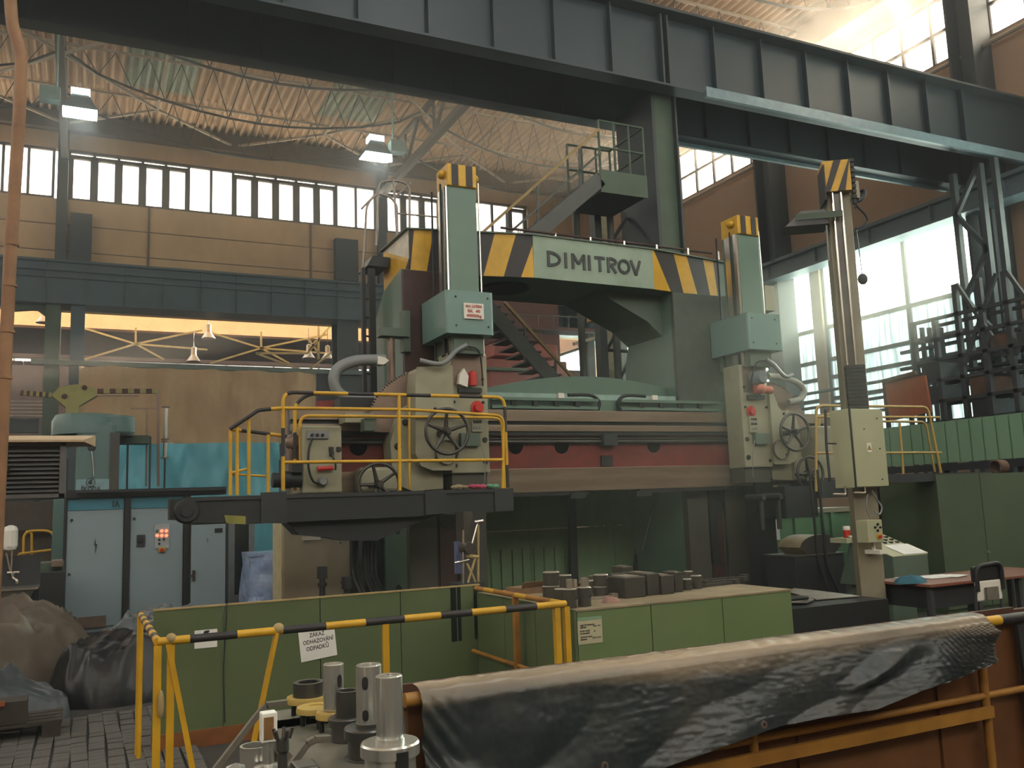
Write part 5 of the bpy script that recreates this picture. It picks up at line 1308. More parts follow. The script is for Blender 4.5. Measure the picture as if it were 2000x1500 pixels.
x = P(405, 1056, Y=y3); M().prism([x + V((a, -.006, b)) for a, b in ((.0, .05), (-.012, 0), (.0, .005), (-.0, -.05), (.015, .012), (.004, .01))], (0, -.003, 0)).build('lightning_mark', m_char, r)
# dark glazed partition door and plastic wrapped crate, cream switch cabinet
y4 = 17.0; x0, x1 = P(447, 1100, Y=y4).x, P(497, 1100, Y=y4).x
r = E('glazed_door_frame', ((x0 + x1) / 2, y4, 0), 'grey framed dark door standing open between the cabinets', 'door')
zt4 = P(470, 1010, Y=y4).z
M().box(x0, x1, y4, y4 + .05, 0, .25).box(x0, x1, y4, y4 + .05, zt4 - .1, zt4).box(x0, x0 + .1, y4, y4 + .05, .25, zt4 - .1).box(x1 - .1, x1, y4, y4 + .05, .25, zt4 - .1).build('frame', mt('grey_frame', '#7c7f80', .5), r)
M().box(x0 + .1, x1 - .1, y4 + .02, y4 + .03, .25, zt4 - .1).build('dark_glass', mt('dark_glass', '#1a1d1f', .1, spec=.8), r)
y5 = 14.2; x0, x1 = P(488, 1120, Y=y5).x, P(535, 1120, Y=y5).x + .3
zz = P(510, 1080, Y=y5).z
wb = M(); N = 10
from mathutils import noise as NZ
for (a, b, c2_, d) in (((x0, y5), (x1, y5), 0, 0), ((x0, y5 + .8), (x0, y5), 0, 0)):
    vs = []
    for i in range(N + 1):
        for j in range(N + 1):
            f, g_ = i / N, j / N; p = V((a[0] + (b[0] - a[0]) * f, a[1] + (b[1] - a[1]) * f, zz * g_)); k = .05 * NZ.noise(p * 4)
            vs.append(p + V((k - (1 - g_) * .03, k, 0)))
    wb.add(vs, [(i * (N + 1) + j, (i + 1) * (N + 1) + j, (i + 1) * (N + 1) + j + 1, i * (N + 1) + j + 1) for i in range(N) for j in range(N)])
wb.box(x0, x1, y5, y5 + .8, zz - .05, zz)
wb.box(x0 + .06, x1 - .05, y5 + .06, y5 + .78, 0, zz - .05)
wb.build('wrapped_crate', mt('blue_film', '#8ca0c8', .18, var=.2, sc=3, bump=.8, d2='#c4cfe4', d2amt=.6, d2sc=3), None, label='crate wrapped in shiny bluish plastic film beside the cream cabinet', cat='crate')
y6 = 12.0; x0, x1 = P(552, 1100, Y=y6).x, P(684, 1100, Y=y6).x
r = E('cream_cabinet', ((x0 + x1) / 2, y6 + .3, 0), 'large plain cream switch cabinet partly under the left platform', 'cabinet')
m_ccab = mt('cream_cabinet', '#a59c88', .5, var=.03)
M().box(x0 - .01, x1, y6 + .02, y6 + .62, 0, 1.62).build('body', mt('cream_side', '#b9b08a', .5), r)
M().box(x0 + .02, x1 - .01, y6, y6 + .02, .05, 1.6).build('door', m_ccab, r)
for u, v in ((665, 1060), (666, 1138)): q = P(u, v, Y=y6); M().lathe((q.x, y6, q.z), [(0.001, -.01), (.012, -.01), (.012, 0)], 8, 0, (0, 1, 0)).build('screw', m_char, r)
q = P(605, 1052, Y=y6); M().box(q.x - .1, q.x + .14, y6 - .02, y6, q.z - .02, q.z + .03).build('nameplate', m_white, r)
M().box(x1 + .05, x1 + .75, y6 + .4, y6 + .5, 0, 1.65).build('grey_panel', mt('pale_grey', '#9a9ea0', .5), None, label='pale grey panel behind the black supply hoses', cat='panel')
for u, v, lb in ((629, 1115, 'upright black pipe stub with a hexagonal cap, left one'), (677, 1135, 'upright black pipe stub with a hexagonal cap, right one near the hoses')):
    c = P(u, v, Y=8.4); g = M().tube((c.x, 8.4, 0), (c.x, 8.4, c.z), .028, 10); g.tube((c.x, 8.4, c.z - .07), (c.x, 8.4, c.z + .04), .05, 6); g.tube((c.x, 8.4, c.z - .14), (c.x, 8.4, c.z - .11), .045, 6)
    g.build('pipe_stub', m_blk, None, label=lb, cat='pipe')
# teal milling machine head behind the cabinets
tm = E('column_machine', (P(195, 900, Y=18).x, 18, 0), 'blue green column machine with a round head behind the light blue cabinets', 'machine')
m_tm = mt('machine_teal', '#587370', .4, var=.06, d2='#46686a', d2amt=.5)
TY = 18.0
x0, x1 = P(148, 900, Y=TY).x, P(226, 900, Y=TY).x; zA = P(190, 822, Y=TY).z
M().box(x0, x1, TY, TY + 1.4, 0, zA).build('column', m_tm, tm, bevel=.08)
M().box(x1 - .1, x1 + .06, TY - .05, TY + .2, 0, P(190, 845, Y=TY).z).build('slideway', m_wayd, tm)
c = P(172, 830, Y=TY + .5)
M().lathe((c.x, TY + .6, P(170, 846, Y=TY).z), [(.62, 0), (.62, P(170, 818, Y=TY).z - P(170, 846, Y=TY).z), (.56, .38), (0.001, .42)], 30).build('round_head', m_tm, tm)
c = P(232, 830, Y=TY)
M().lathe((c.x, TY + .35, P(170, 845, Y=TY).z), [(0.001, 0), (.28, 0), (.3, .03), (.3, .3), (.26, .34), (0.001, .34)], 26).build('motor_cover', m_tm, tm)
M().lathe((c.x, TY + .35, P(170, 850, Y=TY).z), [(.28, 0), (.28, .06)], 26).build('dark_band', m_blk, tm)
q = P(179, 874, Y=TY); M().lathe((q.x, TY, q.z), [(0.001, -.03), (.06, -.03), (.07, 0)], 16, 0, (0, 1, 0)).build('sight_glass', m_blk, tm)
M().tube((q.x, TY - .02, q.z - .06), P(183, 930, Y=TY - .02), .012, 5).build('oil_tube', m_chrome, tm)
bp_ = M().box(P(149, 940, Y=TY).x, P(218, 940, Y=TY).x, TY - .03, TY, P(180, 957, Y=TY).z, P(180, 936, Y=TY).z).build('pale_band', mt('pale_blue_band', '#7f9ea4', .4), tm)
q = P(177, 942, Y=TY - .04)
M().path([q + V((.075 * math.cos(t), 0, .075 * math.sin(t))) for t in [2 * math.pi * i / 24 for i in range(24)]], .006, 5, 0, True).build('round_emblem', m_char, bp_)
M().prism([q + V(a) for a in ((-.05, 0, -.01), (-.01, 0, .045), (.045, 0, .05), (.01, 0, .02), (.03, 0, -.01), (-.0, 0, -.045))], (0, -.004, 0)).build('winged_mark', m_char, bp_)
fit_text('ŠKODA', P(197, 955, Y=TY).x - P(158, 955, Y=TY).x, .13, m_char, bp_, P(177.5, 956, Y=TY - .035), RF, bold=.003)
# travelling hook block with striped arms, as a fixture above the machine
hb = E('crane_hook_block', (P(145, 790, Y=19).x, 19, 4), 'dirty yellow crane hook block with striped bars above the blue green machine', 'crane')
m_dy = mt('dirty_yellow2', '#8f8a52', .55, var=.1, d2='#6a6238')
pf(((101, 772), (115, 756), (150, 750), (186, 758), (190, 772), (155, 792), (152, 810), (128, 810), (128, 795)), 19, .3, 'side_plate', m_dy, hb)
for u, v in ((126, 774), (165, 757)): q = P(u, v, Y=18.99); M().lathe(q, [(0.001, -.03), (.045, -.03), (.05, 0)], 12, 0, (0, 1, 0)).build('pin', m_drk, hb)
for u0, v0, u1, v1 in ((40, 767, 101, 772), (190, 764, 308, 764)):
    a, b = P(u0, v0, Y=19.1), P(u1, v1, Y=19.1); n = 10
    for i in range(n): M().bar(a.lerp(b, i / n), a.lerp(b, (i + 1) / n), .08, .09).build('striped_bar', m_dy if i % 2 else m_drk, hb)
for u0, v0, u1, v1, w in ((190, 773, 272, 773, .03), (309, 764, 309, 950, .05), (309, 798, 255, 798, .02), (287, 800, 285, 950, .03)): M().bar(P(u0, v0, Y=19.1), P(u1, v1, Y=19.1), w, w).build('bar', m_quad, hb)
M().tube(P(128, 808, Y=19.2), (P(128, 808, Y=19.2).x, 19.2, 3.2), .05, 8).build('shank', m_chrome, hb)
rr_ = M()
pts = [P(u, v, Y=18.4) for u, v in ((160, 800), (190, 798), (215, 801), (285, 800))]
c = P(323, 845, Y=18.5)
cy = E('steel_column_gauge', (c.x, 18.5, 0), 'slim bright steel cylinder standing on a thin stand right of the blue green machine', 'cylinder')
M().cyl((c.x, 18.5, P(323, 895, Y=18.5).z), .035, P(323, 797, Y=18.5).z - P(323, 895, Y=18.5).z, 12).build('bright_tube', m_chrome, cy)
for v in (796, 859, 863, 895): z = P(323, v, Y=18.5).z; M().cyl((c.x, 18.5, z), .08, .02, 12).build('collar', m_quad, cy)
M().tube((c.x, 18.52, 0), (c.x, 18.52, P(323, 895, Y=18.5).z), .02, 6).build('stand', m_char, cy)
M().box(P(228, 855, Y=18.6).x, P(292, 855, Y=18.6).x, 18.6, 19.0, P(260, 866, Y=18.6).z, P(260, 850, Y=18.6).z).build('arm_box', m_gcol, tm)
for u in (247, 291): M().box(P(u, 900, Y=18.7).x, P(u + 4, 900, Y=18.7).x, 18.7, 18.75, 0, P(u, 852, Y=18.7).z).build('upright', m_char, tm)
# hanging cloths closing the next hall
def cloth(nm, a, b, z0, z1, mat, label, amp, fr, nx=90, nz=10, seed=0, cat='curtain'):
    a = V(a); b = V(b); vs = []; d = (b - a).normalized(); nrm = V((-d.y, d.x, 0)); L = (b - a).length
    for i in range(nx + 1):
        for j in range(nz + 1):
            f = i / nx; g_ = j / nz; s_ = f * L
            k = amp * (math.sin(s_ * fr + 1.5 * NZ.noise(V((s_ * .7, seed, 0)))) + .9 * NZ.noise(V((s_ * 1.3 + g_ * 1.1, g_ * 2, seed))) + .5 * NZ.noise(V((s_ * 4, g_ * 5, seed + 3))))
            p = a.lerp(b, f) + nrm * k; p.z = z0 + (z1 - z0) * g_; 
            if g_ == 0: p.z += .05 * NZ.noise(V((s_ * 2, 5, seed)))
            vs.append(p)
    fs = [(i * (nz + 1) + j, (i + 1) * (nz + 1) + j, (i + 1) * (nz + 1) + j + 1, i * (nz + 1) + j + 1) for i in range(nx) for j in range(nz)]
    g = M(); g.add(vs, fs, 0, True); return g.build(nm, mat, None, label=label, cat=cat)


cY = 32.2
a, b = P(152, 800, Y=cY), P(617, 800, Y=cY)
cloth('canvas_curtain', (a.x, cY, 0), (b.x, cY, 0), P(400, 870, Y=cY).z, P(400, 722, Y=cY).z, mt('tan_canvas', '#b09370', .9, var=.06, d2='#957a5a', d2amt=.4), 'wide tan canvas curtain hanging under the blue girder', .13, 4.2, 170)
M().bar(P(60, 706, Y=cY + .1), P(760, 730, Y=cY + .1), .12, .16).build('curtain_beam', mt('curtain_rail', '#56645a', .5), None, kind='structure')
cb_ = P(230, 900, Y=24.5); b = P(560, 900, Y=24.5)
cloth('blue_tarpaulin', (cb_.x, 24.5, 0), (b.x, 24.5, 0), 0, P(400, 865, Y=24.5).z, mt('cyan_tarp', '#5aa4b4', .35, var=.1, sc=1, bump=.2, d2='#458c9c', d2amt=.5), 'bright blue tarpaulin screen below the tan curtain', .2, 1.6, 130, 24, 4, 'tarpaulin')
for u in (240, 545): x = P(u, 900, Y=24.6).x; M().box(x, x + .08, 24.62, 24.7, 0, P(400, 866, Y=24.5).z).build('screen_post', m_char, None, kind='structure')
M().box(-12, P(640, 900, Y=33).x, 33.0, 33.1, 0, P(400, 866, Y=33).z).build('dark_back_wall', m_drk, None, kind='structure')
M().box(P(618, 800, Y=33).x, P(760, 800, Y=33).x, 33.0, 33.1, P(650, 860, Y=33).z, P(650, 728, Y=33).z).build('dark_panel', m_dsteel, None, kind='structure')
pf(((618, 783), (662, 781), (645, 797), (618, 820)), 32.9, .05, 'red_banner', mt('red_banner', '#a83a32', .7), None, label='torn red banner at the right edge of the tan curtain', cat='banner')
# dark mass at the far left below the girder with racks
for i in range(6): M().box(-9, P(84, 800, Y=31).x - .1, 31, 31.2, P(50, 845, Y=31).z - .55 * i, P(50, 845, Y=31).z - .55 * i + .45).build('far_rack_shelf', m_dsteel, None, kind='structure')
for k in range(5): M().box(P(10, 780, Y=31).x, P(84, 780, Y=31).x, 31, 31.1, P(40, 785 + 7 * k, Y=31).z, P(40, 785 + 7 * k, Y=31).z + .04).build('far_rack_bar', m_roofsteel, None, kind='structure')
# louvred heater unit on the rusty pipe
m_lv = mt('louvre_grey', '#5c5d5c', .45, var=.1)
LYv = 8.0; x1 = P(128, 900, Y=LYv).x; x0 = P(-6, 900, Y=LYv).x; za_, zb_2 = P(60, 973, Y=LYv).z, P(60, 866, Y=LYv).z
lo_ = E('louvred_heater', ((x0 + x1) / 2, LYv + .3, za_), 'dark grey louvred air heater on the rusty pipe at the left edge', 'heater')
M().box(x0, x1, LYv + .03, LYv + .55, za_, zb_2).build('casing', m_lv, lo_)
for a in ((x0, x1, za_, za_ + .03), (x0, x1, zb_2 - .02, zb_2), (x0, x0 + .02, za_, zb_2), (P(117, 900, Y=LYv).x, x1, za_, zb_2)): M().box(a[0], a[1], LYv - .03, LYv + .03, a[2], a[3]).build('frame_bar', m_lv, lo_)
n = 10
for i in range(n):
    z = za_ + .05 + (zb_2 - za_ - .08) * i / n
    M().hexa([(x0 + .02, LYv - .03, z - .005), (P(116, 900, Y=LYv).x, LYv - .03, z - .005), (P(116, 900, Y=LYv).x, LYv + .03, z + .025), (x0 + .02, LYv + .03, z + .025), (x0 + .02, LYv - .03, z), (P(116, 900, Y=LYv).x, LYv - .03, z), (P(116, 900, Y=LYv).x, LYv + .03, z + .03), (x0 + .02, LYv + .03, z + .03)]).build('louvre_slat', m_lv, lo_)
bt = P(178, 850, Y=LYv); M().hexa([(x0 - .1, LYv - .1, zb_2 + .004), (x1 + .13, LYv - .1, zb_2 + .004), (x1 + .22, LYv + .45, zb_2 + .004), (x0, LYv + .45, zb_2 + .004), (x0 - .1, LYv - .1, zb_2 + .02), (x1 + .13, LYv - .1, zb_2 + .02), (x1 + .22, LYv + .45, zb_2 + .10), (x0, LYv + .45, zb_2 + .10)]).build('cover_board', mt('tan_board', '#b8a284', .8, var=.05), None, label='bent tan board lying on top of the louvred heater', cat='board')
xp_ = P(6, 920, Y=7.6).x; M().box(xp_ - .02, xp_ + .02, 7.64, LYv + .03, za_ + .2, za_ + .24).build('pipe_bracket', m_blk, lo_)
# the rusty pipe
rp = [P(u, v, Y=7.6) for u, v in ((14, -400), (17, -40), (24, 50), (36, 85), (42, 112), (38, 220), (20, 500), (3, 860))]
q = P(3, 860, Y=7.6); rp.append(V((q.x - .02, 7.6, 0)))
o = M().path(rounded(rp, .1), .046, 12).build('standpipe', mt('rusty_pipe', '#8a6646', .55, var=.15, sc=2, d2='#5a3420', d2amt=.7, d2sc=2.5), None, label='rusty brown bent standpipe rising along the left edge', cat='pipe')
for v in (480, 560, 650, 740):
    t_ = (v - 112) / (860 - 112); u = 42 - 39 * t_; c = P(u, v, Y=7.6); M().tube(c, c + V((0, 0, .02)), .052, 12).build('coupling', MC['rusty_pipe'], o)
# sink corner
sk = E('wash_sink', (P(35, 1150, Y=12).x, 12, 0), 'steel wash sink with taps at the left edge behind the covered heap', 'sink')
x0, x1 = P(-20, 1150, Y=12).x, P(76, 1150, Y=12).x; zs = P(40, 1146, Y=12).z
M().box(x0, x1, 11.7, 12.3, zs - .02, zs).build('sink_rim', m_chrome, sk)
M().hexa([(x0 + .1, 11.75, zs - .2), (x1 - .12, 11.75, zs - .2), (x1 - .12, 12.25, zs - .2), (x0 + .1, 12.25, zs - .2), (x0 + .04, 11.72, zs - .02), (x1 - .04, 11.72, zs - .02), (x1 - .04, 12.28, zs - .02), (x0 + .04, 12.28, zs - .02)]).build('basin', m_wayd, sk)
M().tube(P(25, 1165, Y=12.0), (P(25, 1165, Y=12).x, 12, 0), .05, 8).build('drain_pipe', m_chrome, sk)
for x in (x0 + .05, x1 - .08): M().box(x, x + .04, 12.2, 12.25, 0, zs - .02).build('leg', m_char, sk)
M().box(x0, x1, 12.28, 12.32, 0, zs + .35).build('backsplash', m_char, sk)
M().path(rounded([P(25, 1118, Y=12.2), P(25, 1128, Y=12.1), P(33, 1133, Y=12.0), P(33, 1140, Y=12.0)], .03), .015, 7).path([P(14, 1118, Y=12.2), P(38, 1117, Y=12.2)], .015, 7).build('tap', m_chrome, sk)
M().tube(P(24, 1075, Y=12.2), P(22, 1118, Y=12.2), .012, 6).tube(P(12, 1080, Y=12.2), P(20, 1118, Y=12.2), .012, 6).build('supply_pipe', m_chrome, sk)
x0_, x1_ = P(5, 1050, Y=12.1).x, P(34, 1050, Y=12.1).x
M().box(x0_, x1_, 12.05, 12.3, P(20, 1077, Y=12.1).z, P(20, 1026, Y=12.1).z).build('water_heater', mt('white_enamel', '#d6d4cc', .25, var=.02), sk, bevel=.06)
# small yellow rail fence far left, dark machine parts
yf_2 = E('guard_railing', (P(70, 1080, Y=17.5).x, 17.5, 0), 'small yellow pipe guard railing with two bars left of cabinet 1A', 'railing')
def rp2(pts, Y, par, nm='rail', r=.022, mat=None): return M().path(rounded([P(u, v, Y=Y) for u, v in pts], .15), r, 7).build(nm, mat or m_yel, par)
rp2(((46, 1110), (46, 1037), (105, 1036), (108, 1110)), 17.5, yf_2); rp2(((62, 1100), (62, 1040), (50, 1038)), 18.0, yf_2); rp2(((37, 1082), (100, 1074)), 17.4, yf_2); rp2(((37, 1125), (37, 1082)), 17.4, yf_2); rp2(((0, 1112), (105, 1106)), 17.4, yf_2)
for u in (46, 108): q = P(u, 1108, Y=17.5); M().tube(q, (q.x, 17.5, 0), .022, 7).build('post', m_yel, yf_2)
bm_ = E('bench_machine', (P(100, 1130, Y=14).x, 14, 0), 'dark bench machine between the sink and cabinet 1A', 'machine')
for u0, v0, u1, v1, y, m in ((78, 1118, 124, 1180, 13.8, m_blk), (60, 1100, 124, 1120, 14.2, m_gcol), (100, 1095, 122, 1107, 13.9, m_quad), (0, 1112, 60, 1140, 14.4, m_gcol), (104, 975, 124, 1100, 16.5, m_tm)):
    a, b = P(u0, v0, Y=y), P(u1, v1, Y=y); M().box(a.x, b.x, y, y + .4, 0 if v1 > 1150 or y > 16 else b.z, a.z).build('machine_part', m, bm_, bevel=.01)
a = P(0, 1140, Y=14.2); M().box(P(-20, 1140, Y=14.2).x, P(124, 1140, Y=14.2).x, 14.15, 14.8, 0, a.z).build('machine_base', m_char, bm_)
M().box(P(20, 985, Y=19).x, P(122, 985, Y=19).x, 19, 19.05, P(60, 1035, Y=19).z, P(60, 984, Y=19).z).box(P(0, 985, Y=19.5).x, P(122, 985, Y=19.5).x, 19.5, 19.55, 0, P(60, 980, Y=19.5).z).build('dark_screen', mt('brown_screen', '#4d453c', .8), None, kind='structure')

# ================= COVERED HEAPS
def heap(nm, cx_, cy_, rx, ry, h, mat, label, seed, pw=2.6, wr=.12, n=46, cat='tarpaulin', rot=0, fr=2.2, flat=.0):
    vs = []
    for i in range(n + 1):
        for j in range(n + 1):
            a = -1 + 2 * i / n; b = -1 + 2 * j / n
            x, y = a * math.sqrt(1 - b * b / 2), b * math.sqrt(1 - a * a / 2)
            rr = math.hypot(x, y); e = 1 + .12 * NZ.noise(V((x * 1.3 + seed, y * 1.3, 3)))
            X, Y = x * rx * e, y * ry * e
            p = V((X * fr, Y * fr, seed))
            z = h * max(0, (1 - rr ** pw)) ** .7 * (1 + flat * NZ.noise(V((x * 1.4, y * 1.4, seed + 5))))
            rg = .9 * (1 - abs(NZ.noise(p)) * 2.2) ** 3 + .5 * abs(NZ.noise(p * 2.1)) + .35 * (1 - abs(NZ.noise(p * 1.7 + V((3, 1, 0)))) * 2) ** 3 + .12 * abs(NZ.noise(p * 6))
            z += wr * h * (rg - .45) * (1 if rr < .97 else 0)
            c_, s_ = math.cos(rot), math.sin(rot)
            vs.append(V((cx_ + X * c_ - Y * s_, cy_ + X * s_ + Y * c_, max(0.004 if rr < .99 else 0, z))))
    g = M(); g.add(vs, [(i * (n + 1) + j, (i + 1) * (n + 1) + j, (i + 1) * (n + 1) + j + 1, i * (n + 1) + j + 1) for i in range(n) for j in range(n)], 0, True)
    return g.build(nm, mat, None, loc=(cx_, cy_, 0), label=label, cat=cat)


m_bt = mt('brown_tarp', '#5b5145', .7, var=.15, sc=2, bump=.3, d2='#3f372e', d2amt=.7)
m_bb = mt('black_plastic', '#131415', .38, var=.15, sc=2, bump=.4, d2='#2e3133', d2amt=.5)
m_st = mt('grey_tarp', '#50565a', .35, var=.2, sc=2, bump=.4, d2='#84898c', d2amt=.6, d2sc=1.5)
heap('covered_heap', -1.15, 10.6, 1.35, .95, .86, m_bt, 'big heap covered with a dusty brown tarpaulin at the left edge', 2.0, 4.5, .2, 60)
heap('covered_heap', .35, 9.65, .62, .5, .58, m_bb, 'rounded heap under shiny black plastic left of the yellow railing', 8.0, 3, .22, 50)
heap('covered_heap', .95, 11.7, .95, .75, .52, m_st, 'crumpled grey tarpaulin heap in front of the light blue cabinets', 5.0, 3.5, .3, 56)
heap('tarpaulin', -1.0, 9.0, .95, .45, .42, mt('dull_grey_tarp', '#33383b', .4, var=.2, sc=2, bump=.4, d2='#55595b', d2amt=.5, d2sc=1.5), 'grey wrinkled tarpaulin thrown over the pallet at the left edge', 13.0, 4, .35, 50)
pa = E('wooden_pallet', (-.75, 8.45, 0), 'wooden pallet with an orange board under the grey tarpaulin', 'pallet')
m_pl = mt('pallet_wood', '#3e3832', .85, var=.25)
for i in range(4): M().box(-1.6, -.1, 8.15 + .13 * i, 8.25 + .13 * i, .12, .145).build('board', m_pl, pa)
for i in range(3): M().box(-1.6 + .68 * i, -1.47 + .68 * i, 8.15, 8.64, .0, .12).build('block', m_pl, pa)
M().box(-1.3, -.35, 8.15, 8.4, .15, .32).build('crate_side', m_pl, pa)
M().box(-1.0, -.5, 8.12, 8.147, .30, .335).build('orange_board', mt('orange_wood', '#8a4a26', .8), pa, label='orange board')
# ================= GREEN PARTITION, CHEST AND YELLOW FENCE AROUND THE PIT
m_gpn = mt('partition_green', '#566343', .45, var=.05, sc=.8, d2='#3b5033', d2amt=.5, d2sc=1.1)
m_gch = mt('chest_green', '#65774f', .45, var=.05, sc=.8, d2='#54703f', d2amt=.45, d2sc=1.3)
m_ob = mt('orange_base', '#7a4a24', .6, var=.2, d2='#3c2a1c', d2amt=.6)
m_creamp = mt('worn_cream', '#a08c60', .6, var=.2)
QY = 7.25; qz = P(600, 1170, Y=QY).z; u_x = lambda u, y=QY, v=1170: P(u, v, Y=y).x
pn = E('green_partition', (1.8, QY, 0), 'long low dark green sheet metal partition behind the striped railing', 'partition')
us = (300, 437, 625, 782, 938)
for i in range(4):
    xa, xb = u_x(us[i]), u_x(us[i + 1]); M().box(xa + .004, xb - .004, QY, QY + .025, .12, qz).build('panel', m_gpn, pn)
xa, xb = u_x(300), u_x(938)
M().box(xa, xb, QY - .006, QY + .03, qz, qz + .012).build('top_trim', m_creamp, pn)
M().box(xa, xb, QY - .02, QY + .06, 0, .12).build('base_strip', m_ob, pn)
for x in (xa + .03, (xa + xb) / 2, xb - .06): M().box(x, x + .04, QY + .025, QY + .07, 0, qz).build('stiffener', m_gpn, pn)
# oily streaks where parts hang over its right end
for u, w in ((880, .05), (893, .03), (925, .04)): x = u_x(u); M().box(x, x + w, QY - .004, QY, qz - .45, qz).build('oil_streak', mt('oil', '#15181a', .15), pn)
wr_ = M().path(bez([V((u_x(442), QY - .02, qz + .02)), V((u_x(441), QY - .03, qz - .1)), V((u_x(437), QY - .015, qz - .5)), V((u_x(440), QY - .015, .15))]), .005, 5).build('hanging_cord', m_char, None, label='thin cord hanging over the green partition left of its middle', cat='cord')


def notice(u0, v0, u1, v1, y, lines, lab, tilt=0., mat=None, extra=None, parent=None):
    a, b = P(u0, v0, Y=y), P(u1, v1, Y=y); w, h = b.x - a.x, a.z - b.z; c = (a + b) / 2
    r = E('notice', (c.x, y, c.z), lab, 'sign')
    M().box(c.x - w / 2, c.x + w / 2, y - .003, y, c.z - h / 2, c.z + h / 2).build('sign_sheet', mat or m_paper, r)
    for (s, fx, fz, ww, sz) in lines: fit_text(s, ww * w, sz * h, m_txt, r, (c.x + fx * w, y - .0035, c.z + fz * h), RF, bold=.0006, ext=.0008)
    r.rotation_euler = (0, tilt, 0)
    return r, c, w, h


m_txt = mt('sign_lettering', '#26262c', .6, var=.02)
notice(585, 1232, 656, 1283, QY - .004, [('ZÁKAZ', 0, .33, .42, .2), ('ODHAZOVÁNÍ', .02, .11, .84, .2), ('ODPADKŮ', -.02, -.11, .62, .2)], 'white paper notice in capital letters on the dark green partition', -.10)
nr, c_, w_, h_ = notice(380, 1232, 424, 1263, QY - .004, [('P ze', 0, .12, .62, .34)], 'small white notice with a leaf mark behind the striped rail')
M().prism([c_ + V((a, -.0035, b + .33 * h_)) for a, b in ((-.025, -.01), (-.01, .016), (.02, .018), (.028, .012), (.012, -.008), (-.01, -.012))], (0, -.001, 0)).build('leaf_mark', m_txt, nr)
# chest with doors, and the recess panels on its left side
CX0, CX1, CYF, CYB = 3.10, 5.04, 5.5, 7.2; cz = .955
ch = E('green_chest', (4.1, 6.3, 0), 'long green sheet metal chest with a worn top, full of tool blocks', 'chest')
dx = [CX0, P(1271, 1180, Y=CYF).x, P(1411, 1180, Y=CYF).x, CX1]
M().box(CX0 + .01, CX1 - .01, CYF + .02, CYB, 0, cz - .012).build('chest_body', m_gch, ch)
for a, b in zip(dx[:-1], dx[1:]): M().box(a + .003, b - .004, CYF, CYF + .02, .05, cz - .012).build('door', m_gch, ch, bevel=.003)
m_top = mt('worn_table_top', '#8a7c62', .6, var=.2, sc=2, d2='#5a5040', d2amt=.7, d2sc=1.8)
M().box(CX0 - .006, CX1 + .006, CYF - .006, CYB, cz - .012, cz).build('table_top', m_top, ch)
M().box(CX1 - .01, CX1, CYF + .02, CYB, .05, cz - .012).build('end_panel', m_gch, ch)
ys = (QY - .05, 6.65, 6.1, CYF)
for a, b in zip(ys[:-1], ys[1:]): M().box(CX0 - .02, CX0 - .0, b + .004, a - .004, .05, cz).build('side_panel', m_gpn, ch)
r2, c_, w_, h_ = notice(1127, 1207, 1177, 1254, CYF - .001, [('NEJVYŠŠÍ NOSNOST', -.1, .2, .6, .07), ('JEŘÁBU', -.27, .12, .26, .07), ('27,5  kN', .28, .14, .3, .06), ('POČET KUSŮ', -.22, -.02, .4, .07), ('VE SKUPINĚ', -.22, -.11, .4, .07), ('4', .18, -.05, .05, .1), ('CELKOVÁ VÁHA', -.16, -.24, .5, .07), ('BŘEMEN', -.27, -.33, .26, .07), ('15/11/11', .26, -.3, .34, .09)],
                        'cream plate with lines of small print on the chest\'s left door', 0, mt('cream_plate', '#b3ae90', .5, var=.04))
M().box(c_.x - w_ / 2, c_.x + w_ / 2, CYF - .006, CYF - .001, c_.z + h_ * .38, c_.z + h_ / 2).build('plate_header', m_gcor, r2)
# things on the chest
m_blkst = mt('oiled_steel', '#4b4843', .42, me=.4, var=.15, sc=3, d2='#2c2a28', d2amt=.6, d2sc=3)
m_stl = mt('lit_steel_top', '#9a9182', .4, me=.45, var=.1, sc=3)  # paler steel: light put into block and cylinder tops; bright tools too
GP = 'turning tool blocks on the green chest'


def onchest(u, v, z=None): q = P(u, v, Z=cz if z is None else z); return q


def cylb(u0, u1, vt, vb, label, base=None, knob=False, hole=True, group=None):
    q = onchest((u0 + u1) / 2, vb - 2, base); y = min(CYB - .12, q.y + .04)
    xa = P(u0, vb, Y=y).x; xb = P(u1, vb, Y=y).x; r = (xb - xa) / 2; x = (xa + xb) / 2
    zt = P((u0 + u1) / 2, vt, Y=y).z; z0 = (cz if base is None else base) + .001
    h = max(.04, zt - z0)
    o = E('tool_cylinder', (x, y, z0), label, 'cylinder', group)
    M().lathe((x, y, z0), [(0.001, 0), (r, 0), (r, h - .006), (r - .006, h), (r * .5, h), (r * .5, h - .004), (0.001, h - .004)], 22, 0, mats=[0, 0, 1, 1, 1, 1]).build('cylinder_body', [m_blkst, m_stl], o)
    if hole: M().lathe((x + r * .5, y - r * .87, z0 + h * .5), [(0.001, -.003), (r * .16, -.003), (r * .16, .002)], 10, 0, (-.5, .87, 0)).build('set_screw_hole', m_blk, o)
    if knob: M().box(x - r * .35, x + r * .35, y - r * .35, y + r * .35, z0 + h, z0 + h + .07).build('square_shank', m_stl, o)
    return o, x, y, z0 + h


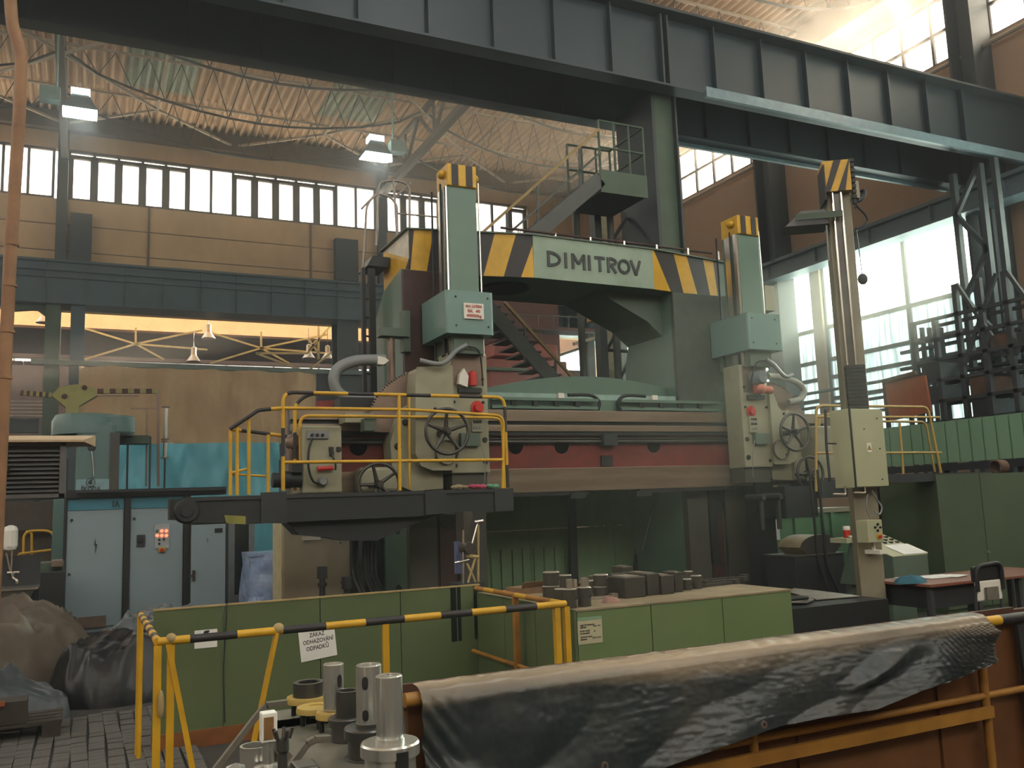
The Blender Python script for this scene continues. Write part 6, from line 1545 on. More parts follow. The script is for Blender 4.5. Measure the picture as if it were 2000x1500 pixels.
# x positions are kept clear of each other by hand-set depths
def place_cyl(x, y, r, h, label, z0=None, knob=False, hole=True):
    z0 = (cz if z0 is None else z0) + .001
    o = E('tool_cylinder', (x, y, z0), label, 'cylinder', GP)
    M().lathe((x, y, z0), [(0.001, 0), (r, 0), (r, h - .006), (r - .006, h), (r * .5, h), (r * .5, h - .004), (0.001, h - .004)], 22, 0, mats=[0, 0, 1, 1, 1, 1]).build('cylinder_body', [m_blkst, m_stl], o)
    if hole: M().lathe((x + r * .5, y - r * .87, z0 + h * .5), [(0.001, -.003), (r * .17, -.003), (r * .17, .002)], 10, 0, (-.5, .87, 0)).build('set_screw_hole', m_blk, o)
    if knob: M().box(x - r * .35, x + r * .35, y - r * .35, y + r * .35, z0 + h, z0 + h + .065).build('square_shank', m_stl, o)
    return o


def pc(uc, w, vb, h, label, y=None, **k):
    """cylinder w px wide whose foot stands on the chest top at depth y; h in px"""
    x = P(uc, vb, Y=y).x; r = (P(uc + w / 2, vb, Y=y).x - P(uc - w / 2, vb, Y=y).x) / 2
    dep = ez.z * 0 + 1; hh = P(uc, vb - h, Y=y).z - P(uc, vb, Y=y).z
    return place_cyl(x, y, r * .97, hh, label, **k)


pc(1114, 24, 1187, 38, 'front tool cylinder with a square shank, left of the pair at the chest\'s front edge', y=5.64, knob=True)
pc(1142, 24, 1186, 38, 'front tool cylinder with a square shank, right of the pair at the chest\'s front edge', y=5.66, knob=True)
pc(1095, 22, 1176, 32, 'short cylinder just behind the front pair, its left neighbour', y=5.86)
pc(1077, 31, 1170, 32, 'wide cylinder standing below the big upper left cylinder', y=6.08, hole=False)
pc(1077, 30, 1140, 27, 'big cylinder stacked on another one at the left of the group', y=6.08, z0=cz + P(1077, 1140, Y=6.08).z - P(1077, 1172, Y=6.08).z)
pc(1104, 24, 1150, 42, 'tallest pale cylinder at the back left of the group', y=6.35)
pc(1124, 16, 1160, 22, 'slim cylinder with a shank behind the front pair', y=6.10, knob=True, hole=False)
pc(1147, 16, 1160, 22, 'slim cylinder with a shank behind the right front cylinder', y=6.08, knob=True, hole=False)
pc(1150, 22, 1150, 26, 'short dark cylinder at the back of the group', y=6.40, hole=False)
pc(1174, 26, 1172, 24, 'lower cylinder of the right hand pair in the group', y=6.02, hole=False)
pc(1174, 26, 1146, 22, 'upper cylinder of the right hand pair in the group', y=6.02, z0=cz + P(1174, 1148, Y=6.02).z - P(1174, 1173, Y=6.02).z)
pc(1343, 17, 1170, 22, 'small cylinder right of the dark blocks, nearer one on the left', y=6.05)
pc(1362, 18, 1168, 26, 'small cylinder right of the dark blocks, with a slim neighbour', y=6.08)
pc(1346, 15, 1150, 26, 'small cylinder behind the two at the right of the blocks', y=6.42, hole=False)


def blockt(x0, x1, y0, y1, h, label, slot=True, z0=None, nm='tool_block'):
    z0 = cz + .001 if z0 is None else z0
    o = E(nm, ((x0 + x1) / 2, (y0 + y1) / 2, z0), label, 'block', GP)
    M().box(x0, x1, y0, y1, z0, z0 + h).build('block_body', m_blkst, o, bevel=.006)
    if slot: M().box(x0 + .03, x1 - .03, y0 + .03, y1 - .03, z0 + h, z0 + h + .006).build('lit_top', m_stl, o)  # paler plate puts the light on the block's top
    return o


bxx = lambda u, y: P(u, 1160, Y=y).x
blockt(bxx(1221, 5.85), bxx(1262, 5.85), 5.85, 6.1, .155, 'dark steel tool block, leftmost of the row on the chest')
blockt(bxx(1265, 5.9), bxx(1290, 5.9), 5.9, 6.2, .165, 'narrow dark tool block, second of the row with a sheet on top')
blockt(bxx(1293, 5.88), bxx(1318, 5.88), 5.88, 6.1, .145, 'dark tool block, third of the row on the chest')
blockt(bxx(1320, 5.95), bxx(1336, 5.95), 5.95, 6.12, .155, 'slim dark tool block, last of the row before the small cylinders')
x = bxx(1218, 6.75); blockt(x - .08, x + .03, 6.62, 6.8, .17, 'small steel block standing alone at the back of the chest')
a = P(1192, 1158, Y=6.35); o = M().tube((a.x, 6.35, cz + .075), (a.x + .26, 6.4, cz + .075), .074, 20).build('steel_roller', m_blkst, None, label='thick dark steel roller lying between cylinders and blocks', cat='roller', group=GP)
c = P(1170, 1175, Z=cz); rag('rag', (c.x + .03, 5.72, cz + .001), .075, .06, .05, mt('pink_brown_rag', '#8a6a60', .9, var=.2), 'crumpled pinkish rag in front of the right hand cylinders', 21)


def spanner(x, y, L, ang, z, label, w=.035, mat=m_blkst, nm='tool_bar'):
    o = E(nm, (x, y, z), label, 'tool', GP)
    b = M(); b.box(0, L, -w / 2, w / 2, 0, .022); h = M()
    h.box(L, L + .05, -w, w, 0, .035); h2 = M().box(-.05, 0, -w * .8, w * .8, 0, .03)
    for g, n in ((b, 'shank'), (h, 'head'), (h2, 'end')):
        me = g.build(n, mat, None, loc=(0, 0, 0)); me.parent = o; me.location = (0, 0, 0)
    o.rotation_euler = (0, 0, ang); return o


q = onchest(1372, 1148)
spanner(bxx(1368, 6.15), 6.12, .34, .12, cz + .001, 'dark boring bar lying nearest the chest\'s right end', .05)
spanner(bxx(1380, 6.35), 6.32, .36, .05, cz + .001, 'dark boring bar lying behind the nearest one', .05)
spanner(bxx(1362, 6.6), 6.5, .42, -.02, cz + .001, 'long dark boring bar at the back right of the chest', .04)
spanner(3.18, 6.32, .48, .05, cz + .001, 'long bright spanner at the left end of the chest', .03, m_stl, 'spanner')
spanner(3.25, 6.12, .4, .1, cz + .001, 'second bright spanner in front of the longest one', .028, m_stl, 'spanner')
spanner(3.45, 5.98, .22, -.05, cz + .001, 'short bright spanner nearest the railing', .03, m_stl, 'spanner')
for i, (x, y, w, d, h, a, lb) in enumerate(((3.4, 6.85, .3, .22, .05, .2, 'flattened brown cardboard box at the back left of the chest'), (3.62, 6.62, .22, .16, .03, -.3, 'folded reddish card beside the cardboard box on the chest'), (3.95, 6.7, .2, .12, .07, .1, 'open pale tin behind the spanners on the chest'))):
    o = M().box(-w / 2, w / 2, -d / 2, d / 2, 0, h).prism([V((-w / 2, -d / 2, h)), V((w / 2, -d / 2, h)), V((w / 2 + .04, -d / 2 - .06, h + .05)), V((-w / 2 - .02, -d / 2 - .05, h + .05))], (0, .002, .002)).build(('cardboard_box', 'card', 'tin')[i], mt('card%d' % i, ('#7c6048', '#7a4c42', '#8a8474')[i], .8), None, loc=(0, 0, 0), label=lb, cat=('box', 'card', 'tin')[i])
    o.location = (x, y, cz + .001); o.rotation_euler = (0, 0, a)
# hanging test tools and thin rods beside the left column
hg = E('tool_trolley', (P(915, 1140, Y=7.9).x, 7.9, 0), 'small trolley of rods and clamps between partition and chest', 'trolley')
for (u0, v0, u1, v1, r, m) in ((934, 1020, 915, 1090, .012, m_chrome), (905, 1035, 905, 1145, .01, m_chrome), (934, 1025, 934, 1145, .012, m_creamp), (930, 1085, 912, 1145, .012, m_creamp), (912, 1100, 932, 1145, .012, m_creamp), (888, 1100, 916, 1093, .014, m_chrome), (912, 1086, 934, 1088, .02, m_creamp)):
    M().tube(P(u0, v0, Y=7.9), P(u1, v1, Y=7.9), r, 7).build('rod', m, hg)
a = P(934, 1020, Y=7.9); M().tube(a + V((-.04, 0, 0)), a + V((.05, 0, .01)), .018, 8).build('bright_grip', m_chrome, hg)
a, b = P(905, 1000, Y=8.0), P(925, 1060, Y=8.0); M().box(a.x, b.x, 8.0, 8.2, b.z, a.z).build('valve_block', m_blkst, hg)
c = P(914, 1070, Y=7.88); M().lathe(c, [(0.001, -.05), (.05, -.05), (.06, 0), (.06, .1)], 14, 0, (0, 1, 0)).build('clamp', m_blkst, hg)
a, b = P(890, 1058, Y=8.1), P(905, 1120, Y=8.1); M().box(a.x, b.x, 8.1, 8.15, b.z, a.z).build('blue_sheet', mt('slate_blue', '#5a6488', .6), hg)
a = P(888, 1140, Y=7.9); b = P(938, 1140, Y=7.9); M().box(a.x, b.x, 7.8, 8.1, 0, a.z).build('trolley_body', m_char, hg)
# yellow and black railing in front
FY = 5.5; RZ = P(700, 1217, Y=FY).z
fx0, fx1 = P(308, 1258, Y=FY).x, P(1106, 1180, Y=FY).x
fe = E('striped_railing', (1.7, FY, 0), 'yellow railing with a yellow and black striped top pipe around the pit', 'railing')
rail_pipe([(fx0, FY, RZ), (fx1, FY, RZ)], None, .0235, 'top_rail', fe, (.27, .25)) if False else None
xs = [P(u, 1217, Y=FY).x for u in (308, 371, 463, 552, 636, 713, 789, 860, 921, 987, 1048, 1106)]
q = M()
mats = []
pts = [V((x, FY, RZ)) for x in xs]
for i in range(len(xs) - 1): q.tube(pts[i], pts[i + 1], .0235, 12, i % 2)
q.build('top_rail', [m_yel, m_black], fe)
sl = M(); yb = QY - .06; n = 12
for i in range(n): sl.tube((fx0, FY + (yb - FY) * i / n, RZ), (fx0, FY + (yb - FY) * (i + 1) / n, RZ), .0235, 10, i % 2)
sl.build('side_rail', [m_yel, m_black], fe)
M().tube((fx0, yb, RZ), (fx0, yb, 0), .02, 8).tube((fx0, yb - .12, RZ), (fx0, yb - .12, 0), .018, 8).build('post', m_yel, fe)
M().box(fx0 - .02, fx0 + .02, FY - .02, FY + .02, 0, RZ - .02).build('post', m_yel, fe)
M().box(fx0 + .05, fx0 + .09, FY - .01, FY + .03, 0, RZ - .02).build('post', m_yel, fe)
a = P(327, 1265, Y=FY); b = P(366, 1500, Y=FY)
d_ = (b - a) * 1.75; M().bar((a.x, FY, RZ), (a.x + d_.x, FY - .02, 0), .03, .03).build('brace', m_yel, fe)
a = P(541, 1240, Y=FY); b = P(497, 1447, Y=FY); k = RZ / (a.z - b.z); M().bar((a.x, FY, RZ), (a.x + (b.x - a.x) * k, FY - .02, 0), .045, .02).build('brace', m_yel, fe)
M().ball((P(544, 1234, Y=FY).x, FY, RZ + .012), .033).build('joint_knob', m_creamp, fe)
M().ball((fx0 + .07, FY, RZ + .012), .03).build('joint_knob', m_creamp, fe)
x = P(753, 1230, Y=FY).x; M().box(x - .02, x + .02, FY - .012, FY + .012, 0, RZ - .02).build('post', m_yel, fe)
for x in (fx1 - .075, fx1 - .0): M().box(x - .02, x + .02, FY - .012, FY + .03, 0, RZ - .02).build('post', m_yel, fe)
m_oy = mt('worn_orange_yellow', '#9a6a28', .55, var=.15, d2='#5e3c20', d2amt=.6, d2sc=3)
sx_ = fx1 - .01
n = 8
sl = M()
for i in range(n): sl.tube((sx_, FY + (QY - .2 - FY) * i / n, RZ), (sx_, FY + (QY - .2 - FY) * (i + 1) / n, RZ), .02, 8, 0 if i % 3 else 1)
sl.build('side_rail', [m_oy, m_yel], fe)
M().tube((sx_, FY, .48), (sx_, QY - .1, .48), .018, 8).build('middle_rail', m_oy, fe)
M().box(sx_ - .02, sx_ + .02, 6.27, 6.31, 0, RZ).build('post', m_oy, fe)
M().ball(P(314, 1375, Y=FY - .03), .025, 0, (.7, .7, 3)).build('tape_wrap', m_creamp, fe)

# ================= ORANGE BARRIER WITH THE TARPAULIN IN FRONT
BY, BZ = 3.6, .955
m_or = mt('orange_panel', '#6b4628', .5, var=.12, sc=1.5, d2='#4a2c1a', d2amt=.75, d2sc=1.2)
m_ory = mt('ochre_pipe', '#92682a', .45, var=.15, d2='#6a4420', d2amt=.6, d2sc=3)
ba = E('orange_barrier', (3.5, BY, 0), 'long orange sheet barrier with yellow pipe rails along the front edge', 'barrier')
bx0, bx1 = P(790, 1372, Y=BY).x, 6.4
for i in range(5):
    xa, xb = bx0 + .03 + (bx1 - bx0) * i / 5, bx0 + (bx1 - bx0) * (i + 1) / 5; M().box(xa, xb - .004, BY + .05, BY + .065, .06, BZ - .03).build('panel', m_or, ba)
M().box(bx0 + .03, bx1, BY + .066, BY + .08, .06, BZ - .03).build('backing_sheet', m_or, ba)
M().tube((bx0, BY, BZ - .035), (P(1925, 1225, Y=BY).x, BY, BZ - .035), .03, 12).build('top_pipe', m_ory, ba)
x = P(1925, 1225, Y=BY).x; M().tube((x, BY, BZ - .035), (x + .12, BY, BZ - .035), .03, 12, 0).tube((x + .12, BY, BZ - .035), (x + .5, BY, BZ - .035), .03, 12, 1).build('top_pipe', [m_yel, m_black], ba)
zm = P(1730, 1397, Y=BY - .02).z
M().tube((bx0, BY - .01, zm), (bx1, BY - .01, zm), .02, 10).build('middle_pipe', m_ory, ba)
zl_ = P(1730, 1432, Y=BY - .05).z
M().box(bx0, P(1925, 1400, Y=BY).x, BY - .06, BY - .035, zl_ - .03, zl_ + .03).build('lower_board', m_ory, ba)
for u in (1468, 1000, 1930):
    x = P(u, 1450, Y=BY).x; M().tube((x, BY - .01, 0), (x, BY - .01, BZ - .05), .025, 8).build('post', m_ory, ba)
M().box(bx0, bx1, BY - .02, BY + .1, 0, .06).build('base_rail', m_char, ba)
M().prism([V((P(1985, 1250, Y=BY).x + .0, BY - .02, BZ - .08)), V((P(2010, 1250, Y=BY).x, BY - .02, BZ - .06)), V((P(2015, 1300, Y=BY).x, BY - .02, .0)), V((P(1998, 1300, Y=BY).x, BY - .02, .0))], (0, .02, 0)).build('end_gusset', m_char, ba)
for k in range(2): M().box(bx0, P((1975, 1915)[k], 1195, Y=BY + .16).x, BY + .14 + .05 * k, BY + .16 + .05 * k, BZ - .08, BZ - .0 - .008 * k).build('trough_edge', mt('rust_edge', '#4d3428', .5, var=.15), ba)
M().box(bx0, bx1 - .3, BY + .16, BY + .2, BZ - .08, BZ - .02).box(bx0, bx1 - .3, BY + .065, BY + .16, BZ - .09, BZ - .05).build('trough_wall', MC['rust_edge'], ba)
# tarpaulin: over the pipe and down the front
tp_top = lambda x: V((x, BY, BZ))
top_u = [815, 900, 1000, 1100, 1200, 1300, 1400, 1500, 1600, 1700, 1800, 1860, 1915]
bot = [(815, 1900), (900, 1800), (1000, 1700), (1100, 1610), (1190, 1545), (1285, 1497), (1400, 1452), (1490, 1424), (1600, 1398), (1700, 1382), (1790, 1345), (1880, 1318), (1935, 1292)]
tops = [P(u, 1352 - (u - 815) * .1409, Y=BY).x for u in top_u]
bots = [P(u, v, Y=BY - .12) for u, v in bot]


def lerpl(L, t):
    t = t * (len(L) - 1); i = min(int(t), len(L) - 2); f = t - i; return L[i] * (1 - f) + L[i + 1] * f


NX, NZ_ = 260, 60; vs = []
for i in range(NX + 1):
    t = i / NX; xt = lerpl(tops, t); pb = lerpl(bots, t)
    for j in range(NZ_ + 1):
        s_ = j / NZ_
        if s_ < .10:
            a = s_ / .10 * math.pi * .5; y = BY + .06 - .105 * math.sin(a); z = BZ - .035 + .04 * math.cos(a) * .9 + .012; x = xt
            if s_ < .02: y = BY + .06
        else:
            f = (s_ - .1) / .9; x = xt + (pb.x - xt) * f ** 1.3; z = BZ - .03 + (pb.z - BZ + .03) * f
            y = BY - .045 - .075 * f
        f = max(0, (s_ - .08) / .92)
        q = V((x * 1.0, z * 1.0, 0))
        ed = (1 - min(1, t / .09)) + (1 - min(1, (1 - t) / .16))
        # long swags sagging between support points, gathered pleats at both ends, fine horizontal crinkle
        sw = .04 * f * math.sin(3.0 * (x - 1.2) + 3.2 * f + 2 * NZ.noise(V((x * .9, z, 4))))
        sw += .018 * NZ.noise(V((x * 1.6 + z * 2.2, z * 3.2 - x * .9, 2))) * min(1, f * 3)
        cr = .0045 * NZ.noise(V((x * 5, z * 46, 1))) + .004 * NZ.noise(V((x * 7, z * 16, 7))) + .004 * NZ.noise(V((x * 30, z * 12, 7)))
        pl = .022 * ed * math.sin(x * 95 * (1 - .45 * f) + 3 * NZ.noise(V((x * 3, z * 3, 9)))) * min(1, .4 + f * 2)
        rg = -.05 * max(0, 1 - abs((z - (BZ - .30 - .25 * math.sin((x - 1.3) * 1.5))) / .07)) * min(1, f * 4) * (.5 + NZ.noise(V((x * 2, 3, 3))))
        y += (-abs(sw) * .9 - abs(cr) + pl * .8 + rg) * (1 if s_ > .1 else .15) - .012 * (s_ > .1)
        if s_ < .12: z += .006 * NZ.noise(V((x * 14, s_ * 30, 3))) + .006
        vs.append(V((x, min(y, BY + .06), z)))
g = M(); g.add(vs, [(i * (NZ_ + 1) + j, (i + 1) * (NZ_ + 1) + j, (i + 1) * (NZ_ + 1) + j + 1, i * (NZ_ + 1) + j + 1) for i in range(NX) for j in range(NZ_)], 0, True)
m_tarp = mt('dark_tarp', '#272e31', .33, var=.12, sc=4, bump=.25, d2='#6a6356', d2amt=.35, d2sc=1.0)
tt = m_tarp.node_tree; NN = tt.nodes; LL = tt.links; bsdf = NN['Principled BSDF']
# dust settled where the cloth faces upwards (a real dust layer on its top edge)
src = bsdf.inputs['Base Color'].links[0].from_socket
ge = NN.new('ShaderNodeTexCoord'); sp_ = NN.new('ShaderNodeSeparateXYZ'); LL.new(ge.outputs['Object'], sp_.inputs[0])
nz = NN.new('ShaderNodeTexNoise'); nz.inputs['Scale'].default_value = 1.8; nz.inputs['Detail'].default_value = 6
ad = NN.new('ShaderNodeMath'); ad.operation = 'MULTIPLY_ADD'; LL.new(nz.outputs[0], ad.inputs[0]); ad.inputs[1].default_value = .42; LL.new(sp_.outputs[2], ad.inputs[2])
rp_ = NN.new('ShaderNodeValToRGB'); LL.new(ad.outputs[0], rp_.inputs[0]); rp_.color_ramp.elements[0].position = 1.0 - .0; rp_.color_ramp.elements[1].position = 1.0
tz0 = min(v.z for v in vs)
mr = NN.new('ShaderNodeMapRange'); mr.inputs['From Min'].default_value = BZ - tz0 + .10; mr.inputs['From Max'].default_value = BZ - tz0 + .26
LL.new(ad.outputs[0], mr.inputs['Value'])
mxx = NN.new('ShaderNodeMix'); mxx.data_type = 'RGBA'; LL.new(mr.outputs[0], mxx.inputs[0]); LL.new(src, mxx.inputs[6]); mxx.inputs[7].default_value = (*hx('#9a8a74'), 1)
LL.new(mxx.outputs[2], bsdf.inputs['Base Color'])
NN.remove(rp_)
to = g.build('dark_tarpaulin', m_tarp, None, label='long dark wrinkled tarpaulin draped over the orange barrier', cat='tarpaulin')
for u, v in ((1181, 1496), (1492, 1415)): c = P(u, v, Y=BY - .2); M().lathe(c, [(.009, -.004), (.018, -.004), (.018, .002)], 14, 0, (0, 1, 0)).build('eyelet', m_quad, to)

# ================= TOOL RACK IN THE FOREGROUND
m_rk = mt('rack_grey', '#6a675c', .5, var=.15, sc=2, d2='#3e3c36', d2amt=.6, d2sc=2.5)
m_dy3 = mt('dusty_yellow', '#b0954c', .55, var=.12, sc=3, d2='#807350', d2amt=.6, d2sc=3)
m_cs = mt('turned_steel', '#c6c7c1', .24, me=.8, var=.06, sc=2, d2='#8a8478', d2amt=.3)
m_ds = mt('dark_turned_steel', '#5a5a57', .3, me=.7, var=.15, sc=3, d2='#33312e', d2amt=.5)
rkk = E('tool_rack', (.95, 3.5, 0), 'stepped grey steel rack carrying large lathe tool holders', 'rack')


def shelf(x0, x1, y0, y1, z, hole_n=3):
    o = M().box(x0, x1, y0, y1, z - .012, z).box(x0, x0 + .012, y0, y1, z - .06, z - .012).box(x0, x1, y1 - .012, y1, z - .06, z - .012).build('shelf_plate', m_rk, rkk)
    return o


pA = P(540, 1383, Z=.80); pB = P(612, 1447, Z=.80)
sA = shelf(.73, 1.0, 2.6, 4.1, .80); sB = shelf(.83, 1.14, 2.2, 3.72, .745)
zz1 = .80
for pts, y in ((((415, 1510), (500, 1400), (520, 1377), (560, 1372)), 3.9), (((565, 1500), (600, 1452), (615, 1444), (645, 1442)), 3.3)):
    q = [P(u, v, Y=y) for u, v in pts]; a = q[0]; b = q[1]; q[0] = a + (a - b) * .2
    for p_, r_ in zip(q[:-1], q[1:]): M().bar(p_, r_, .03, .022).build('arch_bar', m_rk, rkk)
for x, y in ((.75, 2.7), (.75, 4.0), (1.1, 2.3), (1.1, 3.68)): M().box(x, x + .03, y, y + .03, 0, .76).build('leg', m_rk, rkk)
M().box(.45, 1.1, 2.4, 3.7, .40, .42).build('lower_shelf', m_rk, rkk)
GH = 'tool holders on the stepped rack'


def holder(u, v, y, label, parts, z=None, slots=(), name='tool_holder'):
    """parts: (name, material, [(radius, height)...]) in metres above the foot"""
    c = P(u, v, Y=y); z0 = z if z is not None else c.z
    o = E(name, (c.x, y, z0), label, 'tool', GH)
    for nm, mat, prof in parts: M().lathe((c.x, y, z0), prof, 40, 0).build(nm, mat, o)
    for (ang, r, za, zb, w) in slots:
        dr = V((math.cos(ang), math.sin(ang), 0)); tn = V((-dr.y, dr.x, 0)); cc = V((c.x, y, z0)); k = []
        for s_ in range(12):
            t = 2 * math.pi * s_ / 12; k.append(cc + dr * (r * 1.0 - .004) + tn * w * math.cos(t) + V((0, 0, (za + zb) / 2 + (zb - za) / 2 * (abs(math.sin(t)) ** .6) * (1 if math.sin(t) > 0 else -1))))
        M().prism(k, dr * .006).build('slot', m_blk, o)
    return o


def sleeve(r, z0, h): return [(r * .99, z0), (r, z0 + .003), (r, z0 + h - .004), (r - .004, z0 + h), (r * .62, z0 + h), (r * .6, z0 + h - .003), (r * .56, z0 + h * .3), (0.001, z0 + h * .3)]


def flange(R, z0, h, r): return [(r * .8, z0), (R, z0), (R, z0 + h * .28), (R * .86, z0 + h * .3), (R * .86, z0 + h * .72), (R, z0 + h * .74), (R, z0 + h * .96), (R - .005, z0 + h), (r, z0 + h), (r, z0 + h + .012), (r * .5, z0 + h + .012)]


z2 = .817
# nearest, middle and far holder of the right row
hy = [3.05, 3.3, 3.55]
def dims(u, v, y): return P(u, v, Y=y)
def px2m(px, y, v=1400, u=740): return P(u + px, v, Y=y).x - P(u, v, Y=y).x


y = 3.02; fz = P(762, 1487, Y=y).z; z2 = max(.80, fz) if False else .817
R = px2m(55, y); r = px2m(25.5, y); fh = P(762, 1447, Y=y).z - .76; hh = P(762, 1312, Y=y).z - P(762, 1440, Y=y).z
o = holder(762, 1470, y, 'nearest bright tall hollow cylinder on a grooved flange, right end of rack', [('flange', m_cs, flange(R, 0, fh, r * 1.08)), ('sleeve', m_cs, sleeve(r, fh + .012, hh - .01))], .76)
M().box(o.location.x - .01, o.location.x + .03, y - R - .004, y - R * .9, 0.77, .76 + fh * .9).build('drive_key', m_blk, o)
y = 3.32; R = px2m(47, y); r = px2m(24, y); fh = P(714, 1418, Y=y).z - .76; hh = P(722, 1294, Y=y).z - P(722, 1413, Y=y).z
o = holder(722, 1440, y, 'bright tall hollow cylinder with two oval slots, behind the nearest one', [('flange', m_ds, flange(R, 0, fh, r * 1.08)), ('sleeve', m_cs, sleeve(r, fh + .012, hh - .01))], .76,
           [(-2.15, r, fh + hh * .62, fh + hh * .84, .012), (-2.15, r, fh + hh * .12, fh + hh * .3, .012)])
y = 3.60; R = px2m(36, y); r = px2m(22, y); fh = P(680, 1398, Y=y).z - .76; hh = P(680, 1350, Y=y).z - P(680, 1394, Y=y).z
o = holder(680, 1420, y, 'short dark hollow ring on a grooved flange, left of the slotted cylinder', [('flange', m_ds, flange(R, 0, fh, r * 1.08)), ('sleeve', m_ds, [(r, fh + .012), (r, fh + .012 + hh), (r * .7, fh + .012 + hh), (r * .68, fh + hh - .04)])], .76)
for px_, py_, R_ in ((722, 3.32, .05), (762, 3.02, .06)): pass
# left row: slotted cylinder on a yellow disc, two yellow discs, one with a toothed ring
def disc_stand(o, R, h):
    c = o.location
    for k in range(3):
        t = 2 * math.pi * k / 3 + .5; M().cyl((c.x + R * .7 * math.cos(t), c.y + R * .7 * math.sin(t), c.z - h), .012, h, 8).build('stud', m_blk, o)


y = 3.75; r = px2m(19, y); R = px2m(33, y); base = .86; fh = .03; hh = P(655, 1295, Y=y).z - base - fh
o = holder(652, 1400, y, 'bright hollow cylinder with a long slot standing on a dusty yellow disc', [('disc', m_dy3, [(0.001, 0), (R, 0), (R, .018), (R * .95, .026), (0.001, .03)]), ('sleeve', m_cs, sleeve(r, fh, hh))], base, [(-1.2, r, fh + hh * .5, fh + hh * .78, .010)]); disc_stand(o, R, .058)
y = 3.90; R = px2m(36, y)
o = holder(618, 1395, y, 'plain dusty yellow disc on studs, second from the rack\'s far end', [('disc', m_dy3, [(0.001, 0), (R, 0), (R, .014), (R * .96, .022), (R * .4, .024), (R * .38, .018), (0.001, .018)])], .86); disc_stand(o, R, .058)
y = 4.12; R = px2m(42, y) * .95; r = px2m(28, y)
prof = [(r, .025), (r, .085), (r * .72, .085), (r * .68, .03)]
o = holder(603, 1372, y, 'grey toothed ring on a dusty yellow disc at the far end of the rack', [('disc', m_dy3, [(0.001, 0), (R, 0), (R, .014), (R * .97, .024), (0.001, .026)]), ('ring', m_ds, prof)], .86); disc_stand(o, R, .06)
M().box(.74, 1.0, 3.95, 4.3, .788, .80).build('shelf_plate', m_rk, rkk)
cc = o.location
tg = M()
for k in range(24):
    t = 2 * math.pi * k / 24; d = V((math.cos(t), math.sin(t), 0)); tg.bar(cc + d * r * .68 + V((0, 0, .04)), cc + d * r * .68 + V((0, 0, .083)), .007, .01)
tg.build('ring_teeth', m_blk, o, kind='stuff')
# tools on the lower tier
c = P(498, 1500, Y=3.1)
def low(u, vt, y, w, label, kind, mats, parts=None):
    pass


y = 3.1; r = px2m(26, y); zt_5 = P(498, 1455, Y=y).z; x = P(498, 1455, Y=y).x
o = E('steel_cup', (x, y, .421), 'wide open steel cup on the lower tier at the rack\'s left', 'cup', GH); M().lathe((x, y, .421), [(0.001, 0), (r, 0), (r, zt_5 - .421), (r * .85, zt_5 - .421), (r * .82, .02), (0.001, .02)], 28).build('cup_body', m_cs, o)
y = 3.0; x = P(524, 1450, Y=y).x; z0 = .421; zt6 = P(524, 1390, Y=y).z; zlab = P(524, 1447, Y=y).z; zfl = P(524, 1484, Y=y).z; r = px2m(10, y)
o = E('spindle_tool', (x, y, z0), 'upright spindle with a square head wearing a torn white label', 'tool', GH)
M().lathe((x, y, z0), [(0.001, 0), (.05, 0), (.05, .05), (r, .06), (r, zlab - z0), (0.001, zlab - z0)], 18).lathe((x, y, zfl - .03), [(r, 0), (.045, 0), (.045, .012), (r, .02)], 22).build('spindle', m_cs, o)
M().box(x - .024, x + .024, y - .024, y + .024, zlab, zt6).build('square_head', m_paper, o, bevel=.003)
M().box(x - .018, x + .012, y - .0265, y - .024, zlab + .01, zt6 - .012).build('torn_label', mt('torn_brown', '#7a5a34', .8, var=.3), o)
y = 2.9; x = P(552, 1480, Y=y).x; zt7 = P(552, 1437, Y=y).z; r = px2m(9, y)
o = E('chuck_tool', (x, y, .421), 'dark tool shank with a knurled chuck head beside the labelled spindle', 'tool', GH)
M().lathe((x, y, .421), [(0.001, 0), (.04, 0), (.04, .05), (r, .06), (r, zt7 - .47 - .0), (r * 1.3, zt7 - .465), (r * 1.3, zt7 - .43), (0.001, zt7 - .425)], 16).build('shank', m_ds, o)
for k in range(5): t = k * 1.25; M().tube((x + .02 * math.cos(t), y + .02 * math.sin(t), zt7 - .01), (x + .03 * math.cos(t), y + .03 * math.sin(t), zt7 + .02), .006, 6).build('jaw', m_wheel, o)
y = 2.75; x = P(460, 1490, Y=y).x; z_ = P(460, 1490, Y=y).z
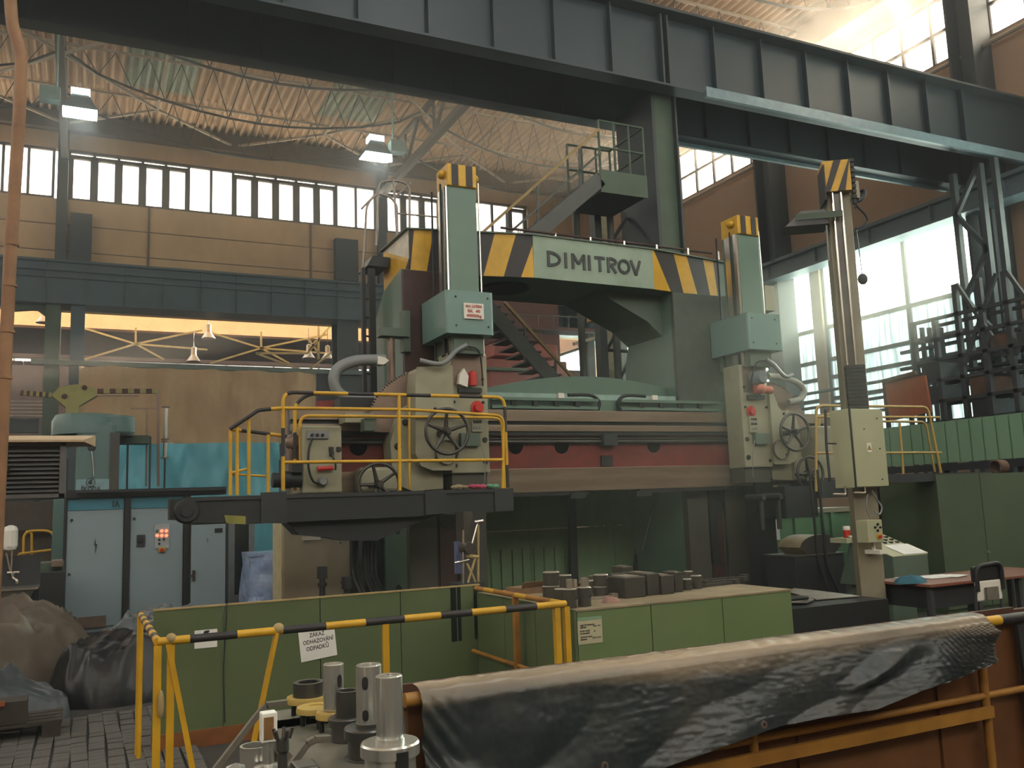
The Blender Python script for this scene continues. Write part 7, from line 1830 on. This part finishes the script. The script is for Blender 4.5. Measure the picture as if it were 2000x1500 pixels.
o = E('hand_crank', (x, y, .421), 'rounded steel knob at the lower left corner of the rack', 'tool', GH); M().lathe((x, y, .421), [(0.001, 0), (.03, 0), (.03, z_ - .46), (.026, z_ - .43), (0.001, z_ - .421)], 16).build('knob', m_cs, o)
y = 2.85; c = P(595, 1490, Y=y)
o = E('clamp_block', (c.x, y, .421), 'dark clamp block under the rack\'s second arch', 'tool', GH); M().box(c.x - .035, c.x + .035, y - .05, y + .05, .421, c.z).build('block_body', m_ds, o, bevel=.008); M().tube((c.x, y - .05, c.z - .03), (c.x, y - .09, c.z - .03), .012, 10).build('screw', m_cs, o)

bk_ = E('bucket', (5.22, 5.55, 0), 'pale bluish bucket at the right foot of the green chest', 'bucket')
M().lathe((5.22, 5.55, 0), [(0.001, .004), (.10, 0), (.135, .27), (.142, .28), (.13, .28), (.095, .02), (0.001, .02)], 24).build('bucket_body', mt('bucket_blue', '#7d8c98', .4), bk_)
M().path(bez([(5.085, 5.55, .27), (5.10, 5.47, .22), (5.22, 5.41, .2), (5.34, 5.47, .22), (5.355, 5.55, .27)]), .004, 5).build('handle', m_chrome, bk_)
# ================= HAZE filling the hall
hz = M().box(HX0 + .1, HX1 - 1.3, HY0 + .1, HY1 - .2, .01, HZ - .7)
hm = bpy.data.materials.new('hall_haze'); hm.use_nodes = True; t = hm.node_tree
for n_ in list(t.nodes):
    if n_.type == 'BSDF_PRINCIPLED': t.nodes.remove(n_)
vs_ = t.nodes.new('ShaderNodeVolumeScatter'); vs_.inputs['Color'].default_value = (1, .96, .9, 1); vs_.inputs['Density'].default_value = HAZE; vs_.inputs['Anisotropy'].default_value = .72
t.links.new(vs_.outputs[0], t.nodes['Material Output'].inputs['Volume'])
hz.build('dusty_air', hm, None, kind='stuff', label='thin dusty haze filling the machine hall', cat='haze')

h2 = hm.copy(); h2.node_tree.nodes[vs_.name].inputs['Density'].default_value = HAZE * 2.4  # denser volume added to lift the glare near the right windows
M().box(13.2, HX1 - 1.35, 4.0, 22.0, 2.2, 14.5).build('dusty_air', h2, None, kind='stuff', label='thicker haze added for the glare by the right hand windows', cat='haze')
